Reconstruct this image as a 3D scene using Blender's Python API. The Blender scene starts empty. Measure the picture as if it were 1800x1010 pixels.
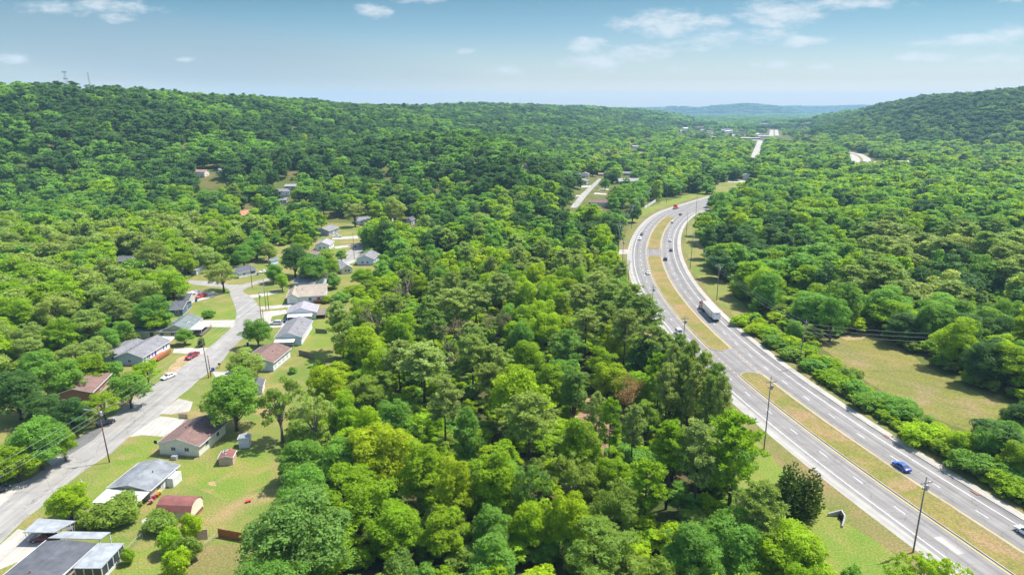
import bpy, bmesh, math, random
import numpy as np
from mathutils import Vector, geometry as mgeo

random.seed(7)
R = math.radians
SC = bpy.context.scene
COL = SC.collection
# ---------------------------------------------------------------- camera model
CAMH, FPX = 82.0, 1200.0
PIT = math.atan(315 / 1200)
SP, CP = math.sin(PIT), math.cos(PIT)

def g(px, py, z=0.0):
    """photo pixel -> point on the level z"""
    x = (px - 900) / FPX; y = (py - 505) / FPX
    d = SP + y * CP; f = CP - y * SP
    k = (CAMH - z) / d
    return (x * k, f * k)

def proj(x, y, z=0.0):
    dz = z - CAMH
    zc = y * CP - dz * SP
    yc = -(y * SP + dz * CP)
    return 900 + FPX * x / zc, 505 + FPX * yc / zc

def depth(x, y, z=0.0):
    return y * CP - (z - CAMH) * SP

def tag(o, label=None, cat=None, group=None, kind=None):
    if label: o['label'] = label
    if cat: o['category'] = cat
    if group: o['group'] = group
    if kind: o['kind'] = kind
    return o

# ---------------------------------------------------------------- terrain
def ridge_pts(rows, tree=15.0):
    out = []
    for px, y, py, rad in rows:
        el = math.atan((505 - py) / FPX) - PIT
        f = CP + (505 - py) / FPX * SP
        out.append(((px - 900) / FPX / f * y, y, max(0.0, CAMH + y * math.tan(el) - tree), rad))
    return out
RIDGES = [
    ridge_pts([(-420, 800, 160, 430), (-150, 850, 152, 450), (0, 880, 147, 470), (160, 950, 152, 500), (300, 1100, 161, 560),
               (450, 1300, 172, 650), (600, 1600, 182, 750), (720, 1900, 185.5, 850), (850, 2300, 180, 750),
               (980, 2700, 185, 600), (1080, 3200, 190.5, 520), (1140, 3900, 196, 380)]),
    ridge_pts([(2250, 1450, 130, 640), (1950, 1600, 142, 680), (1830, 1720, 149, 640), (1760, 1820, 155, 520), (1700, 1920, 158, 420), (1655, 2020, 161, 380), (1600, 2350, 172, 360), (1545, 2700, 186, 330), (1480, 3000, 196, 290)], 21),
    ridge_pts([(1040, 9200, 193, 700), (1110, 9200, 191, 700), (1180, 9000, 189.5, 650), (1192, 9000, 188.0, 450), (1215, 9000, 189.5, 500)], 2),
    ridge_pts([(1235, 8600, 190, 450), (1262, 8600, 187.0, 520), (1290, 8600, 185.4, 600), (1312, 8600, 183.2, 650), (1335, 8700, 185.2, 600), (1362, 8800, 189, 500)], 2),
    ridge_pts([(1360, 10400, 188.6, 700), (1400, 10400, 187.2, 600), (1430, 10400, 188.2, 700), (1470, 10600, 187.4, 600), (1500, 10600, 186.0, 800), (1560, 10800, 186.6, 900), (1640, 10800, 186, 1000)], 2),
]
def terrain(X, Y):
    X = np.asarray(X, float); Y = np.asarray(Y, float)
    Z = np.zeros(np.broadcast(X, Y).shape)
    for rd in RIDGES:
        best = np.zeros_like(Z)
        for a, b in zip(rd[:-1], rd[1:]):
            dx, dy = b[0] - a[0], b[1] - a[1]
            t = np.clip(((X - a[0]) * dx + (Y - a[1]) * dy) / (dx * dx + dy * dy), 0, 1)
            d = np.hypot(X - a[0] - t * dx, Y - a[1] - t * dy)
            r = a[3] + t * (b[3] - a[3]); h = a[2] + t * (b[2] - a[2])
            q = np.clip(d / r, 0, 1)
            wob = 1 + 0.10 * np.sin(X / 83 + Y / 131) * np.sin(Y / 67 - X / 191) * q * 2
            best = np.maximum(best, h * (0.5 + 0.5 * np.cos(np.pi * q)) * wob)
        Z = np.maximum(Z, best)
    # the ground left of the highway climbs towards the ridges
    xh = np.interp(Y, [300, 400, 500, 560, 657, 790, 905, 1020], [72, 85, 112, 130, 205, 300, 405, 505])
    q = np.clip((xh - X - 24) / 95, 0, 1); r = np.clip((Y - 385 - 115 * np.clip((20 - X) / 80, 0, 1)) / 270, 0, 1); f = np.clip((2600 - Y) / 1400, 0, 1) * np.clip((.15 - X / np.maximum(Y, 50)) / .22, 0, 1)
    Z = np.maximum(Z, 34 * q * q * (3 - 2 * q) * r * r * (3 - 2 * r) * f * f * (3 - 2 * f) * (1 + .12 * np.sin(X / 60) * np.sin(Y / 80)))
    und = 2.4 * (np.sin(X / 71 + 1.3) * np.sin(Y / 97) + 0.6 * np.sin(X / 38 - Y / 55))
    fade = np.clip((np.hypot(X, Y) - 900) / 900, 0, 1) + np.clip(Z / 25, 0, 1)
    Z = Z + und * np.clip(Z / 20, 0, 1) * np.clip(fade, 0, 1)
    return np.where(Z < 0.02, 0.0, Z)
def tz(x, y): return float(terrain(np.array([x]), np.array([y]))[0])

def gz(px, py):
    """photo pixel -> point on the terrain"""
    x = (px - 900) / FPX; yv = (py - 505) / FPX
    f = CP - yv * SP; d = SP + yv * CP
    t = np.concatenate([np.arange(60, 1500, 1.0), np.arange(1500, 5000, 6.0)])
    Z = CAMH - d * t
    T = terrain(x * t, f * t)
    k = np.argmax(Z <= T)
    return (float(x * t[k]), float(f * t[k]), float(T[k]))

# ---------------------------------------------------------------- materials
def nodes(name):
    m = bpy.data.materials.new(name); m.use_nodes = True
    nt = m.node_tree; nt.nodes.clear()
    out = nt.nodes.new('ShaderNodeOutputMaterial')
    return m, nt, out
def N(nt, t, **kw):
    n = nt.nodes.new(t)
    for k, v in kw.items():
        if hasattr(n, k) and k not in n.inputs.keys(): setattr(n, k, v)
        else: n.inputs[k].default_value = v
    return n
def L(nt, a, b): nt.links.new(a, b)
def c4(c): return (c[0], c[1], c[2], 1)

def mat(name, c, rough=0.7, c2=None, scale=1.0, metal=0.0, spec=0.3, wave=None, bump=0.0, detail=4, lo=0.35, hi=0.65, coat=0.0):
    """plain surface: two tones by noise, optional ribs / siding lines"""
    m, nt, out = nodes(name)
    b = N(nt, 'ShaderNodeBsdfPrincipled', Roughness=rough, Metallic=metal)
    b.inputs['Specular IOR Level'].default_value = spec
    if coat: b.inputs['Coat Weight'].default_value = coat; b.inputs['Coat Roughness'].default_value = 0.05
    tc = N(nt, 'ShaderNodeTexCoord')
    no = N(nt, 'ShaderNodeTexNoise', Scale=scale, Detail=detail)
    L(nt, tc.outputs['Object'], no.inputs['Vector'])
    rp = N(nt, 'ShaderNodeMapRange'); rp.inputs[1].default_value = lo; rp.inputs[2].default_value = hi
    L(nt, no.outputs['Fac'], rp.inputs[0])
    mx = N(nt, 'ShaderNodeMix', data_type='RGBA')
    c2 = c2 or tuple(v * 0.86 for v in c)
    mx.inputs[6].default_value = c4(c); mx.inputs[7].default_value = c4(c2)
    L(nt, rp.outputs[0], mx.inputs[0])
    col = mx.outputs[2]
    if name.startswith(('shingle', 'roof')):      # weather stains in broad patches
        ns = N(nt, 'ShaderNodeTexNoise', Scale=0.45, Detail=6, Roughness=.65, Distortion=.8); L(nt, tc.outputs['Object'], ns.inputs['Vector'])
        r3 = N(nt, 'ShaderNodeMapRange'); r3.inputs[1].default_value = .3; r3.inputs[2].default_value = .7; r3.inputs[3].default_value = .72; r3.inputs[4].default_value = 1.15; L(nt, ns.outputs['Fac'], r3.inputs[0])
        m3 = N(nt, 'ShaderNodeMix', data_type='RGBA', blend_type='MULTIPLY'); m3.inputs[0].default_value = 1; L(nt, col, m3.inputs[6]); L(nt, r3.outputs[0], m3.inputs[7]); col = m3.outputs[2]
    if wave:
        ax, sc_, amt = wave
        wv = N(nt, 'ShaderNodeTexWave', wave_type='BANDS', bands_direction=ax, wave_profile='SAW', Scale=sc_)
        L(nt, tc.outputs['Object'], wv.inputs['Vector'])
        r2 = N(nt, 'ShaderNodeMapRange'); r2.inputs[1].default_value = 0.0; r2.inputs[2].default_value = 0.25
        r2.inputs[3].default_value = 1 - amt; r2.inputs[4].default_value = 1
        L(nt, wv.outputs['Fac'], r2.inputs[0])
        m2 = N(nt, 'ShaderNodeMix', data_type='RGBA', blend_type='MULTIPLY'); m2.inputs[0].default_value = 1
        L(nt, col, m2.inputs[6]); L(nt, r2.outputs[0], m2.inputs[7]); col = m2.outputs[2]
    L(nt, col, b.inputs['Base Color'])
    if bump:
        bp = N(nt, 'ShaderNodeBump', Strength=bump, Distance=0.05)
        L(nt, no.outputs['Fac'], bp.inputs['Height']); L(nt, bp.outputs[0], b.inputs['Normal'])
    L(nt, b.outputs[0], out.inputs[0])
    return m

def leaf_mat(name, trans=0.50, rough=0.55, vspread=0.27, yel=(1.4, 1.2, 0.5)):
    """foliage: colour of the single tree (property tint) varied leaf by leaf"""
    m, nt, out = nodes(name)
    at = N(nt, 'ShaderNodeAttribute', attribute_type='INSTANCER', attribute_name='tint')
    v = N(nt, 'ShaderNodeAttribute', attribute_type='GEOMETRY', attribute_name='v')
    mr = N(nt, 'ShaderNodeMapRange'); mr.inputs[3].default_value = 1 - vspread; mr.inputs[4].default_value = 1 + vspread
    L(nt, v.outputs['Fac'], mr.inputs[0])
    mu = N(nt, 'ShaderNodeMix', data_type='RGBA', blend_type='MULTIPLY'); mu.inputs[0].default_value = 1
    L(nt, at.outputs['Color'], mu.inputs[6]); L(nt, mr.outputs[0], mu.inputs[7])
    tr = N(nt, 'ShaderNodeMix', data_type='RGBA', blend_type='MULTIPLY'); tr.inputs[0].default_value = 1
    L(nt, mu.outputs[2], tr.inputs[6]); tr.inputs[7].default_value = c4(yel)
    b = N(nt, 'ShaderNodeBsdfPrincipled', Roughness=rough); b.inputs['Specular IOR Level'].default_value = 0.12
    L(nt, mu.outputs[2], b.inputs['Base Color'])
    t = N(nt, 'ShaderNodeBsdfTranslucent'); L(nt, tr.outputs[2], t.inputs[0])
    mx = N(nt, 'ShaderNodeMixShader'); mx.inputs[0].default_value = trans
    L(nt, b.outputs[0], mx.inputs[1]); L(nt, t.outputs[0], mx.inputs[2]); L(nt, mx.outputs[0], out.inputs[0])
    return m

M = {}
M['leaf'] = leaf_mat('leaf')
M['needle'] = leaf_mat('needle', 0.42, 0.6, 0.35, (1.25, 1.15, 0.6))
M['bark'] = mat('bark', (0.115, 0.085, 0.065), 0.9, (0.06, 0.045, 0.035), 3)
M['bark_grey'] = mat('bark_grey', (0.24, 0.20, 0.17), 0.9, (0.13, 0.11, 0.095), 2)
M['pole_wood'] = mat('pole_wood', (0.19, 0.115, 0.07), 0.85, (0.12, 0.08, 0.055), 1.5)
M['pole_red'] = mat('pole_red', (0.20, 0.085, 0.045), 0.85, (0.14, 0.06, 0.04), 1.5)
M['pole_grey'] = mat('pole_grey', (0.20, 0.205, 0.20), 0.85, (0.14, 0.145, 0.145), 1.2)
M['steel'] = mat('steel', (0.42, 0.43, 0.44), 0.45, metal=0.3)
M['wire'] = mat('wire', (0.30, 0.31, 0.31), 0.5)
M['ceramic'] = mat('ceramic', (0.42, 0.40, 0.38), 0.3)
M['white'] = mat('white', (0.66, 0.66, 0.65), 0.6, (0.56, 0.56, 0.55), 1.2, detail=7)
M['white_siding'] = mat('white_siding', (0.74, 0.75, 0.76), 0.6, (0.66, 0.67, 0.69), 1, wave=('Z', 2.0, 0.22))
M['cream_siding'] = mat('cream_siding', (0.70, 0.66, 0.52), 0.6, (0.63, 0.59, 0.46), 1, wave=('Z', 2.0, 0.2))
M['cream_board'] = mat('cream_board', (0.68, 0.66, 0.53), 0.7, (0.60, 0.58, 0.46), 1.4)
M['yellow_siding'] = mat('yellow_siding', (0.52, 0.47, 0.27), 0.6, (0.47, 0.42, 0.24), 1, wave=('Z', 2.0, 0.2))
M['blue_siding'] = mat('blue_siding', (0.36, 0.45, 0.56), 0.6, (0.32, 0.41, 0.51), 1, wave=('Z', 2.0, 0.2))
M['pale_blue_siding'] = mat('pale_blue_siding', (0.52, 0.61, 0.72), 0.6, (0.47, 0.56, 0.66), 1, wave=('Z', 2.0, 0.2))
M['dark_blue_siding'] = mat('dark_blue_siding', (0.10, 0.14, 0.19), 0.6, (0.08, 0.12, 0.16), 1, wave=('Z', 2.0, 0.2))
M['grey_siding'] = mat('grey_siding', (0.30, 0.32, 0.33), 0.65, (0.26, 0.275, 0.285), 1, wave=('Z', 2.0, 0.25))
M['beige_wall'] = mat('beige_wall', (0.46, 0.42, 0.34), 0.7, (0.40, 0.37, 0.30), 1)
M['brick'] = mat('brick', (0.30, 0.15, 0.10), 0.85, (0.21, 0.105, 0.075), 5)
M['block'] = mat('block', (0.42, 0.41, 0.38), 0.85, (0.34, 0.33, 0.30), 3)
M['shingle_grey'] = mat('shingle_grey', (0.23, 0.225, 0.23), 0.85, (0.165, 0.162, 0.168), 2.2, detail=8, wave=('X', 0.0, 0.0) if 0 else None, bump=0.5)
M['shingle_lilac'] = mat('shingle_lilac', (0.33, 0.31, 0.33), 0.85, (0.27, 0.255, 0.27), 2.2, detail=8, bump=0.5)
M['shingle_dark'] = mat('shingle_dark', (0.115, 0.12, 0.135), 0.85, (0.085, 0.088, 0.10), 2.2, detail=8, bump=0.5)
M['shingle_green'] = mat('shingle_green', (0.165, 0.195, 0.185), 0.85, (0.125, 0.15, 0.142), 2.2, detail=8, bump=0.5)
M['shingle_brown'] = mat('shingle_brown', (0.215, 0.135, 0.115), 0.85, (0.155, 0.095, 0.08), 2.5, detail=8, bump=0.5)
M['shingle_tan'] = mat('shingle_tan', (0.36, 0.30, 0.235), 0.85, (0.28, 0.235, 0.185), 2.2, detail=8, bump=0.5)
M['shingle_pink'] = mat('shingle_pink', (0.33, 0.21, 0.18), 0.85, (0.26, 0.165, 0.14), 2.2, detail=8, bump=0.5)
M['roof_metal_grey'] = mat('roof_metal_grey', (0.27, 0.285, 0.295), 0.6, (0.175, 0.187, 0.197), 0.35, metal=0.1, detail=7, wave=('X', 1.1, 0.14))
M['roof_membrane'] = mat('roof_membrane', (0.115, 0.122, 0.134), 0.8, (0.088, 0.094, 0.104), 0.7, detail=8)
M['roof_metal_pale'] = mat('roof_metal_pale', (0.36, 0.385, 0.40), 0.6, (0.29, 0.31, 0.325), 0.8, metal=0.1, wave=('Y', 1.6, 0.16))
M['roof_metal_brown'] = mat('roof_metal_brown', (0.26, 0.10, 0.08), 0.5, (0.22, 0.085, 0.07), 0.6, wave=('X', 1.0, 0.18))
M['roof_orange'] = mat('roof_orange', (0.50, 0.22, 0.13), 0.8, (0.42, 0.18, 0.11), 1)
M['glass'] = mat('glass', (0.035, 0.045, 0.055), 0.08, (0.05, 0.06, 0.07), 0.7, spec=0.6)
M['blue_paint'] = mat('blue_paint', (0.02, 0.11, 0.42), 0.5)
M['deck_wood'] = mat('deck_wood', (0.38, 0.15, 0.06), 0.75, (0.30, 0.115, 0.05), 2, wave=('X', 2.0, 0.3))
M['fence_wood'] = mat('fence_wood', (0.42, 0.155, 0.045), 0.75, (0.33, 0.115, 0.035), 1.5, wave=('X', 2.2, 0.45))
M['old_wood'] = mat('old_wood', (0.22, 0.185, 0.15), 0.85, (0.15, 0.125, 0.10), 1.5, wave=('X', 2.2, 0.4))
M['tan_board'] = mat('tan_board', (0.50, 0.37, 0.28), 0.8, (0.42, 0.31, 0.23), 1.5, wave=('X', 1.0, 0.2))
M['rubber'] = mat('rubber', (0.02, 0.02, 0.02), 0.8)
M['dark'] = mat('dark', (0.02, 0.022, 0.025), 0.6)
M['chrome'] = mat('chrome', (0.6, 0.6, 0.6), 0.25, metal=0.8)
M['tail'] = mat('tail', (0.4, 0.01, 0.01), 0.3)
M['lamp_glass'] = mat('lamp_glass', (0.75, 0.76, 0.74), 0.15)
M['bin_blue'] = mat('bin_blue', (0.015, 0.06, 0.32), 0.45)
for nm, c in dict(blue=(0.012, 0.085, 0.42), white=(0.80, 0.81, 0.81), red=(0.33, 0.012, 0.02), black=(0.025, 0.028, 0.035), silver=(0.50, 0.52, 0.54),
                  brown=(0.10, 0.05, 0.04), navy=(0.04, 0.05, 0.075), scarlet=(0.55, 0.03, 0.02), maroon=(0.16, 0.012, 0.02), orange=(0.36, 0.07, 0.035)).items():
    M['paint_' + nm] = mat('paint_' + nm, c, 0.35, tuple(v * 0.96 for v in c), 1, spec=0.5, coat=0.6)

def ground_mat(name, cols, s1, s2, stripes=None, rough=0.95, fine=9.0, bump=0.35):
    """three tones laid in patches of two sizes plus fine grain"""
    m, nt, out = nodes(name)
    ge = N(nt, 'ShaderNodeNewGeometry')
    def noise(sc_, det=5, dist=0.0):
        n = N(nt, 'ShaderNodeTexNoise', Scale=sc_, Detail=det, Distortion=dist); L(nt, ge.outputs['Position'], n.inputs['Vector']); return n.outputs['Fac']
    def rng(s, a, b, c=0.0, d=1.0):
        r = N(nt, 'ShaderNodeMapRange'); L(nt, s, r.inputs[0])
        for i, vv in enumerate((a, b, c, d)): r.inputs[i + 1].default_value = vv
        return r.outputs[0]
    def mix(f, a, b, bt='MIX'):
        x = N(nt, 'ShaderNodeMix', data_type='RGBA', blend_type=bt)
        for v, sock in ((f, 0), (a, 6), (b, 7)):
            if isinstance(v, (tuple, list)): x.inputs[sock].default_value = c4(v)
            elif isinstance(v, float): x.inputs[sock].default_value = v
            else: L(nt, v, x.inputs[sock])
        return x.outputs[2]
    c = mix(rng(noise(s1, 6, 0.6), 0.38, 0.62), cols[0], cols[1])
    c = mix(rng(noise(s2, 7, 0.8), 0.50, 0.70), c, cols[2])
    if stripes:
        wv = N(nt, 'ShaderNodeTexWave', wave_type='BANDS', bands_direction='DIAGONAL', Scale=stripes, Distortion=1.5, Detail=2)
        L(nt, ge.outputs['Position'], wv.inputs['Vector'])
        c = mix(rng(wv.outputs['Fac'], 0, 1, 0.93, 1.05), (0, 0, 0), c)
    fn = noise(fine, 6)
    c = mix(1.0, c, rng(fn, 0.25, 0.75, 0.62, 1.38), 'MULTIPLY')
    b = N(nt, 'ShaderNodeBsdfPrincipled', Roughness=rough); b.inputs['Specular IOR Level'].default_value = 0.1
    L(nt, c, b.inputs['Base Color'])
    bp = N(nt, 'ShaderNodeBump', Strength=bump, Distance=0.15); L(nt, fn, bp.inputs['Height']); L(nt, bp.outputs[0], b.inputs['Normal'])
    L(nt, b.outputs[0], out.inputs[0])
    return m
M['ground'] = ground_mat('ground', [(0.075, 0.105, 0.022), (0.12, 0.12, 0.032), (0.15, 0.115, 0.05)], 0.03, 0.06, fine=2.2)
M['lawn'] = ground_mat('lawn', [(0.130, 0.178, 0.034), (0.200, 0.192, 0.056), (0.27, 0.20, 0.09)], 0.07, 0.10, fine=2.6)
M['lawn_fresh'] = ground_mat('lawn_fresh', [(0.125, 0.195, 0.028), (0.18, 0.205, 0.042), (0.24, 0.20, 0.07)], 0.1, 0.13, fine=2.6)
M['field'] = ground_mat('field', [(0.195, 0.176, 0.050), (0.150, 0.158, 0.036), (0.235, 0.176, 0.085)], 0.05, 0.09, stripes=0.07, fine=1.3)
M['verge'] = ground_mat('verge', [(0.175, 0.158, 0.056), (0.130, 0.152, 0.036), (0.235, 0.165, 0.080)], 0.06, 0.09, fine=2.2)
M['median'] = ground_mat('median', [(0.235, 0.18, 0.062), (0.165, 0.165, 0.038), (0.28, 0.185, 0.10)], 0.09, 0.12, fine=2.4)
M['litter'] = ground_mat('litter', [(0.30, 0.19, 0.12), (0.20, 0.13, 0.075), (0.37, 0.25, 0.17)], 0.12, 0.2, fine=1.5)
M['dirt'] = ground_mat('dirt', [(0.36, 0.25, 0.14), (0.28, 0.22, 0.09), (0.42, 0.29, 0.18)], 0.2, 0.3, fine=2)
M['forest_ground'] = ground_mat('forest_ground', [(0.05, 0.07, 0.016), (0.085, 0.075, 0.03), (0.11, 0.08, 0.045)], 0.06, 0.12, fine=1.5)

def road_mat(name, c, lanes=False, crack=0.5):
    m, nt, out = nodes(name)
    uv = N(nt, 'ShaderNodeUVMap')
    ge = N(nt, 'ShaderNodeNewGeometry')
    n1 = N(nt, 'ShaderNodeTexNoise', Scale=0.25, Detail=8); L(nt, ge.outputs['Position'], n1.inputs['Vector'])
    mp = N(nt, 'ShaderNodeMapping'); mp.inputs['Scale'].default_value = (1.3, 0.02, 1); L(nt, uv.outputs[0], mp.inputs[0])
    n2 = N(nt, 'ShaderNodeTexNoise', Scale=1.0, Detail=5); L(nt, mp.outputs[0], n2.inputs['Vector'])
    n3 = N(nt, 'ShaderNodeTexNoise', Scale=14, Detail=3); L(nt, ge.outputs['Position'], n3.inputs['Vector'])
    def rng(s, a, b, c_, d):
        r = N(nt, 'ShaderNodeMapRange'); L(nt, s, r.inputs[0])
        for i, vv in enumerate((a, b, c_, d)): r.inputs[i + 1].default_value = vv
        return r.outputs[0]
    def mul(a, b):
        q = N(nt, 'ShaderNodeMath', operation='MULTIPLY'); L(nt, a, q.inputs[0]); L(nt, b, q.inputs[1]); return q.outputs[0]
    f = mul(mul(rng(n1.outputs['Fac'], 0.3, 0.7, 0.88, 1.1), rng(n2.outputs['Fac'], 0.3, 0.7, 0.80, 1.14)), rng(n3.outputs['Fac'], 0.3, 0.7, 0.93, 1.07))
    if crack:
        vo = N(nt, 'ShaderNodeTexVoronoi', feature='DISTANCE_TO_EDGE', Scale=0.13)
        ad = N(nt, 'ShaderNodeVectorMath', operation='ADD'); L(nt, ge.outputs['Position'], ad.inputs[0])
        n4 = N(nt, 'ShaderNodeTexNoise', Scale=0.3, Detail=4); L(nt, ge.outputs['Position'], n4.inputs['Vector'])
        sc_ = N(nt, 'ShaderNodeVectorMath', operation='SCALE'); sc_.inputs['Scale'].default_value = 5; L(nt, n4.outputs['Color'], sc_.inputs[0])
        L(nt, sc_.outputs[0], ad.inputs[1]); L(nt, ad.outputs[0], vo.inputs['Vector'])
        f = mul(f, rng(vo.outputs['Distance'], 0.0, 0.012, 1 - crack, 1.0))
    if lanes:      # oil-darkened lane centres and a patchwork of resurfaced lengths
        sx = N(nt, 'ShaderNodeSeparateXYZ'); L(nt, uv.outputs[0], sx.inputs[0])
        def mt(op, a, b):
            q = N(nt, 'ShaderNodeMath', operation=op)
            for i, vv in enumerate((a, b)):
                if vv is None: continue
                if isinstance(vv, float): q.inputs[i].default_value = vv
                else: L(nt, vv, q.inputs[i])
            return q.outputs[0]
        ph = mt('COSINE', mt('MULTIPLY', mt('SUBTRACT', mt('ABSOLUTE', sx.outputs[0], None), 5.97), 2 * math.pi / 3.66), None)
        f = mul(f, rng(ph, 0.2, 1.0, 1.0, 0.87))
        mp2 = N(nt, 'ShaderNodeMapping'); mp2.inputs['Scale'].default_value = (0.27, 0.018, 1); L(nt, uv.outputs[0], mp2.inputs[0])
        ck = N(nt, 'ShaderNodeTexVoronoi', Scale=1.0, distance='CHEBYCHEV'); L(nt, mp2.outputs[0], ck.inputs['Vector'])
        f = mul(f, rng(ck.outputs['Color'], 0.0, 1.0, 0.93, 1.05))
    mx = N(nt, 'ShaderNodeMix', data_type='RGBA', blend_type='MULTIPLY'); mx.inputs[0].default_value = 1
    mx.inputs[6].default_value = c4(c); L(nt, f, mx.inputs[7])
    b = N(nt, 'ShaderNodeBsdfPrincipled', Roughness=0.88); b.inputs['Specular IOR Level'].default_value = 0.2
    L(nt, mx.outputs[2], b.inputs['Base Color']); L(nt, b.outputs[0], out.inputs[0])
    return m
M['asphalt'] = road_mat('asphalt', (0.232, 0.219, 0.204), True, 0.30)
M['street'] = road_mat('street', (0.290, 0.276, 0.252), crack=0.45)
M['asphalt_dark'] = road_mat('asphalt_dark', (0.15, 0.147, 0.142), crack=0.3)
M['concrete'] = road_mat('concrete', (0.40, 0.375, 0.325), crack=0.2)
M['pavement'] = road_mat('pavement', (0.37, 0.35, 0.305), crack=0.15)
M['shoulder'] = road_mat('shoulder', (0.34, 0.325, 0.29), crack=0.1)
M['kerb'] = road_mat('kerb', (0.36, 0.35, 0.32), crack=0.0)
M['line_white'] = mat('line_white', (0.72, 0.72, 0.70), 0.7, (0.55, 0.55, 0.53), 0.8)
M['line_yellow'] = mat('line_yellow', (0.62, 0.42, 0.06), 0.7, (0.52, 0.37, 0.09), 0.8)

# ---------------------------------------------------------------- mesh helpers
class MB:
    def __init__(s): s.v = []; s.f = []; s.mi = []; s.m = 0
    def add(s, vs, fs):
        o = len(s.v); s.v += [tuple(p) for p in vs]
        for f in fs: s.f.append(tuple(i + o for i in f)); s.mi.append(s.m)
        return s
    def box(s, x0, x1, y0, y1, z0, z1):
        vs = [(x, y, z) for z in (z0, z1) for (x, y) in ((x0, y0), (x1, y0), (x1, y1), (x0, y1))]
        return s.add(vs, [(3, 2, 1, 0), (4, 5, 6, 7), (0, 1, 5, 4), (1, 2, 6, 5), (2, 3, 7, 6), (3, 0, 4, 7)])
    def prism(s, prof, y0, y1, axis='y'):
        """closed profile [(a,z)] extruded along an axis"""
        n = len(prof)
        P = (lambda a, t, z: (a, t, z)) if axis == 'y' else (lambda a, t, z: (t, a, z))
        vs = [P(a, y0, z) for a, z in prof] + [P(a, y1, z) for a, z in prof]
        return s.add(vs, [tuple(range(n))[::-1], tuple(range(n, 2 * n))] + [(i, (i + 1) % n, n + (i + 1) % n, n + i) for i in range(n)])
    def tube(s, pts, rad, n=7, cap=True):
        vs = []; P = [Vector(p) for p in pts]
        rad = rad if isinstance(rad, (list, tuple)) else [rad] * len(P)
        for i, p in enumerate(P):
            d = (P[min(i + 1, len(P) - 1)] - P[max(i - 1, 0)]).normalized()
            a = d.cross(Vector((0.13, 0.97, 0.2))) if abs(d.z) > 0.7 else d.cross(Vector((0, 0, 1)))
            a.normalize(); b = d.cross(a)
            for k in range(n):
                t = 2 * math.pi * k / n
                vs.append(p + (a * math.cos(t) + b * math.sin(t)) * rad[i])
        fs = []
        for i in range(len(P) - 1):
            for k in range(n):
                q = (k + 1) % n
                fs.append((i * n + k, i * n + q, (i + 1) * n + q, (i + 1) * n + k))
        if cap: fs += [tuple(range(n)), tuple(range((len(P) - 1) * n, len(P) * n))[::-1]]
        return s.add(vs, fs)
    def loft(s, rings):
        n = len(rings[0]); vs = [p for r in rings for p in r]; fs = []
        for i in range(len(rings) - 1):
            for k in range(n):
                q = (k + 1) % n
                fs.append((i * n + k, (i + 1) * n + k, (i + 1) * n + q, i * n + q))
        fs += [tuple(range(n)), tuple(range((len(rings) - 1) * n, len(rings) * n))[::-1]]
        return s.add(vs, fs)
    def mesh(s, name, mats, smooth=False):
        me = bpy.data.meshes.new(name)
        me.from_pydata(s.v, [], s.f)
        for m in (mats if isinstance(mats, (list, tuple)) else [mats]): me.materials.append(m)
        if any(s.mi): me.polygons.foreach_set('material_index', s.mi)
        bm = bmesh.new(); bm.from_mesh(me); bmesh.ops.recalc_face_normals(bm, faces=bm.faces); bm.to_mesh(me); bm.free()
        if smooth: me.polygons.foreach_set('use_smooth', [True] * len(me.polygons))
        me.update()
        return me
    def build(s, name, m, parent=None, smooth=False, loc=None, rz=None):
        o = bpy.data.objects.new(name, s.mesh(name, m, smooth)); COL.objects.link(o)
        if parent: o.parent = parent
        if loc: o.location = loc
        if rz is not None: o.rotation_euler = (0, 0, rz)
        return o
def thing(name, loc, rz, label, cat, group=None):
    o = bpy.data.objects.new(name, None); COL.objects.link(o)
    o.location = loc; o.rotation_euler = (0, 0, rz); o.empty_display_size = 0.5
    return tag(o, label, cat, group)
def objm(name, me, parent=None):
    o = bpy.data.objects.new(name, me); COL.objects.link(o)
    if parent: o.parent = parent
    return o

# ---------------------------------------------------------------- ground, roads
def sheet(name, pts, z, m, kind='structure'):
    P = [Vector((x, y, z)) for x, y in pts]
    tri = mgeo.tessellate_polygon([P])
    me = bpy.data.meshes.new(name); me.from_pydata([tuple(p) for p in P], [], [tuple(t) for t in tri])
    bm = bmesh.new(); bm.from_mesh(me)
    bmesh.ops.recalc_face_normals(bm, faces=bm.faces)
    for f in bm.faces:
        if f.normal.z < 0: f.normal_flip()
    uvl = bm.loops.layers.uv.new('UVMap')
    for f in bm.faces:
        for l in f.loops: l[uvl].uv = (l.vert.co.x, l.vert.co.y)
    bm.to_mesh(me); bm.free()
    me.materials.append(m); o = bpy.data.objects.new(name, me); COL.objects.link(o)
    if kind: o['kind'] = kind
    return o
def draped(name, pix, z, m, n=9):
    a, b, c, d = [np.array(p, float) for p in pix]; V = []; F = []
    for i in range(n + 1):
        for j in range(5):
            u, v = i / n, j / 4; p = (a * (1 - v) + b * v) * (1 - u) + (d * (1 - v) + c * v) * u; x, y, h = gz(*p); V.append((x, y, h + z))
    for i in range(n):
        for j in range(4): F.append((i * 5 + j, i * 5 + j + 1, i * 5 + j + 6, i * 5 + j + 5))
    me = bpy.data.meshes.new(name); me.from_pydata(V, [], F); bm = bmesh.new(); bm.from_mesh(me)
    for f in bm.faces:
        f.normal_update()
        if f.normal.z < 0: f.normal_flip()
    ul = bm.loops.layers.uv.new('UVMap')
    for f in bm.faces:
        for l in f.loops: l[ul].uv = l.vert.co.xy
    bm.to_mesh(me); bm.free(); me.materials.append(m); o = bpy.data.objects.new(name, me); COL.objects.link(o); o['kind'] = 'structure'; return o
def psheet(name, pix, z, m): return sheet(name, [g(*p) for p in pix], z, m)
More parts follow.
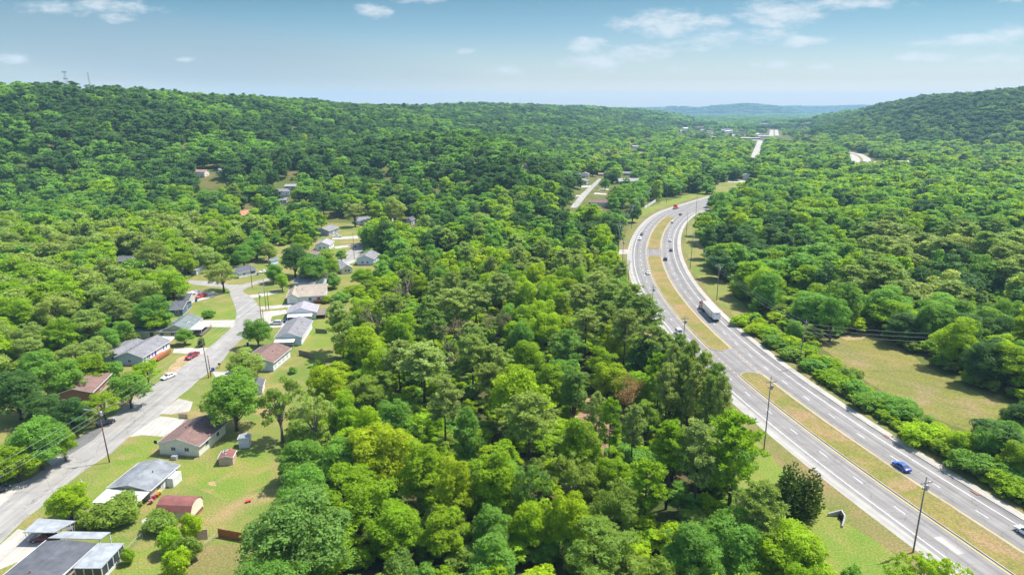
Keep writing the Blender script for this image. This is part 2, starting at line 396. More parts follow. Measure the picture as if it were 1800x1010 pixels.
def wavy(pts, amp=0.5, step=3.0, seed=1):
    """a hand-drawn outline: the polygon resampled with a little wander"""
    rn = random.Random(seed); out = []
    for (x0, y0), (x1, y1) in zip(pts, pts[1:] + pts[:1]):
        n = max(1, int(math.hypot(x1 - x0, y1 - y0) / step))
        for i in range(n):
            t = i / n; out.append((x0 + (x1 - x0) * t + rn.uniform(-amp, amp), y0 + (y1 - y0) * t + rn.uniform(-amp, amp)))
    return out

ys = np.concatenate([np.linspace(-60, 420, 25), np.geomspace(436, 13500, 230)])
ts = np.linspace(-1, 1, 321)
XX = np.array([[t * (900 + 1.05 * max(y, 0)) for t in ts] for y in ys]); YY = np.repeat(ys[:, None], len(ts), 1)
ZZ = terrain(XX, YY)
me = bpy.data.meshes.new('ground')
nv = len(ts)
me.from_pydata(np.stack([XX, YY, ZZ], -1).reshape(-1, 3).tolist(), [],
               [(i * nv + k, i * nv + k + 1, (i + 1) * nv + k + 1, (i + 1) * nv + k) for i in range(len(ys) - 1) for k in range(nv - 1)])
me.materials.append(M['ground']); me.polygons.foreach_set('use_smooth', [True] * len(me.polygons))
go = objm('ground', me); go['kind'] = 'structure'

# highway centre line from the lane dashes
Rd = [(1747.5, 920), (1654.6, 861), (1467.2, 737), (1423.7, 705.7), (1384.2, 676.5), (1350.5, 651), (1321, 628.4), (1297.5, 608.8), (1275, 588.5), (1256.5, 572),
      (1216.3, 528), (1206, 516), (1197, 504.3), (1190.2, 493), (1184, 482.6), (1180, 473.3), (1176.8, 463.8), (1172.4, 447.8), (1171.7, 440), (1171.7, 432.3),
      (1172.4, 425.2), (1173, 418.8), (1175, 412.4), (1177.5, 406.8), (1184, 393), (1196, 381.5)]
Ld = [(1668, 955), (1585, 896), (1514.3, 846), (1453.3, 800), (1402, 760.5), (1358, 725.5), (1322, 695), (1289.7, 668.5), (1188, 566.6), (1174, 549.5),
      (1163, 535.9), (1154.3, 522.4), (1140, 498.3), (1135.3, 487), (1132, 477.6), (1129, 467.3), (1127.4, 458.5), (1127, 450.4), (1127, 442.5), (1127.6, 434.9),
      (1128.9, 427.8), (1130.5, 420.7), (1133.4, 415), (1136.3, 408.5), (1143.4, 397.3), (1148, 392.7), (1153, 388), (1158, 383), (1163.4, 379.3), (1169, 375), (1180, 370)]
cp = []
for lst, sg in ((Rd, -1), (Ld, 1)):
    P = [g(*p) for p in lst]
    for i in range(len(P)):
        a, b = P[max(i - 1, 0)], P[min(i + 1, len(P) - 1)]
        dx, dy = b[0] - a[0], b[1] - a[1]; l = math.hypot(dx, dy)
        cp.append((P[i][0] + sg * 7.8 * dy / l, P[i][1] - sg * 7.8 * dx / l))
cp = np.array(sorted(cp, key=lambda p: p[1]))
cf = np.polynomial.Polynomial.fit(cp[:, 1], cp[:, 0], 6)
CY = [-60.0, 0.0, 60.0] ; s0 = float(cf.deriv()(125)); x0 = float(cf(125))
cen = [(x0 + s0 * (y - 125), y) for y in np.arange(-60, 125, 8)] + [(float(cf(y)), y) for y in np.arange(125, 552, 5)]
sl = float(cf.deriv()(548)); lx, ly = cen[-1]
far = [(lx, ly), (205, 655), (300, 785), (405, 905), (505, 1020), (580, 1150), (640, 1320), (668, 1560), (688, 1800), (855, 2280), (1030, 2760)]
for a, b, c, d in zip([cen[-8]] + far[:-2], far[:-1], far[1:], far[2:] + [(1150, 3200)]):
    for t in np.linspace(0, 1, 14)[1:]:
        p = [0.5 * ((2 * b[i]) + (-a[i] + c[i]) * t + (2 * a[i] - 5 * b[i] + 4 * c[i] - d[i]) * t * t + (-a[i] + 3 * b[i] - 3 * c[i] + d[i]) * t ** 3) for i in (0, 1)]
        cen.append(tuple(p))
CEN = np.array(cen)
seg = np.hypot(*np.diff(CEN, axis=0).T); CS = np.concatenate([[0], np.cumsum(seg)])
CT = np.gradient(CEN, axis=0); CT /= np.hypot(CT[:, 0], CT[:, 1])[:, None]
def hw(s, d):
    x = np.interp(s, CS, CEN[:, 0]); y = np.interp(s, CS, CEN[:, 1]); tx = np.interp(s, CS, CT[:, 0]); ty = np.interp(s, CS, CT[:, 1])
    return (float(x + d * ty), float(y - d * tx), math.atan2(ty, tx))
def s_of_y(y): return float(np.interp(y, CEN[:, 1], CS))
def hoff(X, Y):
    """signed offset of points from the highway's centre line (right positive)"""
    X = np.atleast_1d(X).astype(float); Y = np.atleast_1d(Y).astype(float); out = np.empty(len(X))
    for i in range(0, len(X), 4000):
        dx = X[i:i + 4000, None] - CEN[None, :, 0]; dy = Y[i:i + 4000, None] - CEN[None, :, 1]
        k = np.argmin(dx * dx + dy * dy, 1); r = np.arange(len(k))
        out[i:i + 4000] = dx[r, k] * CT[k, 1] - dy[r, k] * CT[k, 0]
        far_ = np.hypot(dx[r, k], dy[r, k]); out[i:i + 4000] = np.where(np.abs(out[i:i + 4000]) < far_ - 8, np.sign(out[i:i + 4000] + 1e-9) * far_, out[i:i + 4000])
    return out
class Strip:
    def __init__(s): s.v = []; s.f = []; s.uv = []
    def add(s, s0, s1, d0, d1, z, step=6.0):
        n = max(1, int(math.ceil((s1 - s0) / step))); o = len(s.v)
        for i in range(n + 1):
            q = s0 + (s1 - s0) * i / n
            a = d0(q) if callable(d0) else d0; b = d1(q) if callable(d1) else d1
            for d in (a, b):
                x, y, _ = hw(q, d); s.v.append((x, y, z)); s.uv.append((d, q))
        for i in range(n): s.f.append((o + 2 * i, o + 2 * i + 1, o + 2 * i + 3, o + 2 * i + 2))
        return s
    def build(s, name, m, kind='structure'):
        me = bpy.data.meshes.new(name); me.from_pydata(s.v, [], s.f)
        uvl = me.uv_layers.new(name='UVMap')
        li = np.empty(len(me.loops), int); me.loops.foreach_get('vertex_index', li)
        uvl.data.foreach_set('uv', np.array(s.uv)[li].ravel())
        bm = bmesh.new(); bm.from_mesh(me)
        for f in bm.faces:
            f.normal_update()
            if f.normal.z < 0: f.normal_flip()
        bm.to_mesh(me); bm.free()
        me.materials.append(m); o = objm(name, me); o['kind'] = kind; return o
S0, S1, SE = s_of_y(40), s_of_y(700), float(CS[-1])
FARS = [(s_of_y(990), s_of_y(1340)), (s_of_y(1790), s_of_y(2740))]
hs, sh_, fr_ = Strip(), Strip(), Strip()
for a, b in [(S0, s_of_y(690))] + FARS: (hs if a < s_of_y(900) else fr_).add(a, b, -12.7, 13.9, 0.024 if a == S0 else .06); sh_.add(a, b, -15.3, -12.7, 0.022 if a == S0 else .06)
fr_.build('highway', M['pavement']); hs.build('highway', M['asphalt']); sh_.build('road_shoulder', M['shoulder'])
ms = Strip()
for a, b in FARS: ms.add(a, b, -2.2, 2.2, .12)
ms.build('median_grass', M['median'])
MBk = MB()
def raised(name, s0, s1, d0, d1, h, m):
    """a strip with real height: sidewalk, kerbs"""
    n = int((s1 - s0) / 5) + 1; rings = []; uv = []
    for i in range(n + 1):
        q = s0 + (s1 - s0) * i / n
        a, b = hw(q, d0), hw(q, d1)
        rings.append([(a[0], a[1], -0.05), (a[0], a[1], h), (b[0], b[1], h), (b[0], b[1], -0.05)])
    b_ = MB().loft(rings); o = b_.build(name, m); o['kind'] = 'structure'
    ul = o.data.uv_layers.new(name='UVMap')
    for l, d in zip(o.data.loops, ul.data): d.uv = o.data.vertices[l.vertex_index].co.xy
    return o
raised('sidewalk', S0, s_of_y(640), 13.92, 16.1, 0.16, M['pavement'])
# grass verges either side of the highway
wv = lambda a, k, ph: (lambda q: a + k * math.sin(q / 9.0 + ph) + 0.6 * k * math.sin(q / 3.7 + 2 * ph))
Strip().add(S0, s_of_y(640), wv(-21, 1.0, 1), -15.3, 0.016, 3).build('verge', M['verge'])
Strip().add(S0, s_of_y(640), 16.1, wv(18.6, 0.5, 2), 0.016, 3).build('verge', M['verge'])
Strip().add(s_of_y(215), s_of_y(560), 16.1, wv(29, 1.0, 3), 0.012, 4).build('grass_strip', M['lawn'])
Strip().add(S0, s_of_y(182), wv(-38, 1.5, 4), -20, 0.012, 4).build('grass_strip', M['lawn_fresh'])
Strip().add(s_of_y(500), s_of_y(690), wv(-34, 2, 4), -15.3, 0.010, 4).build('grass_strip', M['lawn_fresh'])
# median islands with kerbs
ISL = [(s_of_y(403), s_of_y(528)), (s_of_y(225), s_of_y(384)), (S0, s_of_y(205))]
for a, b in ISL:
    kr, gr = [], []
    def rim(w, end, dirn):
        r = []
        for k in range(9):
            t = math.pi * (k / 8 - 0.5)
            r.append((end + dirn * (w * 0.9 * math.cos(t)) - dirn * w * 0.9, w * math.sin(t)))
        return r
    def outline(w, a, b):
        o = rim(w, b, 1)
        mid = [(q, w) for q in np.arange(b - w * 0.9 - 4, a + w * 0.9, -5)]
        o += mid + [(q, d) for q, d in [(x, -y) for x, y in rim(w, a, -1)]] + [(q, -w) for q in np.arange(a + w * 0.9 + 4, b - w * 0.9, 5)]
        return [hw(q, d)[:2] for q, d in o]
    ko = outline(3.75, a, b); gi = outline(3.52, a + 0.23, b - 0.23)
    m_ = MB(); n = len(ko)
    m_.add([(x, y, 0.0) for x, y in ko] + [(x, y, 0.19) for x, y in ko] + [(x, y, 0.19) for x, y in gi] + [(x, y, 0.12) for x, y in gi],
           [(i, (i + 1) % n, n + (i + 1) % n, n + i) for i in range(n)] + [(n + i, n + (i + 1) % n, 2 * n + (i + 1) % n, 2 * n + i) for i in range(n)] +
           [(2 * n + i, 2 * n + (i + 1) % n, 3 * n + (i + 1) % n, 3 * n + i) for i in range(n)])
    o = m_.build('kerb', M['kerb']); o['kind'] = 'structure'
    ul = o.data.uv_layers.new(name='UVMap')
    for l, d in zip(o.data.loops, ul.data): d.uv = o.data.vertices[l.vertex_index].co.xy
    sheet('median_grass', gi, 0.155, M['median'])
# painted lines
wl = Strip()
for d in (-11.46, 11.46): wl.add(S0, s_of_y(660), d - 0.10, d + 0.10, 0.029)
sR = s_of_y(122.6); sL = s_of_y(116.0)
for d, ph in ((7.8, CS[0] + sR), (-7.8, sL)):
    q = ph - 12.19 * 8
    while q < s_of_y(560):
        if q > S0: wl.add(q, q + 3.1, d - 0.09, d + 0.09, 0.029)
        q += 12.19
wl.build('lane_marking', M['line_white'])
yl = Strip()
for a, b in ISL:
    for d in (-4.25, 4.25): yl.add(a + 2, b - 2, d - 0.12, d + 0.12, 0.029)
for a, b in ((ISL[1][1], ISL[0][0]), (ISL[2][1], ISL[1][0]), (ISL[0][1], s_of_y(650))):
    for d in (-4.3, 4.3):
        q = a
        while q < b: yl.add(q, min(q + 1.2, b), d - 0.12, d + 0.12, 0.029); q += 3.0
yl.build('lane_marking', M['line_yellow'])
for px, py, w, l in ((1676, 962, 1.6, 5.5), ):
    x, y = g(px, py); s_ = s_of_y(y); Strip().add(s_, s_ + l, -8.6, -6.9, 0.0275).build('road_patch', M['shoulder'])

# lawns and streets of the neighbourhood
psheet('lawn', [(-260, 1180), (-260, 700), (60, 690), (150, 600), (240, 560), (330, 470), (430, 470), (470, 440), (520, 395), (590, 375), (690, 380), (680, 440), (640, 500), (650, 560), (610, 700),
               (570, 740), (530, 830), (560, 900), (470, 1180)], 0.006, M['lawn'])
def blob(name, pix, z, m, seed, amp=0.6): return sheet(name, wavy([g(*p) for p in pix], amp, 2.0, seed), z, m)
blob('lawn_patch', [(195, 815), (245, 768), (290, 770), (262, 800), (215, 850), (150, 900), (130, 880)], 0.008, M['lawn_fresh'], 3)
blob('lawn_patch', [(300, 812), (380, 812), (440, 790), (480, 800), (470, 850), (400, 880), (330, 850)], 0.0085, M['lawn_fresh'], 4)
blob('lawn_patch', [(352, 588), (410, 580), (396, 603), (366, 612), (320, 610)], 0.008, M['lawn_fresh'], 5)
blob('lawn_patch', [(335, 545), (412, 535), (416, 560), (350, 562)], 0.008, M['lawn_fresh'], 6)
blob('lawn_patch', [(450, 521), (500, 514), (512, 532), (458, 537)], 0.008, M['lawn_fresh'], 7)
blob('lawn_patch', [(520, 600), (600, 520), (600, 560), (570, 640), (540, 650)], 0.008, M['lawn_fresh'], 8)
blob('lawn_patch', [(590, 445), (622, 431), (632, 427), (585, 434)], 0.008, M['lawn_fresh'], 9)
blob('lawn_patch', [(230, 970), (300, 950), (330, 990), (260, 1060), (190, 1060)], 0.008, M['lawn_fresh'], 10)
blob('dirt_patch', [(286, 655), (318, 628), (345, 609), (362, 613), (345, 630), (318, 650), (300, 664)], 0.010, M['dirt'], 11, 0.8)
blob('dirt_patch', [(455, 549), (475, 556), (474, 575), (462, 575)], 0.010, M['dirt'], 12)
blob('dirt_patch', [(583, 562), (605, 562), (604, 574), (588, 574)], 0.010, M['dirt'], 13)
blob('dirt_patch', [(172, 748), (215, 716), (268, 672), (262, 690), (215, 724), (180, 752)], 0.010, M['dirt'], 14, 0.7)
blob('dirt_patch', [(362, 845), (376, 843), (378, 852), (364, 853)], 0.010, M['dirt'], 15)
blob('dirt_patch', [(350, 960), (420, 955), (440, 1040), (330, 1060), (300, 1040)], 0.0075, M['verge'], 16)
# field to the right and its surroundings
blob('field', [(1440, 606), (1475, 592), (1520, 587), (1570, 600), (1640, 650), (1720, 690), (1800, 720), (1860, 745), (1850, 800), (1780, 775), (1700, 755), (1600, 722), (1500, 655)], 0.007, M['field'], 17, 0.8)
blob('dirt_patch', [(1478, 592), (1500, 586), (1530, 588), (1515, 596), (1490, 598)], 0.012, M['dirt'], 18)
psheet('forest_floor', [(560, 1180), (590, 900), (560, 780), (640, 640), (640, 540), (700, 450), (860, 400), (1060, 430), (1095, 500), (1150, 620), (1260, 760), (1300, 860), (1420, 1180)], 0.006, M['forest_ground'])
blob('clearing_floor', [(1000, 770), (1012, 700), (1060, 692), (1115, 700), (1120, 745), (1075, 800), (1030, 800)], 0.010, M['litter'], 23, 0.8)
blob('clearing_ground', [(1235, 338), (1262, 322), (1300, 318), (1345, 326), (1330, 336), (1262, 345)], 0.02, M['lawn'], 19)
draped('lawn_patch', [(990, 376), (1050, 376), (1078, 316), (1018, 317)], .2, M['ground'], 16)
blob('driveway', [(1279, 318), (1300, 316), (1322, 319), (1340, 322), (1340, 326), (1300, 321), (1280, 320)], 0.03, M['concrete'], 21, 0.3)

ledge = [(-120, 980), (-40, 908), (0, 880), (45, 847), (105, 806), (155, 762), (210, 722), (255, 686), (309, 652), (358, 617), (379, 601), (403, 579), (414, 563), (416, 551), (414, 541), (409, 528), (404, 515), (402, 508),
         (396, 505), (370, 503), (340, 500), (330, 496)]
redge = [(333, 492), (372, 494), (404, 500), (425, 500), (445, 495), (470, 489), (482, 485), (500, 481), (502, 484), (486, 489), (470, 493), (440, 503), (428, 509), (427, 513), (438, 519), (450, 530), (458, 545), (459, 556), (451, 570), (427, 594), (405, 614), (393, 632), (372, 651), (345, 671), (337, 680), (314, 697),
         (287, 723), (273, 737), (223, 771), (196, 796), (150, 825), (123, 846), (77, 887), (41, 914), (0, 955), (-60, 1010), (-150, 1100)]
sheet('street', [g(*p) for p in ledge + redge], 0.020, M['street'])
for i, (pix, m) in enumerate([
    ([(225, 768), (252, 750), (281, 731), (326, 736), (312, 752), (303, 757), (287, 767), (250, 764)], 'concrete'),
    ([(280, 727), (314, 700), (339, 706), (334, 722), (300, 728)], 'pavement'),
    ([(0, 957), (32, 929), (60, 936), (90, 935), (60, 975), (0, 1000), (-40, 1000)], 'concrete'),
    ([(78, 806), (113, 801), (104, 809), (92, 819)], 'concrete'), ([(98, 801), (152, 758), (184, 752), (165, 772), (122, 799)], 'asphalt_dark'),
    ([(-30, 885), (0, 858), (52, 842), (30, 862), (-10, 898)], 'concrete'),
    ([(352, 563), (415, 562), (410, 575), (352, 574)], 'concrete'), ([(306, 611), (366, 611), (356, 622), (304, 620)], 'concrete'),
    ([(455, 539), (512, 534), (512, 539), (459, 545)], 'concrete'), ([(458, 548), (503, 544), (503, 551), (478, 556), (474, 570), (505, 567), (505, 574), (455, 577), (458, 566), (461, 556)], 'concrete'),
    ([(437, 519), (494, 511), (497, 514), (444, 524)], 'concrete'), ([(90, 915), (130, 880), (160, 884), (125, 935)], 'asphalt_dark'),
    ([(262, 935), (285, 905), (275, 897), (248, 915)], 'concrete'), ([(322, 524), (345, 512), (372, 512), (386, 516), (370, 523), (335, 533)], 'concrete'),
    ([(295, 488), (345, 476), (352, 480), (310, 492)], 'concrete'), ([(584, 417), (636, 414), (640, 419), (584, 421)], 'concrete'),
    ([(587, 433), (634, 428), (632, 432), (590, 437)], 'concrete'), ([(600, 462), (628, 456), (622, 461), (606, 466)], 'concrete'),
    ([(372, 652), (420, 655), (450, 668), (380, 664)], 'pavement')]):
    psheet('driveway', pix, 0.024 + 0.0006 * i, M[m])
psheet('street', [(560, 478), (590, 455), (633, 428), (640, 412), (642, 400), (650, 400), (648, 412), (642, 426), (638, 441), (622, 457), (600, 472), (575, 488)], 0.018, M['street'])
draped('street', [(1002, 366), (1015, 366), (1031, 345), (1021, 342)], .35, M['street'])
draped('street', [(1021, 342), (1031, 345), (1059, 314), (1053, 314)], .35, M['street'], 12)
for pix in [[(1022, 327), (1044, 326), (1042, 329), (1022, 330)], [(1046, 339), (1066, 340.5), (1066, 343), (1043, 341.5)], [(1012, 344), (1026, 343), (1022, 345.5), (1012, 346)], [(1053, 332.5), (1070, 332.5), (1070, 334.5), (1050, 335)]]: draped('driveway', pix, .30, M['concrete'], 3)
psheet('side_road', [(1082, 439), (1106, 438), (1106, 446), (1082, 447)], 0.018, M['pavement'])
# streets and parking lots of the far town
psheet('parking_lot', [(1530, 284), (1628, 284), (1628, 293), (1536, 297)], 0.02, M['concrete'])
psheet('far_road', [(1318, 280), (1333, 280), (1341, 247), (1332, 247)], 0.02, M['pavement'])
psheet('parking_lot', [(1306, 244), (1370, 243), (1376, 246.5), (1310, 247)], 0.022, M['concrete'])

# ---------------------------------------------------------------- houses
def rect(A, B, C, z):
    """three eave corners in the photo -> centre, angle, length A-B, width A-C, side sign"""
    a, b, c = (np.array(g(*p, z)) for p in (A, B, C))
    u = (b - a); Ln = np.hypot(*u); u = u / Ln
    v = np.array([-u[1], u[0]]); w = float(np.dot(c - a, v)); sg = 1 if w > 0 else -1
    cen_ = a + u * Ln / 2 + v * w / 2
    return cen_, math.atan2(u[1], u[0]), Ln, abs(w), sg
def gable_roof(mb, x0, x1, w, ze, rise, oh, t=0.18):
    s = rise / (w / 2 + oh); hw_ = w / 2 + oh
    mb.prism([(-hw_, ze), (0, ze + rise), (hw_, ze), (hw_, ze - t), (0, ze + rise - t * 1.02), (-hw_, ze - t)], x0, x1, axis='x')
def put_window(h, side, t, z, w, hh, L_, W_, sg, m='white', shutter=None, ins=(0, 0)):
    x0, x1, y0, y1 = -L_ / 2, L_ / 2, -W_ / 2, W_ / 2
    n = {'near': (0, -sg), 'far': (0, sg), 'front': (-1, 0), 'back': (1, 0)}[side]
    if side in ('near', 'far'): cx, cy = x0 + t * L_, n[1] * W_ / 2
    else: cx, cy = n[0] * L_ / 2, -sg * W_ / 2 + sg * t * W_
    fr = MB(); pn = MB()
    def bx(mb, a0, a1, z0, z1, d0, d1):
        if n[0]: mb.box(*sorted((cx + n[0] * d0, cx + n[0] * d1)), cy + a0, cy + a1, z0, z1)
        else: mb.box(cx + a0, cx + a1, *sorted((cy + n[1] * d0, cy + n[1] * d1)), z0, z1)
    e = 0.1
    bx(fr, -w / 2 - e, w / 2 + e, z + hh, z + hh + e, -0.05, 0.05); bx(fr, -w / 2 - e, w / 2 + e, z - e, z, -0.05, 0.07)
    bx(fr, -w / 2 - e, -w / 2, z, z + hh, -0.05, 0.05); bx(fr, w / 2, w / 2 + e, z, z + hh, -0.05, 0.05)
    bx(fr, -0.03, 0.03, z, z + hh, -0.05, 0.04)
    f = fr.build('window', M[m], h); bx(pn, -w / 2, w / 2, z, z + hh, -0.04, 0.02); pn.build('pane', M['glass'], f)
    if shutter:
        for a0, a1 in ((-w / 2 - e - 0.5, -w / 2 - e - 0.02), (w / 2 + e + 0.02, w / 2 + e + 0.5)): sb = MB(); bx(sb, a0, a1, z - 0.1, z + hh + 0.1, -0.02, 0.045); sb.build('shutter', M[shutter], f)
def put_door(h, side, t, L_, W_, sg, m='white', w=0.95, hh=2.05, z=0.15):
    n = {'near': (0, -sg), 'far': (0, sg), 'front': (-1, 0), 'back': (1, 0)}[side]
    if side in ('near', 'far'): cx, cy = -L_ / 2 + t * L_, n[1] * W_ / 2
    else: cx, cy = n[0] * L_ / 2, -sg * W_ / 2 + sg * t * W_
    d = MB()
    if n[0]: d.box(*sorted((cx - n[0] * 0.04, cx + n[0] * 0.04)), cy - w / 2, cy + w / 2, z, z + hh)
    else: d.box(cx - w / 2, cx + w / 2, *sorted((cy - n[1] * 0.04, cy + n[1] * 0.04)), z, z + hh)
    o = d.build('door', M[m], h); k = MB(); q = 0.36 * w
    if n[0]: k.box(*sorted((cx + n[0] * 0.041, cx + n[0] * 0.1)), cy + q - 0.04, cy + q + 0.04, z + 0.95, z + 1.05)
    else: k.box(cx + q - 0.04, cx + q + 0.04, *sorted((cy + n[1] * 0.041, cy + n[1] * 0.1)), z + 0.95, z + 1.05)
    k.build('handle', M['steel'], o)

def house(label, cen_, ang, L_, W_, sg, wall, roof, ze=2.7, rise=1.5, oh=0.45, cat='house', name='house', windows=(), doors=(), z0=0.0, vents=(), trim='white', found=True, gable=None):
    """gabled house; local x along the ridge"""
    h = thing(name, (cen_[0], cen_[1], z0), ang, label, cat)
    s = rise / (W_ / 2 + oh); zt = ze + rise - 0.2 ; zw = ze + s * oh - 0.2
    w = MB(); w.prism([(-W_ / 2, 0.0), (W_ / 2, 0.0), (W_ / 2, zw), (0, zt - 0.0), (-W_ / 2, zw)], -L_ / 2, L_ / 2, axis='x')
    w.build('wall', M[wall], h)
    if found:
        f = MB(); f.box(-L_ / 2 - 0.05, L_ / 2 + 0.05, -W_ / 2 - 0.05, W_ / 2 + 0.05, -0.3, 0.32); f.build('foundation', M['block'], h)
    r = MB(); gable_roof(r, -L_ / 2 - oh, L_ / 2 + oh, W_, ze, rise, oh); ro = r.build('roof', M[roof], h)
    for x in (-L_ / 2 - oh - 0.035, L_ / 2 + oh + 0.003):
        hw_ = W_ / 2 + oh; fa = MB()
        fa.prism([(-hw_, ze + 0.02), (0, ze + rise + 0.02), (hw_, ze + 0.02), (hw_, ze - 0.2), (0, ze + rise - 0.22), (-hw_, ze - 0.2)], x, x + 0.032, axis='x')
        fa.build('fascia', M[trim], h)
    rc = MB(); rc.prism([(-.22, ze + rise - .22 * s + .035), (0, ze + rise + .05), (.22, ze + rise - .22 * s + .035), (0, ze + rise - .05)], -L_ / 2 - oh + .02, L_ / 2 + oh - .02, axis='x'); rc.build('ridge_cap', M[roof], ro)
    for sd_ in (-1, 1):
        hw_ = W_ / 2 + oh; gt = MB(); gt.box(-L_ / 2 - oh + .04, L_ / 2 + oh - .04, *sorted((sd_ * (hw_ + .004), sd_ * (hw_ + .12))), ze - .17, ze - .02); gt.build('gutter', M[trim], h)
    if not vents and W_ > 4: vents = [(.3, .45, .35, 'dark'), (.62, .3, .45, 'steel')]
    for (t, q, hh, m) in vents:
        y = q * (W_ / 2 + oh); z = ze + rise * (1 - abs(q)); v = MB(); v.tube([(-L_ / 2 + t * L_, y, z - 0.25), (-L_ / 2 + t * L_, y, z + hh)], 0.1 if hh < 0.9 else 0.16, 8); v.build('vent_pipe', M[m], ro)
    for a in windows: put_window(h, *a[:5], L_, W_, sg, *a[5:])
    for a in doors: put_door(h, a[0], a[1], L_, W_, sg, *a[2:])
    return h
HOUSES = []   # centre, radius: keeps trees off the roofs
def hrect(label, A, B, C, wall, roof, ze=2.7, rise=1.5, oh=0.45, **kw):
    cen_, ang, Ln, W_, sg = rect(A, B, C, ze - 0.1)
    HOUSES.append((cen_[0], cen_[1], max(Ln, W_) * 0.5 + 1))
    return house(label, cen_, ang, Ln - 2 * oh, W_ - 2 * oh, sg, wall, roof, ze, rise, oh, **kw), (Ln - 2 * oh, W_ - 2 * oh, sg)
def awning(parent, x0, x1, y0, y1, z_in, z_out, m, posts=(), side='x', pm='white', ph=0.0, name='awning'):
    """sloping slab roof on posts; slopes from x0 (z_in) to x1 (z_out)"""
    a = MB()
    vs = [(x0, y0, z_in), (x0, y1, z_in), (x1, y1, z_out), (x1, y0, z_out)]
    a.add(vs + [(x, y, z - 0.12) for x, y, z in vs], [(0, 1, 2, 3), (7, 6, 5, 4), (0, 4, 5, 1), (1, 5, 6, 2), (2, 6, 7, 3), (3, 7, 4, 0)])
    o = a.build(name, M[m], parent)
    for (x, y) in posts:
        p = MB(); p.box(x - 0.06, x + 0.06, y - 0.06, y + 0.06, ph, z_out - 0.1 if abs(x - x1) < abs(x - x0) else z_in - 0.1); p.build('post', M[pm], parent)
    return o

# house with the low grey metal roof and a white awning, beside the near bend
h, (L_, W_, sg) = hrect('long house with weathered grey metal roof and white corrugated awning at its near end', (264, 862.6), (316.7, 817), (183, 861), 'beige_wall', 'roof_metal_grey', 2.8, 1.15, 0.5,
    windows=[('near', 0.3, 1.0, 1.3, 0.9), ('near', 0.72, 1.0, 1.0, 0.9), ('far', 0.3, 1.0, 1.4, 1.0), ('far', 0.7, 1.0, 1.4, 1.0)], doors=[('near', 0.5)], vents=[(0.55, -0.35 * 1, 0.4, 'dark')])
awning(h, -L_ / 2 - 0.52, -L_ / 2 - 5.2, -W_ / 2 - 0.4, W_ / 2 + 0.4, 2.62, 2.25, 'white', [(-L_ / 2 - 5.0, -W_ / 2), (-L_ / 2 - 5.0, W_ / 2), (-L_ / 2 - 5.0, 0)])
gm = MB(); gm.box(L_ / 2 - 4.5, L_ / 2 - 1.2, -sg * (W_ / 2 + 1.7), -sg * (W_ / 2 + 0.003), 0, 2.2); gm.build('lean_to', M['white'], h)
# brown roofed cream house
h, (L_, W_, sg) = hrect('cream house with brown shingle roof dappled by the big tree beside it', (349.6, 785), (400, 742), (271, 782), 'cream_board', 'shingle_brown', 3.1, 1.75, 0.5,
    windows=[('front', 0.30, 1.35, 1.1, 0.9), ('front', 0.64, 1.35, 1.1, 0.9), ('near', 0.3, 1.3, 1.2, 1.0), ('near', 0.7, 1.3, 1.2, 1.0), ('far', 0.3, 1.3, 1.2, 1.0), ('far', 0.7, 1.3, 1.2, 1.0)],
    doors=[('front', 0.48, 'white', 1.1)], vents=[(0.5, 0.3, 0.4, 'dark')])
ac = MB(); ac.box(-L_ / 2 - 2.2, -L_ / 2 - 0.9, -0.5, 0.9, 0, 0.95); ac.box(-L_ / 2 - 2.1, -L_ / 2 - 1.0, -0.4, 0.8, 0.95, 1.0); ac.build('air_conditioner', M['steel'], h)
ds = MB(); ds.tube([(-L_ / 2 - 0.4, sg * (W_ / 2 + 0.2), 3.0), (-L_ / 2 - 0.6, sg * (W_ / 2 + 0.2), 3.7)], 0.04, 6)
ds.loft([[(-L_ / 2 - 0.62 - 0.25 * k, sg * (W_ / 2 + 0.2) + r_ * math.cos(a), 3.7 + r_ * math.sin(a) + 0.1 * k) for a in np.linspace(0, 2 * math.pi, 13)[:-1]] for k, r_ in ((0, 0.15), (0.5, 0.42), (0.7, 0.48))])
ds.build('satellite_dish', M['dark'], h)
# barrel roofed shed
cen_, ang, Ln, W_, sg = rect((336, 899.5), (273.5, 897), (366, 877), 2.2)
sh = thing('garden_shed', (cen_[0], cen_[1], 0), ang, 'cream garden shed with rounded brown metal roof on the lawn', 'shed'); HOUSES.append((cen_[0], cen_[1], 6))
w = MB(); prof = [(-W_ / 2, 0.25), (W_ / 2, 0.25), (W_ / 2, 2.3), (W_ / 2 * 0.72, 3.2), (W_ / 2 * 0.3, 3.65), (0, 3.75), (-W_ / 2 * 0.3, 3.65), (-W_ / 2 * 0.72, 3.2), (-W_ / 2, 2.3)]
w.prism(prof, -Ln / 2 + .1, Ln / 2 - .1, axis='x'); w.build('wall', M['cream_siding'], sh)
o_ = [(a * 1.06, z + 0.06) for a, z in prof[2:]]; i_ = [(a * 1.01, z + 0.004) for a, z in prof[2:]][::-1]
o_[0] = (W_ / 2 * 1.07, 2.12); o_[-1] = (-W_ / 2 * 1.07, 2.12)
r = MB(); r.prism(o_ + i_, -Ln / 2, Ln / 2, axis='x'); r.build('roof', M['roof_metal_brown'], sh)
b = MB(); b.box(-Ln / 2 + .06, Ln / 2 - .06, -W_ / 2 - .04, W_ / 2 + .04, 0, 0.35); b.build('base', M['brick'], sh)
tr = MB(); tr.box(-Ln / 2 + .05, -Ln / 2 + .097, -W_ / 2 + .3, W_ / 2 - .3, 0.35, 0.75); tr.build('trim', M['roof_metal_brown'], sh)
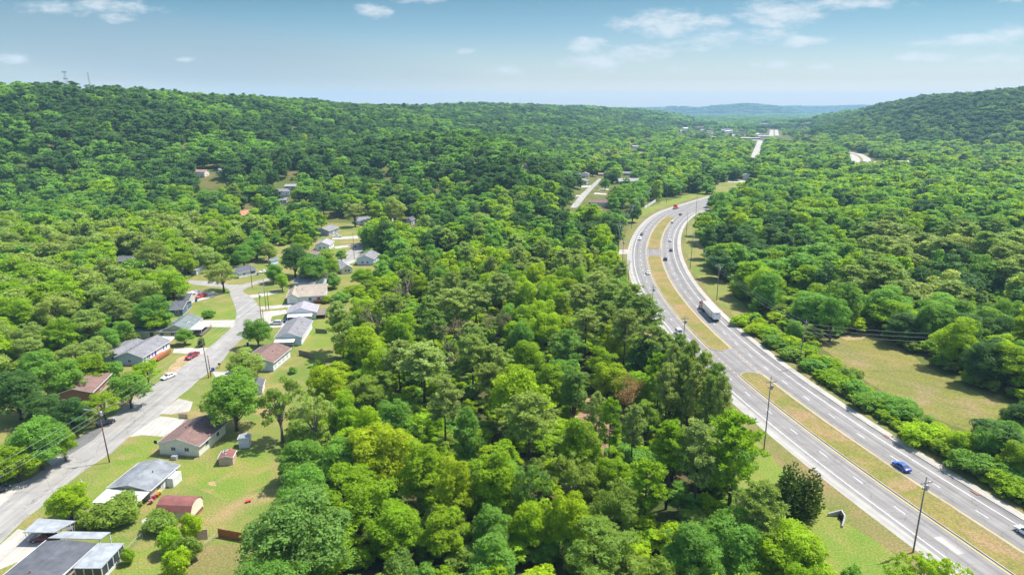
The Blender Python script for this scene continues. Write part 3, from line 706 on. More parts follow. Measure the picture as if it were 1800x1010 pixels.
# the low dark house with carport in the corner
cen_, ang, Ln, W_, sg = rect((266, 1014), (328, 951), (158, 1008), 2.7)
A, B, C, D = [np.array(g(*p, 2.7)) for p in ((81, 948), (176.7, 949), (116, 1010), (2, 1012))]
u = (A - D) / np.hypot(*(A - D)); v = np.array([u[1], -u[0]]); wid = float(np.dot(B - A, v)); ln = 26.0; top = A
cc = top - u * ln / 2 + v * wid / 2; ang = math.atan2(u[1], u[0]); HOUSES.append((cc[0], cc[1], 12))
hs = thing('house', (cc[0], cc[1], 0), ang, 'low house with dark flat roof, silver carport and glazed sunroom in the corner', 'house')
w = MB(); w.box(-ln / 2 + .4, ln / 2 - .4, -wid / 2 + .4, wid / 2 - .4, 0, 2.6); w.build('wall', M['beige_wall'], hs)
r = MB(); r.prism([(-wid / 2, 2.6), (wid * 0.02, 3.05), (wid / 2, 2.6), (wid / 2, 2.42), (-wid / 2, 2.42)], -ln / 2, ln / 2, axis='x'); ro = r.build('roof', M['roof_membrane'], hs)
e = MB(); e.box(-ln / 2, ln / 2, wid / 2 + .003, wid / 2 + .08, 2.4, 2.68); e.box(-ln / 2, ln / 2, -wid / 2 - .08, -wid / 2 - .003, 2.4, 2.68); e.build('fascia', M['white'], hs)
vp = MB(); vp.tube([(ln / 2 - 9.5, 0.5, 2.8), (ln / 2 - 9.5, 0.5, 3.45)], 0.14, 8); vp.build('vent_pipe', M['brick'], ro)
def loc_(px, py, z):
    p = np.array(g(px, py, z)) - cc; return float(p @ u), float(p @ np.array([-u[1], u[0]]))
c1 = [loc_(*p, 2.75) for p in ((40, 935.5), (68, 910.5), (134, 915.3), (95, 936))]
def slab(name, pts, z, t, m, parent):
    q = MB(); n = len(pts); q.add([(x, y, z) for x, y in pts] + [(x, y, z - t) for x, y in pts], [tuple(range(n)), tuple(range(n, 2 * n))[::-1]] + [(i, (i + 1) % n, n + (i + 1) % n, n + i) for i in range(n)])
    return q.build(name, M[m], parent)
x0 = min(p[0] for p in c1) ; x1 = max(p[0] for p in c1); y0 = min(p[1] for p in c1); y1 = max(p[1] for p in c1)
slab('carport_roof', c1, 2.85, 0.16, 'roof_metal_pale', hs)
for (x, y) in ((0.18, 0.0), (0.82, 0.0), (0.25, 1.0), (0.85, 1.0)):
    a = np.array(c1[0]) * (1 - x) + np.array(c1[1]) * x; b_ = np.array(c1[3]) * (1 - x) + np.array(c1[2]) * x; q = a * (1 - y) + b_ * y; q = q * 0.97 + np.mean(c1, 0) * 0.03
    p = MB()
    for d in (-0.55, 0.55): p.tube([(q[0], q[1], 0), (q[0] + d, q[1], 2.68)], 0.06, 6)
    p.build('post', M['white'], hs)
c2 = [loc_(*p, 2.9) for p in ((84, 947), (111, 935), (195, 936.5), (177, 949))]
slab('porch_roof', c2, 3.18, 0.12, 'roof_metal_pale', hs)
for q in (c2[2], c2[3], c2[1]):
    q = np.array(q) * 0.95 + np.mean(c2, 0) * 0.05; p = MB(); p.box(q[0] - .07, q[0] + .07, q[1] - .07, q[1] + .07, 0, 3.05); p.build('post', M['white'], hs)
c3 = [loc_(*p, 2.6) for p in ((128, 999.5), (178, 999.5), (219, 955), (172, 955))]
slab('sunroom_roof', c3, 2.78, 0.14, 'roof_metal_pale', hs)
ce = np.mean(c3, 0); c3i = [tuple(np.array(p) * 0.94 + ce * 0.06) for p in c3]
slab('sunroom_base', c3i, 0.7, 0.7, 'white', hs)
gl = MB(); gi_ = [tuple(np.array(p) * 0.985 + ce * 0.015) for p in c3i]; gl.add([(x, y, 0.702) for x, y in gi_] + [(x, y, 2.62) for x, y in gi_], [(i, (i + 1) % 4, 4 + (i + 1) % 4, 4 + i) for i in range(4)]); gl.build('sunroom_glazing', M['glass'], hs)
for i in range(4):
    a, b_ = np.array(c3i[i]), np.array(c3i[(i + 1) % 4]); n = max(2, int(np.hypot(*(b_ - a)) / 1.5))
    for k in range(n):
        q = a + (b_ - a) * k / n; p = MB(); p.box(q[0] - .07, q[0] + .07, q[1] - .07, q[1] + .07, 0.7, 2.64); p.build('mullion', M['white'], hs)
# brown roofed house half hidden at the left
h, (L_, W_, sg) = hrect('house with plain brown roof and metal flue half hidden by trees', (163, 690), (201, 652), (104, 684), 'brick', 'shingle_brown', 2.7, 1.6, 0.5,
    vents=[(0.55, 0.25 * 1, 1.2, 'steel')], windows=[('near', 0.4, 1, 1.4, 1.1), ('near', 0.75, 1, 1.4, 1.1)])
rb = MB(); rb.prism([(0.6, 4.0), (0.6, 4.75), (W_ * 0.3, 4.1), (W_ * 0.3, 3.6)], -L_ * 0.1, L_ * 0.38, axis='x'); rb.build('dormer', M['shingle_brown'], h)
hrect('pale metal roofed carport behind the big left tree', (87, 734), (109, 724.5), (48, 720), 'white', 'roof_metal_pale', 2.7, 1.0, 0.5, name='garage', cat='garage', found=False)
# blue house
h, (L_, W_, sg) = hrect('blue house with grey roof, bright blue shutters and an orange wooden deck', (250.5, 629), (301, 598), (200, 628), 'blue_siding', 'shingle_grey', 2.9, 1.9, 0.5,
    windows=[('near', 0.13, 1.0, 1.3, 1.2, 'white', 'blue_paint'), ('near', 0.30, 1.0, 1.2, 1.2, 'white', 'blue_paint'), ('near', 0.62, 1.0, 1.2, 1.2, 'white'), ('near', 0.82, 1.0, 1.2, 1.3, 'white', 'blue_paint'), ('front', 0.5, 1.0, 1.1, 1.0)],
    doors=[('near', 0.46, 'blue_paint')])
wf = MB(); wf.box(-L_ / 2 + .02, L_ / 2 - .02, *sorted((-sg * (W_ / 2 + .003), -sg * (W_ / 2 + .03))), 0.33, 2.78); wf.build('front_wall', M['white_siding'], h)
dk = MB(); y0 = -sg * (W_ / 2 + .06); y1 = -sg * (W_ / 2 + 3.2)
dk.box(-L_ * 0.30, L_ * 0.18, *sorted((y0, y1)), 0.55, 0.75)
for k in range(13):
    x = -L_ * 0.30 + k * L_ * 0.48 / 12; dk.box(x - .05, x + .05, *sorted((y1, y1 + sg * .1)), 0.0, 1.65)
dk.box(-L_ * 0.30, L_ * 0.18, *sorted((y1 - sg * .01, y1 + sg * .11)), 1.65, 1.75); dk.box(-L_ * 0.30, L_ * 0.18, *sorted((y1 + sg * .02, y1 + sg * .08)), 0.85, 1.5)
dk.box(L_ * 0.181, L_ * 0.36, *sorted((y0 - sg * .3, y0 - sg * 1.6)), 0.0, 0.45); dk.build('deck', M['deck_wood'], h)
awning(h, L_ / 2 + .55, L_ / 2 + 5.0, -W_ / 2 - .3, 1.2, 2.75, 2.7, 'white', [(L_ / 2 + 4.7, -sg * W_ / 2), (L_ / 2 + 4.7, 0.9)])
hrect('low grey roofed rear wing behind the blue house', (218, 625), (262, 600), (190, 616), 'blue_siding', 'shingle_grey', 2.6, 1.0, 0.4, windows=[('front', 0.5, 1, 1, 1)])
# yellow house with green-grey roof
h, (L_, W_, sg) = hrect('long pale yellow house with green grey roof above a concrete driveway', (318, 582.5), (231.5, 583), (341, 564), 'yellow_siding', 'shingle_green', 2.9, 1.7, 0.45,
    windows=[('near', 0.18, 1.2, 1.2, 1.0), ('near', 0.62, 0.9, 1.1, 1.5, 'dark'), ('near', 0.4, 1.2, 1.2, 1.0)])
h2, (L2, W2, sg2) = hrect('front wing of the yellow house with green grey gable and white porch roof', (331, 580), (357, 559), (284, 580.5), 'yellow_siding', 'shingle_green', 3.2, 2.1, 0.5,
    windows=[('front', 0.5, 1.2, 1.3, 1.0), ('near', 0.5, 1.2, 1.3, 1.0)], doors=[('near', 0.25)])
p_ = -sg2
awning(h2, -L2 * 0.42, L2 * 0.3, *sorted((p_ * (W2 / 2 + .52), p_ * (W2 / 2 + 4.6))), 2.75, 2.75, 'white', [(-L2 * 0.4, p_ * (W2 / 2 + 4.4)), (L2 * 0.27, p_ * (W2 / 2 + 4.4))], name='porch_roof')
dk = MB(); dk.box(-L2 * 0.42, L2 * 0.3, *sorted((p_ * (W2 / 2 + .06), p_ * (W2 / 2 + 4.6))), 0.4, 0.6)
for k in range(10): x = -L2 * .42 + k * L2 * .72 / 9; dk.box(x - .05, x + .05, *sorted((p_ * (W2 / 2 + 4.5), p_ * (W2 / 2 + 4.6))), 0, 1.5)
dk.build('deck', M['old_wood'], h2)
# the row beyond, west side
hrect('dark blue house with dark grey roof half hidden behind trees', (321.5, 543.5), (286, 545), (333, 528), 'dark_blue_siding', 'shingle_dark', 2.9, 1.6, 0.45, windows=[('near', 0.3, 1, 1, 1.2), ('front', 0.5, 1.0, 1.2, 1.2)])
hrect('grey garage roof behind the white camper trailer', (333, 526), (308, 527), (334, 515), 'beige_wall', 'shingle_dark', 2.6, 1.4, 0.4)
hrect('white house with dark roof behind the wide tree at left', (225, 459), (198, 459), (228, 450), 'white_siding', 'shingle_dark', 3.2, 1.4, 0.4, windows=[('near', 0.3, 1.2, 1.2, 1.1), ('near', 0.55, 1.2, 1.0, 1.1)])
hrect('white house with grey roof at the end of the sunlit concrete drive', (327, 471), (303, 470), (327, 463), 'white_siding', 'shingle_grey', 2.9, 1.3, 0.4, windows=[('near', 0.4, 1.1, 1.1, 1.0), ('near', 0.8, 1.1, 1.1, 1.0)])
hrect('open grey roofed garage beside the red car', (345, 475), (319, 473), (346, 467), 'white', 'shingle_lilac', 2.7, 1.1, 0.5, doors=[('near', 0.55, 'dark', 2.6, 2.0)], name='garage', cat='garage')
hrect('pale blue house wall glimpsed under trees', (354, 452), (336, 451), (355, 447), 'pale_blue_siding', 'shingle_grey', 3.0, 1.4, 0.4, windows=[('near', 0.5, 1.2, 1.2, 1.1)])
hrect('small white house with grey roof across the street bend', (452.5, 473), (419, 480), (445, 464.5), 'white_siding', 'shingle_dark', 2.9, 1.5, 0.4, windows=[('near', 0.2, 1.0, 2.2, 1.4), ('near', 0.7, 1.2, 0.9, 0.9)], doors=[('near', 0.45)])
hrect('tiny green shed with brown door by the lawn', (476, 459), (490, 455), (467.5, 459), 'pale_blue_siding', 'shingle_green', 2.8, 1.0, 0.3, name='garden_shed', cat='shed', doors=[('front', 0.45, 'brick', 1.6)])
# the row beyond, east side
hrect('house with plain grey roof behind the tan roofed house', (552, 499), (513, 497), (557, 484), 'pale_blue_siding', 'shingle_grey', 2.9, 1.9, 0.5, windows=[('near', 0.3, 1, 1.2, 1.1), ('near', 0.6, 1, 1.2, 1.1)])
h, (L_, W_, sg) = hrect('house with tan shingle roof, white gable and timber back porch', (574, 519), (520, 522), (566, 499), 'white_siding', 'shingle_tan', 3.0, 2.0, 0.5, windows=[('near', 0.55, 1, 1.2, 1.1), ('near', 0.25, 1, 1.2, 1.1)], vents=[(0.85, .3, .5, 'dark')])
hrect('white front gable of the tan roofed house facing the driveway', (524.5, 523), (530, 508), (503, 522), 'white_siding', 'shingle_tan', 3.0, 1.7, 0.5, doors=[('front', 0.5, 'white', 2.4)])
dk = MB(); dk.box(-L_ * .5, -L_ * .08, *sorted((-sg * (W_ / 2 + .06), -sg * (W_ / 2 + 2.6))), .7, .9); dk.box(-L_ * .5, -L_ * .08, *sorted((-sg * (W_ / 2 + 2.5), -sg * (W_ / 2 + 2.6))), .9, 1.8); dk.build('deck', M['deck_wood'], h)
h, (L_, W_, sg) = hrect('house with lilac grey roof and bright white awning above parked cars', (556.5, 549), (561, 536), (502, 552), 'white_siding', 'shingle_lilac', 3.0, 2.1, 0.5, windows=[('front', .3, 1, 1.2, 1.1), ('near', 0.5, 1, 1.2, 1.1)])
awning(h, -L_ / 2 - .55, -L_ / 2 - 3.6, -W_ / 2 * .8, W_ / 2 * .95, 2.75, 2.4, 'white', [(-L_ / 2 - 3.4, -W_ / 2 * .75), (-L_ / 2 - 3.4, W_ / 2 * .9)])
dk = MB(); dk.box(-L_ * .5, L_ * .5, *sorted((-sg * (W_ / 2 + .06), -sg * (W_ / 2 + 4.2))), 1.5, 1.7)
for x in np.linspace(-L_ * .5, L_ * .5, 7):
    for y in (.2, 4.15): dk.box(x - .06, x + .06, *sorted((-sg * (W_ / 2 + y), -sg * (W_ / 2 + y + .1))), 0, 2.6)
dk.box(-L_ * .5, L_ * .5, *sorted((-sg * (W_ / 2 + 4.12), -sg * (W_ / 2 + 4.28))), 2.6, 2.7); dk.build('deck', M['old_wood'], h)
h, (L_, W_, sg) = hrect('long pale blue house with light grey roof and cream porch awning', (531, 593), (550.5, 563), (482, 593.5), 'pale_blue_siding', 'shingle_grey', 3.2, 1.9, 0.45,
    windows=[('near', .2, 1.1, 1.1, 1.1), ('near', .45, 1.1, 1.1, 1.1), ('near', .7, 1.1, 1.1, 1.1), ('front', .35, 1, 1.2, 1.2)], doors=[('front', .7, 'white')], vents=[(.3, -.4, .35, 'dark'), (.7, -.4, .35, 'dark')])
awning(h, -L_ / 2 - .5, -L_ / 2 - 3.2, *sorted((sg * W_ / 2, -sg * W_ * .28)), 2.8, 2.45, 'cream_board', [(-L_ / 2 - 3.0, sg * (W_ / 2 - .2)), (-L_ / 2 - 3.0, -sg * W_ * .25)])
wf = MB(); wf.box(-L_ / 2 + .02, L_ / 2 - .02, *sorted((-sg * (W_ / 2 + .003), -sg * (W_ / 2 + .03))), 0.33, 3.0); wf.build('side_wall', M['white_siding'], h)
h, (L_, W_, sg) = hrect('white sided house with dark brown roof near the leaning wooden fence', (480.8, 637.5), (512.5, 611.5), (430, 630), 'pale_blue_siding', 'shingle_brown', 3.3, 1.8, 0.45,
    windows=[('near', .12, 1.2, .9, 1.1, 'dark'), ('near', .35, 1.2, 1.2, 1.0, 'dark'), ('near', .58, 1.2, 1.2, 1.0, 'dark'), ('near', .8, 1.2, .9, 1.1, 'dark')], vents=[(.5, -.4, .35, 'dark')])
wf = MB(); wf.box(-L_ / 2 + .02, L_ / 2 - .02, *sorted((-sg * (W_ / 2 + .003), -sg * (W_ / 2 + .03))), 0.33, 3.1); wf.build('side_wall', M['white_siding'], h)
hrect('dark grey shed roof tucked behind the roadside tree', (462, 680), (466.5, 667), (440, 676), 'white', 'shingle_dark', 2.5, 1.1, 0.3, name='garden_shed', cat='shed')
hrect('small white shed with grey gable roof and twin windows', (603, 552), (605, 541), (583, 552), 'white_siding', 'shingle_lilac', 2.6, 1.5, 0.25, name='garden_shed', cat='shed', windows=[('front', .42, 1.2, .7, .8, 'dark'), ('front', .68, 1.2, .7, .8, 'dark')])
# pink shed and grey shed on the lawn
h, (L_, W_, sg) = hrect('small pink board shed with scrap piled on its roof', (409, 804), (416, 791), (384, 803), 'tan_board', 'roof_metal_brown', 2.1, 0.5, 0.15, name='garden_shed', cat='shed', found=False, doors=[('front', .5, 'tan_board', .8, 1.7, .05)])
jk = MB(); rn = random.Random(5)
for k in range(9):
    x, y = rn.uniform(-L_ * .3, L_ * .3), sg * rn.uniform(.05, W_ * .42); z = 2.15 + .5 * (1 - abs(y) / (W_ / 2)); jk.box(x - rn.uniform(.1, .5), x + rn.uniform(.1, .5), y - .12, y + .15, z, z + rn.uniform(.08, .25))
tag(jk.build('scrap_pile', M['steel'], loc=tuple(h.location), rz=h.rotation_euler.z), 'loose metal scrap lying on the pink shed roof', 'scrap')
h, (L_, W_, sg) = hrect('small white grey shed behind the trunk of the big tree', (438, 771), (442, 762), (418, 771), 'white', 'roof_metal_pale', 2.6, .3, 0.15, name='garden_shed', cat='shed', found=False, doors=[('front', .4, 'white', .9, 1.8, .1)])
# upper street
UP = [('grey sided house with wooden deck beside a parked white pickup', (578, 406.5), (596, 400), (557, 404), 'grey_siding', 'shingle_grey', 3.4, 2.0), ('white house with two windows on the lawn below the grey house', (579, 431), (588, 424), (551, 432), 'white_siding', 'shingle_lilac', 3.4, 1.9),
      ('white house with long grey roof at the top of the upper street', (653, 387), (628, 388.5), (652, 381), 'white_siding', 'shingle_grey', 3.0, 1.5), ('grey roof behind the round pale tree at centre left', (688, 385), (677, 385), (689, 380), 'white_siding', 'shingle_grey', 3.0, 1.6),
      ('blue grey house with steep dark roof right of the pale round tree', (723, 388), (733, 383), (713, 388), 'grey_siding', 'shingle_dark', 3.6, 2.0), ('pale blue house behind the dark green oak', (657, 456), (668, 446), (626, 455), 'pale_blue_siding', 'shingle_grey', 3.4, 2.2),
      ('cream cottage with pale metal roof near the street corner', (621, 471), (610, 462), (602, 475), 'cream_board', 'shingle_lilac', 2.8, 1.9), ('pink roofed shed behind the roadside trees', (556, 447), (540, 443), (559, 442), 'white', 'shingle_pink', 2.6, 1.0)]
for i, (lb, A, B, C, wl_, rf, ze, ri) in enumerate(UP):
    h, (L_, W_, sg) = hrect(lb, A, B, C, wl_, rf, ze, ri, 0.4, windows=[('front', .35, 1.1, 1.0, 1.1), ('front', .65, 1.1, 1.0, 1.1), ('near', .3, 1.1, 1.1, 1.0), ('near', .7, 1.1, 1.1, 1.0)], doors=[('near', .5)])
    if i == 0:
        dk = MB(); dk.box(-L_ / 2, L_ / 2, *sorted((sg * (W_ / 2 + .06), sg * (W_ / 2 + 5))), .9, 1.1); dk.box(-L_ / 2 - .1, -L_ / 2, *sorted((sg * (W_ / 2 + .06), sg * (W_ / 2 + 5))), 0, 2.0); dk.build('deck', M['old_wood'], h)
# simple placing for smaller far houses: base pixel, width px, depth, heading
def hfar(label, px, py, wpx, dep, rot, wall, roof, ze=2.9, ri=1.5, hill=False, **kw):
    x, y, z = gz(px, py)
    W = wpx * depth(x, y, z) / FPX
    HOUSES.append((x, y, max(W, dep) * .5 + 2))
    return house(label, (x, y), R(rot), W, dep, 1, wall, roof, ze, ri, .4, z0=z - .2, windows=[('near', .25, 1.0, 1.1, 1.1), ('near', .75, 1.0, 1.1, 1.1), ('back', .5, 1.0, 1.1, 1.1)], doors=[('near', .5)], **kw)
hfar('white house with brown roof beside the side street near the highway', 1057, 361, 38, 9, -8, 'white_siding', 'shingle_brown', 3.2, 1.8)
hfar('grey house with small lawn left of the side street', 1022, 322, 18, 13, 70, 'grey_siding', 'shingle_grey', 3.2, 2)
hfar('white gabled house at the far end of the side street', 1028, 310, 14, 10, 80, 'white_siding', 'shingle_pink', 3.2, 2)
hfar('broad house with large blue grey roof right of the side street', 1104, 322, 38, 14, 4, 'pale_blue_siding', 'shingle_lilac', 3.2, 2.6)
hfar('low house with grey roof behind the broad blue grey roof', 1107, 308, 26, 10, 3, 'grey_siding', 'shingle_grey', 3, 1.8)
hfar('purple brown roof among dark trees beyond the side street', 1095, 301, 14, 9, 0, 'brick', 'shingle_pink', 3, 2)
hfar('red outbuilding with teal roof left of the side street', 1012, 310, 13, 8, 5, 'brick', 'shingle_green', 2.8, 1.4)
hfar('low brown shed at the far end of the side street', 1059, 309, 15, 8, 0, 'grey_siding', 'shingle_pink', 2.6, 1.2)
hfar('white storage building by the curved drive past the highway', 1273, 317, 13, 9, 60, 'white_siding', 'roof_metal_pale', 4, 1.6)
hfar('white tall shed with red tinged roof right of the curved drive', 1311, 316, 9, 7, 80, 'white_siding', 'roof_metal_pale', 6, 1.4)
hfar('grey house between dark trees left of the curved drive', 1238, 312, 13, 9, 70, 'grey_siding', 'shingle_lilac', 4.2, 2)
hfar('cream house with pink roof on the wooded hillside', 355, 310, 19, 9, -4, 'cream_siding', 'shingle_pink', 4.6, 1.8, True)
hfar('small white outbuilding beside the pink roofed hillside house', 389, 304, 8, 6, 40, 'white_siding', 'shingle_grey', 3, 1.6, True)
hfar('white house with grey roof in the hillside clearing', 500, 343, 20, 10, 12, 'white_siding', 'shingle_grey', 3.8, 1.8, True)
hfar('low grey roofed house just above the white clearing house', 512, 332, 18, 8, 5, 'grey_siding', 'shingle_lilac', 3.0, 1.4, True)
hfar('grey shed roof just below the white clearing house', 499, 356, 12, 6, 0, 'grey_siding', 'shingle_lilac', 2.8, 1.2, True)
hfar('orange roofed house peeping from trees at left', 430, 383, 17, 11, 35, 'cream_board', 'roof_orange', 3.0, 3.2)
# town far away
FT = [(1580, 289, 36, 16, 2, 'beige_wall', 'roof_metal_pale', 'long flat brown shop with white roof edge beside the distant highway'), (1602, 283.5, 14, 10, 0, 'white', 'shingle_pink', 'small pink roofed shop beside the distant highway'),
      (1318, 245.5, 34, 14, 1, 'brick', 'roof_metal_pale', 'low red fronted shop row in the far town'), (1342, 241.5, 22, 18, 0, 'white', 'roof_metal_pale', 'white flat shop behind the red fronted row'),
      (1300, 235, 20, 14, -3, 'grey_siding', 'shingle_grey', 'dark grey roofed warehouse left of the far highway'), (1277, 233, 9, 12, 10, 'white', 'roof_metal_pale', 'small white block left of the dark warehouse'),
      (1345, 219, 17, 20, 0, 'white', 'roof_metal_pale', 'white building at the head of the far highway'), (1310, 206, 14, 24, 0, 'tan_board', 'shingle_pink', 'long tan building below the distant hills'),
      (1243, 209.5, 10, 24, 0, 'white', 'roof_metal_pale', 'bright white shed left of the far town centre'), (1216, 208.5, 16, 24, 0, 'tan_board', 'shingle_pink', 'tan warehouse at the left of the far town'),
      (1250, 213.5, 14, 20, 0, 'white', 'roof_metal_pale', 'long white building below the bright white shed'), (1274, 213, 12, 20, 0, 'white', 'shingle_lilac', 'pale building right of the long white one'),
      (1196, 232, 7, 12, 0, 'white', 'roof_metal_pale', 'lone white house in trees left of the town'), (1246, 232.5, 8, 12, 0, 'white', 'shingle_pink', 'house with pink roof before the town'),
      (1270, 230, 9, 14, 0, 'white', 'roof_metal_pale', 'pale roofed building at the near edge of town'), (1325, 226, 8, 14, 0, 'white', 'shingle_grey', 'white house left of the far highway strip'),
      (1331, 237, 6, 10, 0, 'white', 'roof_metal_pale', 'tiny white kiosk by the far highway strip'), (1109, 256, 14, 14, 0, 'white', 'shingle_pink', 'white house with red roof in the middle distance'),
      (1117, 260, 13, 12, 10, 'white_siding', 'shingle_lilac', 'white long house below the red roofed one'), (928, 296, 6, 8, 70, 'white_siding', 'shingle_grey', 'narrow white house among trees in mid picture'),
      (1196, 236, 5, 10, 0, 'white', 'shingle_grey', 'small white cottage below the lone white house'), (875, 255, 10, 9, 20, 'cream_board', 'shingle_tan', 'tan house in a small gap at mid left'),
      (862, 244, 6, 9, 0, 'cream_board', 'shingle_pink', 'pink roof above the tan house in the gap'), (680, 286, 10, 9, 0, 'grey_siding', 'shingle_lilac', 'grey roof in trees at mid left'), (1528, 268, 8, 9, 10, 'grey_siding', 'shingle_dark', 'blue grey house right of the distant highway')]
for px, py, wpx, dep, rot, wl_, rf, lb in FT:
    rf = rf.replace('roof_metal_pale', 'white')
    flat = 'shop' in lb or 'warehouse' in lb or 'building' in lb
    hfar(lb, px, py, wpx, dep, rot, wl_, rf, 5 if flat else 3.4, .7 if flat else 2, False, name='shop_building' if flat else 'house', cat='shop' if 'shop' in lb else ('warehouse' if flat else 'house'))
rn = random.Random(21)
for (xa, xb, ya, yb, n_) in ((1195, 1400, 206, 216, 13), (1200, 1340, 222, 244, 12), (1120, 1230, 225, 262, 5)):
    for k in range(n_):
        o_ = hfar('tiny pale roof among trees of the far town', rn.uniform(xa, xb), rn.uniform(ya, yb), rn.uniform(6, 11), 12, rn.uniform(-30, 30), 'white', rn.choice(['white', 'shingle_lilac', 'white', 'shingle_pink']), 4, 1.5)
        o_['group'] = 'pale roofs of the far town'
for k, (px, py) in enumerate([(905, 268), (948, 283), (962, 262), (1010, 272), (1130, 272), (1145, 290), (1075, 283), (780, 300), (1165, 262)]):
    o_ = hfar('pale roof glimpsed among the woods of the middle distance', px, py, rn.uniform(9, 14), 10, rn.uniform(-40, 40), 'white_siding', rn.choice(['shingle_lilac', 'shingle_grey', 'white', 'shingle_pink']), 3.4, 1.8)
    o_['group'] = 'pale roofs in the middle distance woods'
# fences and yard things
def post_fence(name, label, pts, hgt, kind, m, cat='fence'):
    c = pts[0]; f = thing(name, (c[0], c[1], 0), 0, label, cat); P = [(x - c[0], y - c[1]) for x, y in pts]
    if kind == 'board':
        b = MB(); po = MB()
        for (x0, y0), (x1, y1) in zip(P, P[1:]):
            l = math.hypot(x1 - x0, y1 - y0); n = max(2, int(l / .16)); ux, uy = (x1 - x0) / l, (y1 - y0) / l
            for k in range(n):
                a = k * l / n; e = a + l / n - .012; hh = hgt + .04 * math.sin(k * 2.1)
                q = [(x0 + ux * t + s * uy * .02, y0 + uy * t - s * ux * .02) for t, s in ((a, 1), (e, 1), (e, -1), (a, -1))]
                b.add([(x, y, .03) for x, y in q] + [(x, y, hh) for x, y in q], [(3, 2, 1, 0), (4, 5, 6, 7), (0, 1, 5, 4), (1, 2, 6, 5), (2, 3, 7, 6), (3, 0, 4, 7)])
        b.build('boards', M[m], f)
        for (x, y) in P: q = MB(); q.box(x - .06, x + .06, y - .06, y + .06, 0, hgt + .12); q.build('post', M[m], f)
    else:
        ml = MB()
        for (x0, y0), (x1, y1) in zip(P, P[1:]):
            ml.tube([(x0, y0, hgt), (x1, y1, hgt)], .03, 5)
            l = math.hypot(x1 - x0, y1 - y0); n = int(l / .45)
            for k in range(n):
                for d in (.45, -.45):
                    t0, t1 = k / n, min(max((k * .45 + d * 2.2) / l, 0), 1); ml.tube([(x0 + (x1 - x0) * t0, y0 + (y1 - y0) * t0, .05), (x0 + (x1 - x0) * t1, y0 + (y1 - y0) * t1, hgt)], .008, 3, False)
        ml.build('mesh_panel', M['steel'], f)
        for (x0, y0), (x1, y1) in zip(P, P[1:]):
            l = math.hypot(x1 - x0, y1 - y0); n = max(1, int(l / 3))
            for k in range(n): t = k / n; x, y = x0 + (x1 - x0) * t, y0 + (y1 - y0) * t; q = MB(); q.tube([(x, y, 0), (x, y, hgt + .05)], .035, 6); q.build('post', M['steel'], f)
    return f
post_fence('wooden_fence', 'orange brown wooden board fence beside the big green tree', [g(385, 943), g(405, 946.5), g(440, 953)], 1.9, 'board', 'fence_wood')
post_fence('wire_fence', 'grey wire fence running from the orange fence along the lawn', [g(384, 943), g(362, 962), g(340, 986), g(318, 1012)], 1.2, 'mesh', 'steel')
post_fence('wire_fence', 'grey wire fence beside the low corner house', [g(251, 946), g(238, 958), g(222, 974)], 1.3, 'mesh', 'steel')
post_fence('wooden_fence', 'weathered grey board fence behind the pale blue house', [g(526, 624), g(540, 627), g(552, 632)], 1.9, 'board', 'old_wood')
post_fence('wooden_fence', 'dark weathered privacy fence below the wooden deck', [g(555, 585), g(575, 586)], 1.7, 'board', 'old_wood')
post_fence('wooden_fence', 'white board fence on the bank beside the highway', [g(1133, 367), g(1143, 361), g(1153, 354)], 2.4, 'board', 'white')
post_fence('wooden_fence', 'short brown board fence beside the concrete driveway', [g(315, 735), g(330, 735.5)], 1.4, 'board', 'tan_board')
bd = MB(); bd.box(-.06, .06, -1.0, 1.0, 0, 2.1); bd.build('panel', M['tan_board'])
bd_ = bpy.data.objects['panel']; bd_.name = 'gate_panel'; bd_.location = (*g(356, 948), 0); bd_.rotation_euler = (0, R(8), R(100)); tag(bd_, 'pale pink gate panel standing by the wire fence corner', 'gate')
# culvert headwall by the highway
x, y, a = hw(s_of_y(g(1470, 905)[1]), -24.0); x, y = g(1478, 908)
cv = thing('culvert_headwall', (x, y, 0), 0, 'angled concrete culvert headwall in the grass by the highway', 'culvert')
P = [np.array(g(*p)) - np.array((x, y)) for p in ((1455, 906), (1478, 906.5), (1484, 917), (1480, 927))]
for i, (a_, b_) in enumerate(zip(P, P[1:])):
    d = b_ - a_; d /= np.hypot(*d); n = np.array([-d[1], d[0]]) * .14; hz = (1.35, 1.5, 1.5)[i]; q = [a_ + n, b_ + n, b_ - n, a_ - n]
    m_ = MB(); h0, h1 = (.6, 1.5) if i == 0 else ((1.5, 1.5) if i == 1 else (1.5, .5)); hs_ = (h0, h1, h1, h0)
    m_.add([(p[0], p[1], -.1) for p in q] + [(p[0], p[1], hh) for p, hh in zip(q, hs_)], [(3, 2, 1, 0), (4, 5, 6, 7), (0, 1, 5, 4), (1, 2, 6, 5), (2, 3, 7, 6), (3, 0, 4, 7)]); m_.build('wing_wall', M['block'], cv)
m_ = MB(); c_ = (P[1] + P[2]) / 2 - np.array([.25, .0]); m_.tube([(c_[0] - .25, c_[1] - .1, .6), (c_[0] + .1, c_[1] + .04, .6)], .55, 14); m_.build('pipe', M['dark'], cv)
for px, py, dx in ((1456, 769, 0), (1797, 0, 0), (1714, 866, 0), (1558, 767, 0)):
    if py:
        x, y = g(px, py); q = MB(); q.box(-.9, .9, -.35, .35, -.1, .17); q.box(-.75, .75, -.37, -.352, .02, .13)
        o = q.build('storm_drain', M['brick'], loc=(x, y, .0), rz=math.atan2(*np.array(hw(s_of_y(y) + 1, 0)[1::-1]) - np.array(hw(s_of_y(y), 0)[1::-1]))); tag(o, 'rusty brown storm drain inlet in the kerb, %s' % {1456: 'on the median', 1714: 'right of the blue car', 1558: 'behind the blue car'}[px], 'drain')
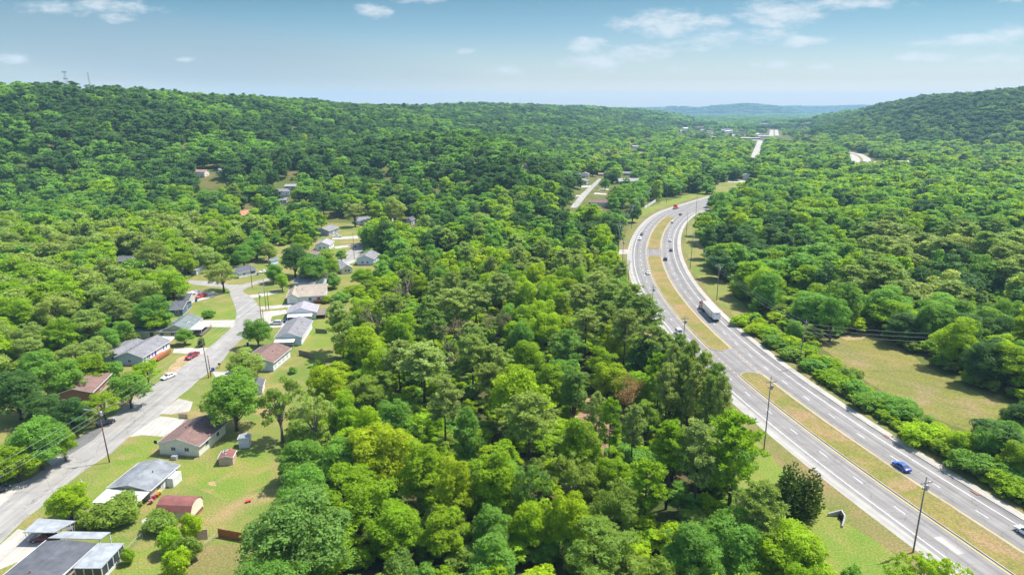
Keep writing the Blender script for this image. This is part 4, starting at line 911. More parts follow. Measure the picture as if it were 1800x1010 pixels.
# trailer home, bins, mailbox
def bin_(label, px, py):
    x, y = g(px, py); t = thing('wheelie_bin', (x, y, 0.02), random.uniform(0, 3), label, 'bin')
    b = MB(); b.loft([[(sx * w, sy * d, z) for sx, sy in ((-1, -1), (1, -1), (1, 1), (-1, 1))] for z, w, d in ((0.05, .30, .32), (1.0, .38, .42))]); b.build('body', M['bin_blue'], t)
    l = MB(); l.box(-.41, .41, -.46, .44, 1.004, 1.1); l.build('lid', M['bin_blue'], t)
    for s in (-1, 1): w = MB(); w.tube([(s * .3, .38, .12), (s * .38, .38, .12)], .12, 10); w.build('wheel', M['rubber'], t)
for lb, px, py in (('blue wheeled bin near the twin utility poles', 374.5, 652), ('blue wheeled bin under the small round street tree', 435.5, 607), ('blue wheeled bin beside the white corner house', 453, 483.5), ('blue wheeled bin by the upper street pole', 625, 434), ('blue wheeled bin in front of the grey deck house', 563, 416.5), ('dark blue bin by the camper trailer drive', 345, 530)): bin_(lb, px, py)
x, y = g(386, 646); mb_ = thing('mailbox', (x, y, 0), R(60), 'dark mailbox on a post beside the street', 'mailbox')
q = MB(); q.box(-.06, .06, -.06, .06, 0, 1.1); q.build('post', M['old_wood'], mb_)
q = MB(); q.prism([(-.25, 1.1), (.25, 1.1), (.25, 1.35)] + [(.25 * math.cos(a), 1.35 + .25 * math.sin(a)) for a in np.linspace(.3, 2.8, 7)] + [(-.25, 1.35)], -.4, .4); q.build('box', M['dark'], mb_)
x, y = g(340, 523); a = np.array(g(352, 515)) - np.array(g(330, 523)); tl = thing('camper_trailer', (x, y, 0), math.atan2(a[1], a[0]), 'white box trailer parked beside the long red truck', 'trailer')
q = MB(); q.prism([(-3.4, .5), (3.2, .5), (3.4, .9), (3.4, 2.5), (3.1, 2.8), (-3.2, 2.8), (-3.4, 2.6)], -1.15, 1.15); q.build('body', M['white'], tl)
for s in (-1, 1): q = MB(); q.tube([(-.4, s * .95, .35), (-.4, s * 1.2, .35)], .35, 12); q.build('wheel', M['rubber'], tl)
q = MB(); q.box(3.41, 4.4, -.06, .06, .45, .55); q.build('hitch', M['dark'], tl)

# small things on the lawns
x, y = g(139.5, 742); ww = thing('wishing_well', (x, y, 0), R(20), 'little roofed wishing well on the lawn left of the street', 'well')
q = MB(); q.loft([[(r_ * math.cos(a), r_ * math.sin(a), z) for a in np.linspace(0, 2 * math.pi, 13)[:-1]] for r_, z in ((.75, 0), (.75, .85))]); q.build('basin', M['brick'], ww)
for s in (-1, 1): q = MB(); q.box(s * .62 - .06, s * .62 + .06, -.06, .06, .85, 1.9); q.build('post', M['old_wood'], ww)
q = MB(); q.prism([(-.9, 1.75), (0, 2.3), (.9, 1.75), (.9, 1.68), (0, 2.22), (-.9, 1.68)], -1.0, 1.0, axis='x'); q.build('roof', M['shingle_dark'], ww)
x, y = g(143, 850); q = MB(); q.loft([[(r_ * math.cos(a), r_ * math.sin(a), z) for a in np.linspace(0, 2 * math.pi, 9)[:-1]] for r_, z in ((.42, 0), (.34, .3), (.3, .62), (.12, .95), (.16, 1.1))]); tag(q.build('garden_urn', M['block'], loc=(x, y, 0)), 'pale stone garden urn on a bare patch of the roadside lawn', 'urn')
pet = dict(orange=mat('petal_orange', (.75, .25, .03), .6), yellow=mat('petal_yellow', (.75, .55, .05), .6), red=mat('petal_red', (.35, .03, .04), .6), pink=mat('petal_pink', (.70, .22, .30), .6))
for i, (px, py, cc, lb) in enumerate([(281, 869, 'yellow', 'pot of yellow flowers at the far end of the house wall'), (277, 873, 'orange', 'pot of orange flowers beside the pale house wall'), (271, 878, 'red', 'pot of red flowers by the middle of the house wall'), (267, 884, 'pink', 'pot of pink flowers nearest the white awning')]):
    x, y = g(px, py); t = thing('flower_pot', (x, y, 0), 0, lb, 'plant pot', 'flower pots along the pale house wall'); t.scale = (1.1, 1.1, 1.1)
    q = MB(); q.loft([[(r_ * math.cos(a), r_ * math.sin(a), z) for a in np.linspace(0, 2 * math.pi, 11)[:-1]] for r_, z in ((.2, 0), (.3, .4), (.33, .42), (.33, .48))]); q.build('pot', M['brick'], t)
    q = MB(); rn2 = random.Random(i)
    for k in range(46):
        a, r_, z = rn2.uniform(0, 6.28), rn2.uniform(0, .42), rn2.uniform(.5, .9); s = rn2.uniform(.05, .11); q.box(r_ * math.cos(a) - s, r_ * math.cos(a) + s, r_ * math.sin(a) - s, r_ * math.sin(a) + s, z - s * .4, z + s * .4)
    q.build('flowers', pet[cc], t)
x, y = g(436, 882); t = thing('toy_wagon', (x, y, 0), .6, 'small red toy wagon left on the big back lawn', 'toy')
q = MB(); q.box(-.5, .5, -.28, .28, .22, .42); q.build('tray', M['paint_scarlet'], t)
for a in (-.35, .35):
    for s in (-1, 1): q = MB(); q.tube([(a, s * .3, .14), (a, s * .36, .14)], .14, 10); q.build('wheel', M['rubber'], t)
q = MB(); q.tube([(.5, 0, .3), (1.1, 0, .7)], .03, 5); q.build('handle', M['dark'], t)
# ---------------------------------------------------------------- vehicles
def body_ring(x, zb, zt, w, crown=0.03, tuck=.10):
    h = [(w * .90, zb), (w, zb + .14), (w * 1.0, zb + (zt - zb) * .62), (w * .965, zt - .035), (w * (.965 - tuck), zt), (w * .45, zt + crown)]
    return [(x, y, z) for y, z in h] + [(x, -y, z) for y, z in h[::-1]]
def wheel(t, x, y, r, wd=.22):
    sg = 1 if y > 0 else -1
    q = MB(); q.tube([(x, y - sg * wd, r), (x, y, r)], r, 16); o = q.build('wheel', M['rubber'], t)
    q = MB(); q.tube([(x, y - sg * .02, r), (x, y + sg * .012, r)], r * .62, 14); q.build('rim', M['steel'], o)
def lights(t, xf, xr, w, z, h=.13, zr=None):
    for s in (-1, 1):
        q = MB(); q.box(xf - .25, xf + .012, *sorted((s * (w - .42), s * (w - .03))), z, z + h); q.build('headlight', M['lamp_glass'], t)
        q = MB(); q.box(xr - .012, xr + .2, *sorted((s * (w - .36), s * (w - .02))), zr or z + .08, (zr or z + .08) + h + .02); q.build('taillight', M['tail'], t)
def car(label, x, y, z, ang, paint, kind='sedan', cat='car', s=1.0, name=None):
    t = thing(name or {'sedan': 'sedan_car', 'suv': 'estate_car', 'pickup': 'pickup_truck', 'van': 'van'}[kind], (x, y, z), ang, label, cat); p = M['paint_' + paint]; t.scale = (s, s, s)
    if kind == 'sedan':
        L_, w = 2.36, .91
        st = [(-L_, .42, .80, .80), (-L_ + .12, .30, .93, .87), (-1.75, .22, 1.0, w), (-.6, .2, .98, w), (.7, .2, .95, w), (1.1, .2, .93, w), (1.85, .24, .84, .88), (L_ - .1, .30, .70, .80), (L_, .40, .62, .72)]
        gh = [(-1.72, .99, .99), (-1.1, .96, 1.36), (-.75, .96, 1.44), (.05, .95, 1.45), (.35, .94, 1.40), (1.15, .92, .93)]; rf = (-.98, .28); wb = (-1.4, 1.42); r = .33; lz = .6
    elif kind == 'suv' or kind == 'van':
        L_, w = (2.4, .95) if kind == 'suv' else (2.75, 1.0); hh = 1.74 if kind == 'suv' else 2.15
        st = [(-L_, .46, 1.02, .86), (-L_ + .1, .34, 1.08, .92), (-1.6, .28, 1.1, w), (0, .26, 1.09, w), (1.0, .26, 1.06, w), (1.7, .3, 1.0, .92), (L_ - .12, .34, .86, .86), (L_, .45, .76, .8)]
        gh = [(-L_ + .08, 1.08, 1.1), (-L_ + .3, 1.08, hh - .12), (-L_ + .7, 1.09, hh), (-.2, 1.09, hh + .02), (.45, 1.07, hh - .1), (1.25, 1.04, 1.06)]; rf = (-L_ + .35, .4); wb = (-1.45, 1.45); r = .37; lz = .74
    else:
        L_, w = 2.95, .98; hh = 1.86
        st = [(-.95, .38, 1.10, w), (0, .36, 1.12, w), (1.0, .36, 1.12, w), (1.6, .38, 1.10, w), (2.4, .4, 1.04, .95), (L_ - .1, .44, .95, .9), (L_, .52, .86, .84)]
        gh = [(-.9, 1.09, 1.11), (-.75, 1.09, hh - .06), (-.4, 1.1, hh), (.45, 1.1, hh + .01), (.7, 1.1, hh - .08), (1.45, 1.1, 1.12)]; rf = (-.76, .68); wb = (-1.75, 1.9); r = .41; lz = .78
    q = MB(); q.loft([body_ring(a, b, c, d) for a, b, c, d in st]); q.build('body', p, t, True)
    if kind == 'pickup':
        q = MB(); b0, b1 = -L_, -1.0
        q.box(b0, b1, -w, -w + .12, .42, 1.12); q.box(b0, b1, w - .12, w, .42, 1.12); q.box(b0, b0 + .1, -w + .121, w - .121, .45, 1.12); q.box(b0 + .101, b1, -w + .121, w - .121, .42, .62); q.build('cargo_bed', p, t)
    if kind != 'pickup': pass
    def gr(x, z0, z1):
        f = (z1 - z0) / max(.01, gh[2][2] - z0); wb_, wt = w * .93, w * (.93 - .19 * f)
        return [(x, wb_, z0 - .02), (x, wt, z1 - .03), (x, wt * .9, z1), (x, -wt * .9, z1), (x, -wt, z1 - .03), (x, -wb_, z0 - .02)]
    q = MB(); q.loft([gr(*v) for v in gh]); q.build('windows', M['glass'], t)
    top = [v for v in gh if rf[0] - .3 <= v[0] <= rf[1] + .1]
    def rr(x, z0, z1):
        f = (z1 - z0) / (gh[2][2] - z0); wt = w * (.93 - .19 * f)
        return [(x, wt + .006, z1 - .075), (x, wt + .006, z1 - .02), (x, wt * .88, z1 + .018), (x, -wt * .88, z1 + .018), (x, -wt - .006, z1 - .02), (x, -wt - .006, z1 - .075)]
    def at(x):
        for a, b in zip(gh, gh[1:]):
            if a[0] <= x <= b[0]: k = (x - a[0]) / (b[0] - a[0]); return tuple(a[i] + (b[i] - a[i]) * k for i in range(3))
    xs = sorted(set([rf[0]] + [v[0] for v in gh if rf[0] < v[0] < rf[1]] + [rf[1]]))
    q = MB(); q.loft([rr(*at(x)) for x in xs])
    for sg in (-1, 1):                                     # pillars
        for xa, xb in ((gh[-1][0], rf[1]), (rf[0] if kind == 'pickup' else gh[0][0], rf[0] + .05), (-.15, -.15), (-.95, -.95))[:(3 if kind != 'suv' else 4)]:
            a, b = at(max(gh[0][0], min(xa, gh[-1][0] - .001))), at(xb); wt = w * (.93 - .19 * (b[2] - b[1]) / (gh[2][2] - b[1])) if b[2] > b[1] else w * .93
            q.tube([(a[0], sg * (w * .93 + .0), a[1] + .02), (b[0], sg * (wt - .0), b[2] - .03)], .045, 5)
    q.build('roof', p, t)
    for a in wb:
        for sg in (-1, 1): wheel(t, a, sg * (w + .005), r)
    lights(t, L_, -L_, w if kind != 'sedan' else .84, lz)
    for sg in (-1, 1): q = MB(); q.box(gh[-1][0] - .35, gh[-1][0] - .17, *sorted((sg * (w * .93), sg * (w + .17))), gh[-1][1] + .03, gh[-1][1] + .17); q.build('mirror', p, t)
    q = MB(); q.box(L_ - .02, L_ + .03, -.45, .45, lz - .22, lz - .02); q.box(-L_ - .02, -L_ + .05, -.26, .26, lz - .05, lz + .08); q.build('grille', M['dark'], t)
    return t
def on_hw(px, py, lane_side):
    x, y = g(px, py); s_ = s_of_y(y); d = float(hoff([x], [y])[0]); a = hw(s_, 0)[2]
    return x, y, 0.03, a + (0 if lane_side > 0 else math.pi)
for lb, px, py, sd, paint, kind in [
    ('shiny blue sedan driving alone away from the camera on the near highway', 1584, 823, 1, 'blue', 'sedan'), ('white car at the right picture edge on the highway', 1806, 941, 1, 'white', 'suv'),
    ('white van with teal windscreen coming past the pines, below a pole', 1194, 588, -1, 'white', 'van'), ('lone white sedan beside the start of the long grass median', 1139, 481, -1, 'white', 'sedan'),
    ('dark estate car nearest the gap between two median islands', 1169.5, 457, 1, 'navy', 'suv'), ('dark sedan just ahead of the estate car, beside the median gap', 1179.5, 441, 1, 'black', 'sedan'),
    ('white sedan on the right carriageway beside the far median', 1178, 424, 1, 'white', 'sedan'), ('white estate car passing the far tip of the median island', 1182, 392, 1, 'white', 'suv'),
    ('small dark car far up the highway beyond the white estate', 1196, 378, 1, 'navy', 'sedan'), ('white estate car coming round the bend on the left carriageway', 1124.5, 421, -1, 'white', 'suv'),
    ('grey sedan tucked close behind the oncoming white estate', 1128, 413, -1, 'brown', 'sedan')]:
    car(lb, *on_hw(px, py, sd), paint, kind)
def on_px(a, b, z=0.03):
    p, q = np.array(g(*a)), np.array(g(*b)); m_ = (p + q) / 2; return m_[0], m_[1], z, math.atan2(*(q - p)[::-1])
for lb, a, b, paint, kind in [   # rear point, front point
    ('white sedan parked on the dirt edge of the street', (307.5, 659.5), (285, 668.5), 'white', 'sedan'), ('dark red pickup parked on the dirt by the blue house', (349, 622), (327, 634.5), 'red', 'pickup'),
    ('silver estate car parked on the drive near the twin poles', (497, 570), (474, 570.5), 'silver', 'suv'), ('blue hatchback under the edge of the white awning', (512, 562), (503, 566), 'navy', 'suv'),
    ('white car parked beside the blue bin at the corner house', (469, 478), (458, 480), 'white', 'sedan'), ('white pickup parked in front of the grey deck house', (602, 416.5), (584, 417), 'white', 'pickup'),
    ('red estate car in front of the open garage', (339, 481), (350, 480), 'red', 'suv'), ('dark blue car with shaded roof parked on the left drive', (-2, 850), (19, 838), 'navy', 'sedan'),
    ('maroon car parked under the silver carport roof', (88, 948), (66, 949.5), 'maroon', 'sedan'), ('black car parked at the street edge behind the pole', (176, 749), (197, 742), 'black', 'sedan'),
    ('silver car half hidden by the bright roadside tree', (423, 655), (400, 656), 'silver', 'sedan'), ('dark grey car beneath the lower left tree', (-14, 870), (4, 862), 'black', 'suv'),
    ('small pale car outside the shop by the distant highway', (1562, 286.5), (1570, 286), 'silver', 'sedan'), ('long red flatbed pickup parked by the camper trailer', (366, 518.5), (341, 526.5), 'scarlet', 'pickup')]:
    car(lb, *on_px(a, b), paint, kind)
# articulated lorries
def lorry(label, px, py, away, paint, trailer=True, front=None):
    x, y, z, a = on_hw(px, py, 1 if away else -1)
    t = thing('semi_truck', (x, y, z), a, label, 'truck'); p = M['paint_' + paint]
    if trailer:
        q = MB(); q.box(-16.2, 0, -1.3, 1.3, 1.25, 4.1); tr = q.build('trailer', M['paint_white'], t)
        q = MB()
        for k in range(13): xx = -16.0 + k * 15.8 / 12; q.box(xx - .03, xx + .03, -1.325, -1.301, 1.3, 4.05); q.box(xx - .03, xx + .03, 1.301, 1.325, 1.3, 4.05)
        q.box(-16.2, 0, 1.302, 1.34, 3.98, 4.12); q.box(-16.2, 0, -1.34, -1.302, 3.98, 4.12); q.build('side_rib', M['steel'], tr)
        q = MB(); q.box(-16.24, -16.203, -.02, .02, 1.35, 4.0); q.box(-16.25, -16.203, -1.28, -1.2, 1.3, 4.08); q.box(-16.25, -16.203, 1.2, 1.28, 1.3, 4.08); q.box(-16.25, -16.203, -1.19, 1.19, 3.98, 4.08); q.build('rear_door', M['steel'], tr)
        q = MB(); q.box(-16.23, -16.203, -.7, .55, 3.35, 3.6); q.build('emblem', M['tail'], tr)
        q = MB(); q.box(-13.9, -12.7, 1.302, 1.33, 1.9, 3.1); q.build('emblem', mat('faded_red', (.50, .22, .18), .6, (.70, .60, .58), 2.5, lo=.45, hi=.6), tr)
        q = MB(); q.box(-11.5, -4.2, 1.18, 1.24, .5, 1.22); q.box(-11.5, -4.2, -1.24, -1.18, .5, 1.22); q.build('side_skirt', M['steel'], t)
        q = MB(); q.box(-16.1, -.5, -.5, .5, 1.0, 1.24); q.box(-16.15, -16.05, -1.2, 1.2, .5, .65); q.box(-16.15, -16.05, -.6, -.5, .651, 1.0); q.box(-16.15, -16.05, .5, .6, .651, 1.0); q.build('chassis', M['dark'], t)
        for s in (-1, 1): q = MB(); q.box(-16.28, -16.2, *sorted((s * .75, s * 1.2)), .95, 1.12); q.build('taillight', M['tail'], t)
        for xx in (-14.6, -13.3):
            for s in (-1, 1): wheel(t, xx, s * 1.28, .5, .55)
    cx = .9
    q = MB()
    q.loft([[(xx, yy * w, zz) for yy, zz in ((-1, zb), (1, zb), (1, zt - .2), (.8, zt), (-.8, zt), (-1, zt - .2))] for xx, w, zb, zt in ((cx, 1.22, .9, 3.75), (cx + 1.6, 1.22, .9, 3.85), (cx + 2.2, 1.2, .9, 3.55), (cx + 2.75, 1.18, .9, 2.9))])
    q.build('cab', p, t)
    q = MB(); q.loft([[(xx, yy * w, zz) for yy, zz in ((-1, .7), (1, .7), (1, zt - .25), (.75, zt), (-.75, zt), (-1, zt - .25))] for xx, w, zt in ((cx + 2.76, 1.1, 2.05), (cx + 3.8, 1.02, 1.95), (cx + 4.6, .95, 1.8))]); q.build('hood', p, t, False)
    q = MB(); q.add([(cx + 2.22, -1.05, 3.42), (cx + 2.22, 1.05, 3.42), (cx + 2.8, 1.05, 2.2), (cx + 2.8, -1.05, 2.2), (cx + 2.32, -1.05, 3.45), (cx + 2.32, 1.05, 3.45), (cx + 2.9, 1.05, 2.22), (cx + 2.9, -1.05, 2.22)], [(0, 1, 2, 3), (7, 6, 5, 4), (0, 4, 5, 1), (1, 5, 6, 2), (2, 6, 7, 3), (3, 7, 4, 0)])
    for s in (-1, 1): q.box(cx + 1.55, cx + 2.3, *sorted((s * 1.2, s * 1.232)), 2.2, 3.1)
    q.build('windscreen', M['glass'], t)
    q = MB(); q.box(cx + 4.6, cx + 4.7, -.5, .5, .95, 1.7); q.box(cx + 4.55, cx + 4.85, -1.15, 1.15, .45, .8); q.build('bumper', M['chrome'], t)
    q = MB(); q.box(-1.8, cx + 4.5, -.45, .45, .55, .89); q.build('frame', M['dark'], t)
    for s in (-1, 1):
        q = MB(); q.tube([(cx + .2 - .3, s * 1.0, 1.0), (cx - .1, s * 1.0, 4.0)], .09, 8); q.build('exhaust', M['chrome'], t)
        q = MB(); q.tube([(cx + .6, s * 1.0, .65), (cx + 2.3, s * 1.0, .65)], .32, 10); q.build('fuel_tank', M['chrome'], t)
        q = MB(); q.box(cx + 2.6, cx + 2.75, *sorted((s * 1.25, s * 1.55)), 2.2, 2.95); q.build('mirror', M['dark'], t)
        q = MB(); q.box(cx + 4.3, cx + 4.63, *sorted((s * .6, s * .98)), 1.15, 1.4); q.build('headlight', M['lamp_glass'], t)
        for xx, wd in ((-1.2, .5), (.1, .5), (cx + 3.6, .32)): wheel(t, xx, s * 1.2, .5, wd)
    return t
x, y = g(1258, 566.5)
tk = lorry('articulated lorry with white box trailer and red cab', 1258, 566, True, 'orange'); s_ = s_of_y(y); tx, ty, ta = hw(s_ + 16.2, 9.3); tk.location = (tx, ty, .03); tk.rotation_euler.z = ta + .005
tk2 = lorry('red lorry cab without trailer coming round the far bend', 1176, 367, False, 'scarlet', False)
x, y, a = hw(s_of_y(g(1177, 368)[1]), -8.8); tk2.location = (x, y, .03); tk2.rotation_euler.z = a + math.pi

# ---------------------------------------------------------------- poles and wires
POLES = {}
def pole(key, label, base, h, m='pole_grey', r=.17, arms=(), lean=(0, 0), transformer=0, lamp=None, name='utility_pole', rot=None, cat='pole'):
    x, y = g(*base) if base[1] > 0 else base
    t = thing(name, (x, y, 0), rot or 0, label, cat)
    q = MB(); q.tube([(0, 0, -.3), (lean[0] * .5, lean[1] * .5, h * .5), (lean[0], lean[1], h)], [r, r * .85, r * .66], 9); q.build('post', M[m], t, True)
    top = []
    for (z, w) in arms:
        fx, fy = lean[0] * z / h, lean[1] * z / h
        q = MB(); q.box(fx - w / 2, fx + w / 2, fy - r - .1, fy - r + .02, z - .07, z + .07); o = q.build('crossarm', M['old_wood'], t)
        for s in (-.92, -.35, .35, .92):
            q = MB(); q.tube([(fx + s * w / 2, fy - r - .04, z + .07), (fx + s * w / 2, fy - r - .04, z + .28)], [.05, .07], 6); q.build('insulator', M['ceramic'], o)
    for k in range(transformer):
        q = MB(); zz = h * .86 - k * 1.6; xx = lean[0] * .86 + (.42 if k % 2 == 0 else -.42)
        q.tube([(xx, 0, zz - .55), (xx, 0, zz + .45), (xx, 0, zz + .55)], [.30, .30, .2], 12); q.build('transformer', M['steel'], t)
    if lamp:
        q = MB(); q.tube([(lean[0] * .85, 0, h * .84), (lean[0] * .85 + lamp[0] * .6, lamp[1] * .6, h * .9), (lean[0] + lamp[0], lamp[1], h * .91)], .04, 6); o = q.build('lamp_arm', M['steel'], t)
        q = MB(); q.loft([[(lean[0] + lamp[0] * k, lamp[1] * k + s * .16 * e, h * .91 + zz) for s, zz in ((-1, -.06), (1, -.06), (.6, .1), (-.6, .1))] for k, e in ((.96, .6), (1.2, 1), (1.45, .5))]); q.build('lamp_head', M['steel'], o)
    POLES[key] = Vector((x + lean[0], y + lean[1], h)); return t
HWA = lambda px, py: hw(s_of_y(g(px, py)[1]), 0)[2] - math.pi / 2
tall = [(.93, 2.6), (.86, 1.6)]
for key, lb, base, top, kw in [
    ('l1', 'tall grey utility pole rising from the verge at lower right', (1605, 970), 838, dict(transformer=1, lean=(.2, 0))), ('l2', 'tall grey utility pole on the verge left of the second median', (1342, 797), 661, dict(transformer=1)),
    ('l3', 'grey utility pole rising behind pines beside the white van', (1199, 634), 554, dict(transformer=1)), ('l4', 'grey utility pole tip above the dark pine row', (1145, 566), 500, dict(transformer=1)),
    ('l5', 'grey utility pole at the left road edge above the pines', (1104, 507), 456, {}), ('l6', 'grey utility pole by the side road end, nearest the highway', (1093.6, 479), 418, dict(transformer=1)),
    ('l7', 'tall grey utility pole at the mouth of the side road', (1087, 449), 390, dict(transformer=1)), ('l8', 'grey utility pole among bushes left of the highway bend', (1110, 402), 357, dict(transformer=1)),
    ('l9', 'grey utility pole beside the white bank fence', (1138.6, 366), 330, dict(transformer=1)), ('l10', 'grey utility pole on the grass bank above the red lorry cab', (1171.6, 357), 320, {}),
    ('l11', 'thin grey pole where the highway vanishes behind trees', (1256.5, 341), 315, {}),
    ('r1', 'leaning grey utility pole in the shrubs right of the highway', (1403, 646), 562, dict(lean=(1.0, 0), side=1)), ('r2', 'grey utility pole on the grass right of the white trailer', (1259.8, 527), 463, dict(side=1, transformer=1)),
    ('r3', 'dark grey utility pole in tree shade right of the highway', (1213, 472), 408, dict(side=1, transformer=1, lean=(.5, 0))), ('r4', 'plain dark pole on the grass inside the far bend', (1206, 417), 372, dict(arms=())),
    ('r5', 'plain thin pole at the right edge of the far bend', (1223, 382), 342, dict(arms=()))]:
    x, y = g(*base)
    lo, hi = 2.0, 60.0
    for _ in range(40):
        mid = (lo + hi) / 2
        if proj(x, y, mid)[1] > top: lo = mid
        else: hi = mid
    side = kw.pop('side', 0); arms = kw.pop('arms', [(lo * a, w) for a, w in (tall if not side else [(.95, 1.4), (.88, 1.4)])])
    pole(key, lb, base, lo, 'pole_grey', 0.165 if lo > 14 else .15, arms=arms, rot=HWA(*base) if arms else 0, **kw)
for key, lb, base, top, kw in [
    ('n1', 'brown wooden utility pole with transformer and street lamp on the lawn edge', (192.8, 812), 712, dict(m='pole_red', transformer=1, lamp=(-2.6, .4), lean=(-.7, 0), arms=[])),
    ('n2', 'tall dark utility pole beside the blue bin on the street', (367, 664), 593, dict(m='pole_wood', lean=(-.7, 0), arms=[])), ('n3', 'short red brown pole stub beside the tall dark pole', (371, 662), 624, dict(m='pole_red', lean=(-.3, 0), arms=[])),
    ('n4', 'grey brown utility pole with transformer at the inner bend', (459.8, 566), 513, dict(m='pole_wood', transformer=1, arms=[])), ('n5', 'short red brown stub nearest the silver parked car', (463.5, 568), 542, dict(m='pole_red', arms=[])),
    ('n6', 'pale slim utility pole between the two bend drives', (467.8, 545), 486, dict(m='pole_grey', arms=[])), ('n7', 'red brown slim pole right of the pale slim pole', (472.5, 544), 508, dict(m='pole_red', arms=[])),
    ('n8', 'brown utility pole on the grass corner at the street branch', (443.4, 506), 461, dict(m='pole_wood', lamp=(.3, -1.2), arms=[])), ('n9', 'red brown utility pole beside the blue bin on the upper street', (622.8, 455), 409, dict(m='pole_red', arms=[])),
    ('n10', 'pale wooden pole in the trees at far left', (198, 472), 433, dict(m='bark_grey', arms=[])), ('n11', 'short pale pole beside the round pale tree', (672.5, 388), 372, dict(m='bark_grey', arms=[])),
    ('n12', 'dark pole on the lawn of the far side street', (1034.5, 333), 317, dict(m='pole_grey', arms=[])), ('n13', 'slim pole at the far end of the side street', (1051, 310), 293, dict(m='pole_grey', arms=[]))]:
    x, y = g(*base); lo, hi = 2.0, 40.0
    for _ in range(40):
        mid = (lo + hi) / 2
        if proj(x, y, mid)[1] > top: lo = mid
        else: hi = mid
    pole(key, lb, base, lo, r=.15, **kw)
POLES['rx'] = Vector((112, 120, 16)); POLES['lx'] = Vector((78, 84, 19)); POLES['nx'] = Vector((-112, 92, 12.5)); POLES['tx'] = Vector((150, 208, 13))
def wires(label, seq, offs, sag=.9, r=.022, drop=0.0):
    q = MB(); o0 = POLES[seq[0]].copy()
    for a, b in zip(seq, seq[1:]):
        A, B = POLES[a], POLES[b]; d = (B - A); l = math.hypot(d.x, d.y); n = Vector((d.y, -d.x, 0)).normalized()
        for (w, dz) in offs:
            p0 = A + n * w + Vector((0, 0, dz)); p1 = B + n * w + Vector((0, 0, dz)); K = 12
            q.tube([p0.lerp(p1, k / K) - Vector((0, 0, sag * l / 50 * 4 * (k / K) * (1 - k / K))) - o0 for k in range(K + 1)], r, 4, False)
    o = q.build('power_line', M['wire']); o.location = o0; tag(o, label, 'wire'); return o
wires('power wires strung between the tall poles left of the highway', ['lx', 'l1', 'l2', 'l3', 'l4', 'l5', 'l6', 'l7', 'l8', 'l9', 'l10'], [(-1.2, -1.1), (1.2, -1.1), (-.7, -2.4), (.5, -2.4), (.2, -4.5)], .8, .018)
wires('power wires strung from the leaning pole along the right treeline', ['r4', 'r3', 'r2', 'r1', 'rx'], [(.3, -.6), (.3, -1.7), (.25, -3.0)], .9, .03)
wires('three pale wires crossing the shrubs right of the field', ['r1', 'tx'], [(0, -1.2), (0, -2.6), (0, -4.0)], .8, .028)
wires('street wires running between the neighbourhood poles', ['nx', 'n1', 'n2', 'n4', 'n6', 'n8'], [(-.3, -.3), (.1, -1.8), (.3, -2.8)], .8, .022)
# far masts and water tank on the left ridge
def ridge_at(px, yf):
    f = CP + (505 - 155) / FPX * SP; x = (px - 900) / FPX / f * yf; return x, yf, tz(x, yf)
x, y, z = ridge_at(121, 1000); ht = CAMH + 1000 * math.tan(math.atan((505 - 127) / FPX) - PIT) * 1.0 - z + 1
tw = thing('radio_mast', (x, y, z), 0, 'radio mast with two antenna rings on the left ridge', 'mast')
def lattice(q, h, w0, w1, n, lx=0):
    c = [[(s * (w0 + (w1 - w0) * k / n) / 2 + lx * k / n, t * (w0 + (w1 - w0) * k / n) / 2, h * k / n) for s, t in ((-1, -1), (1, -1), (1, 1), (-1, 1))] for k in range(n + 1)]
    for k in range(n):
        for i in range(4): q.tube([c[k][i], c[k + 1][i]], .14, 4); q.tube([c[k][i], c[k + 1][(i + 1) % 4]], .08, 3)
q = MB(); lattice(q, ht, 4.0, 1.6, 12, -3.2); q.build('lattice', M['steel'], tw)
for fz, r_ in ((.985, 2.6), (.76, 2.4)):
    q = MB()
    for k in range(9): a = k * 2 * math.pi / 9; q.box(-3.2 * fz + r_ * math.cos(a) - .25, -3.2 * fz + r_ * math.cos(a) + .25, r_ * math.sin(a) - .25, r_ * math.sin(a) + .25, ht * fz - 1.1, ht * fz + 1.1)
    q.tube([(-3.2 * fz + r_ * math.cos(a), r_ * math.sin(a), ht * fz) for a in np.linspace(0, 2 * math.pi, 15)], .12, 4); q.build('antenna_ring', M['steel'], tw)
x, y, z = ridge_at(161, 1010); ht = CAMH + 1010 * math.tan(math.atan((505 - 127) / FPX) - PIT) - z
tw = thing('radio_mast', (x, y, z), 0, 'thin lattice mast, right of the ringed mast on the ridge', 'mast'); q = MB(); lattice(q, ht, 2.2, .9, 14, -2.6); q.build('lattice', M['steel'], tw)
x, y, z = ridge_at(87.5, 1000); zt = CAMH + 1000 * math.tan(math.atan((505 - 145.5) / FPX) - PIT)
wt = thing('water_tank', (x, y, z), 0, 'white domed water tank half hidden by trees on the ridge', 'tank')
q = MB(); rr_ = 4.2; q.loft([[(r_ * math.cos(a), r_ * math.sin(a), zz) for a in np.linspace(0, 2 * math.pi, 21)[:-1]] for r_, zz in [(rr_, 0), (rr_, zt - z - 2.2)] + [(rr_ * math.cos(t), zt - z - 2.2 + 2.2 * math.sin(t)) for t in np.linspace(.2, 1.5, 7)]]); q.build('tank', M['white'], wt, True)
for px, yf, top, lb in ((914, 2450, 171, 'faint thin mast on the middle ridge'), (934, 2500, 175, 'faint short mast just right of the thin one')):
    x, y, z = ridge_at(px, yf); ht = CAMH + yf * math.tan(math.atan((505 - top) / FPX) - PIT) - z; t = thing('radio_mast', (x, y, z), 0, lb, 'mast'); q = MB(); q.tube([(0, 0, 0), (0, 0, ht)], .35, 4); q.build('lattice', M['steel'], t)
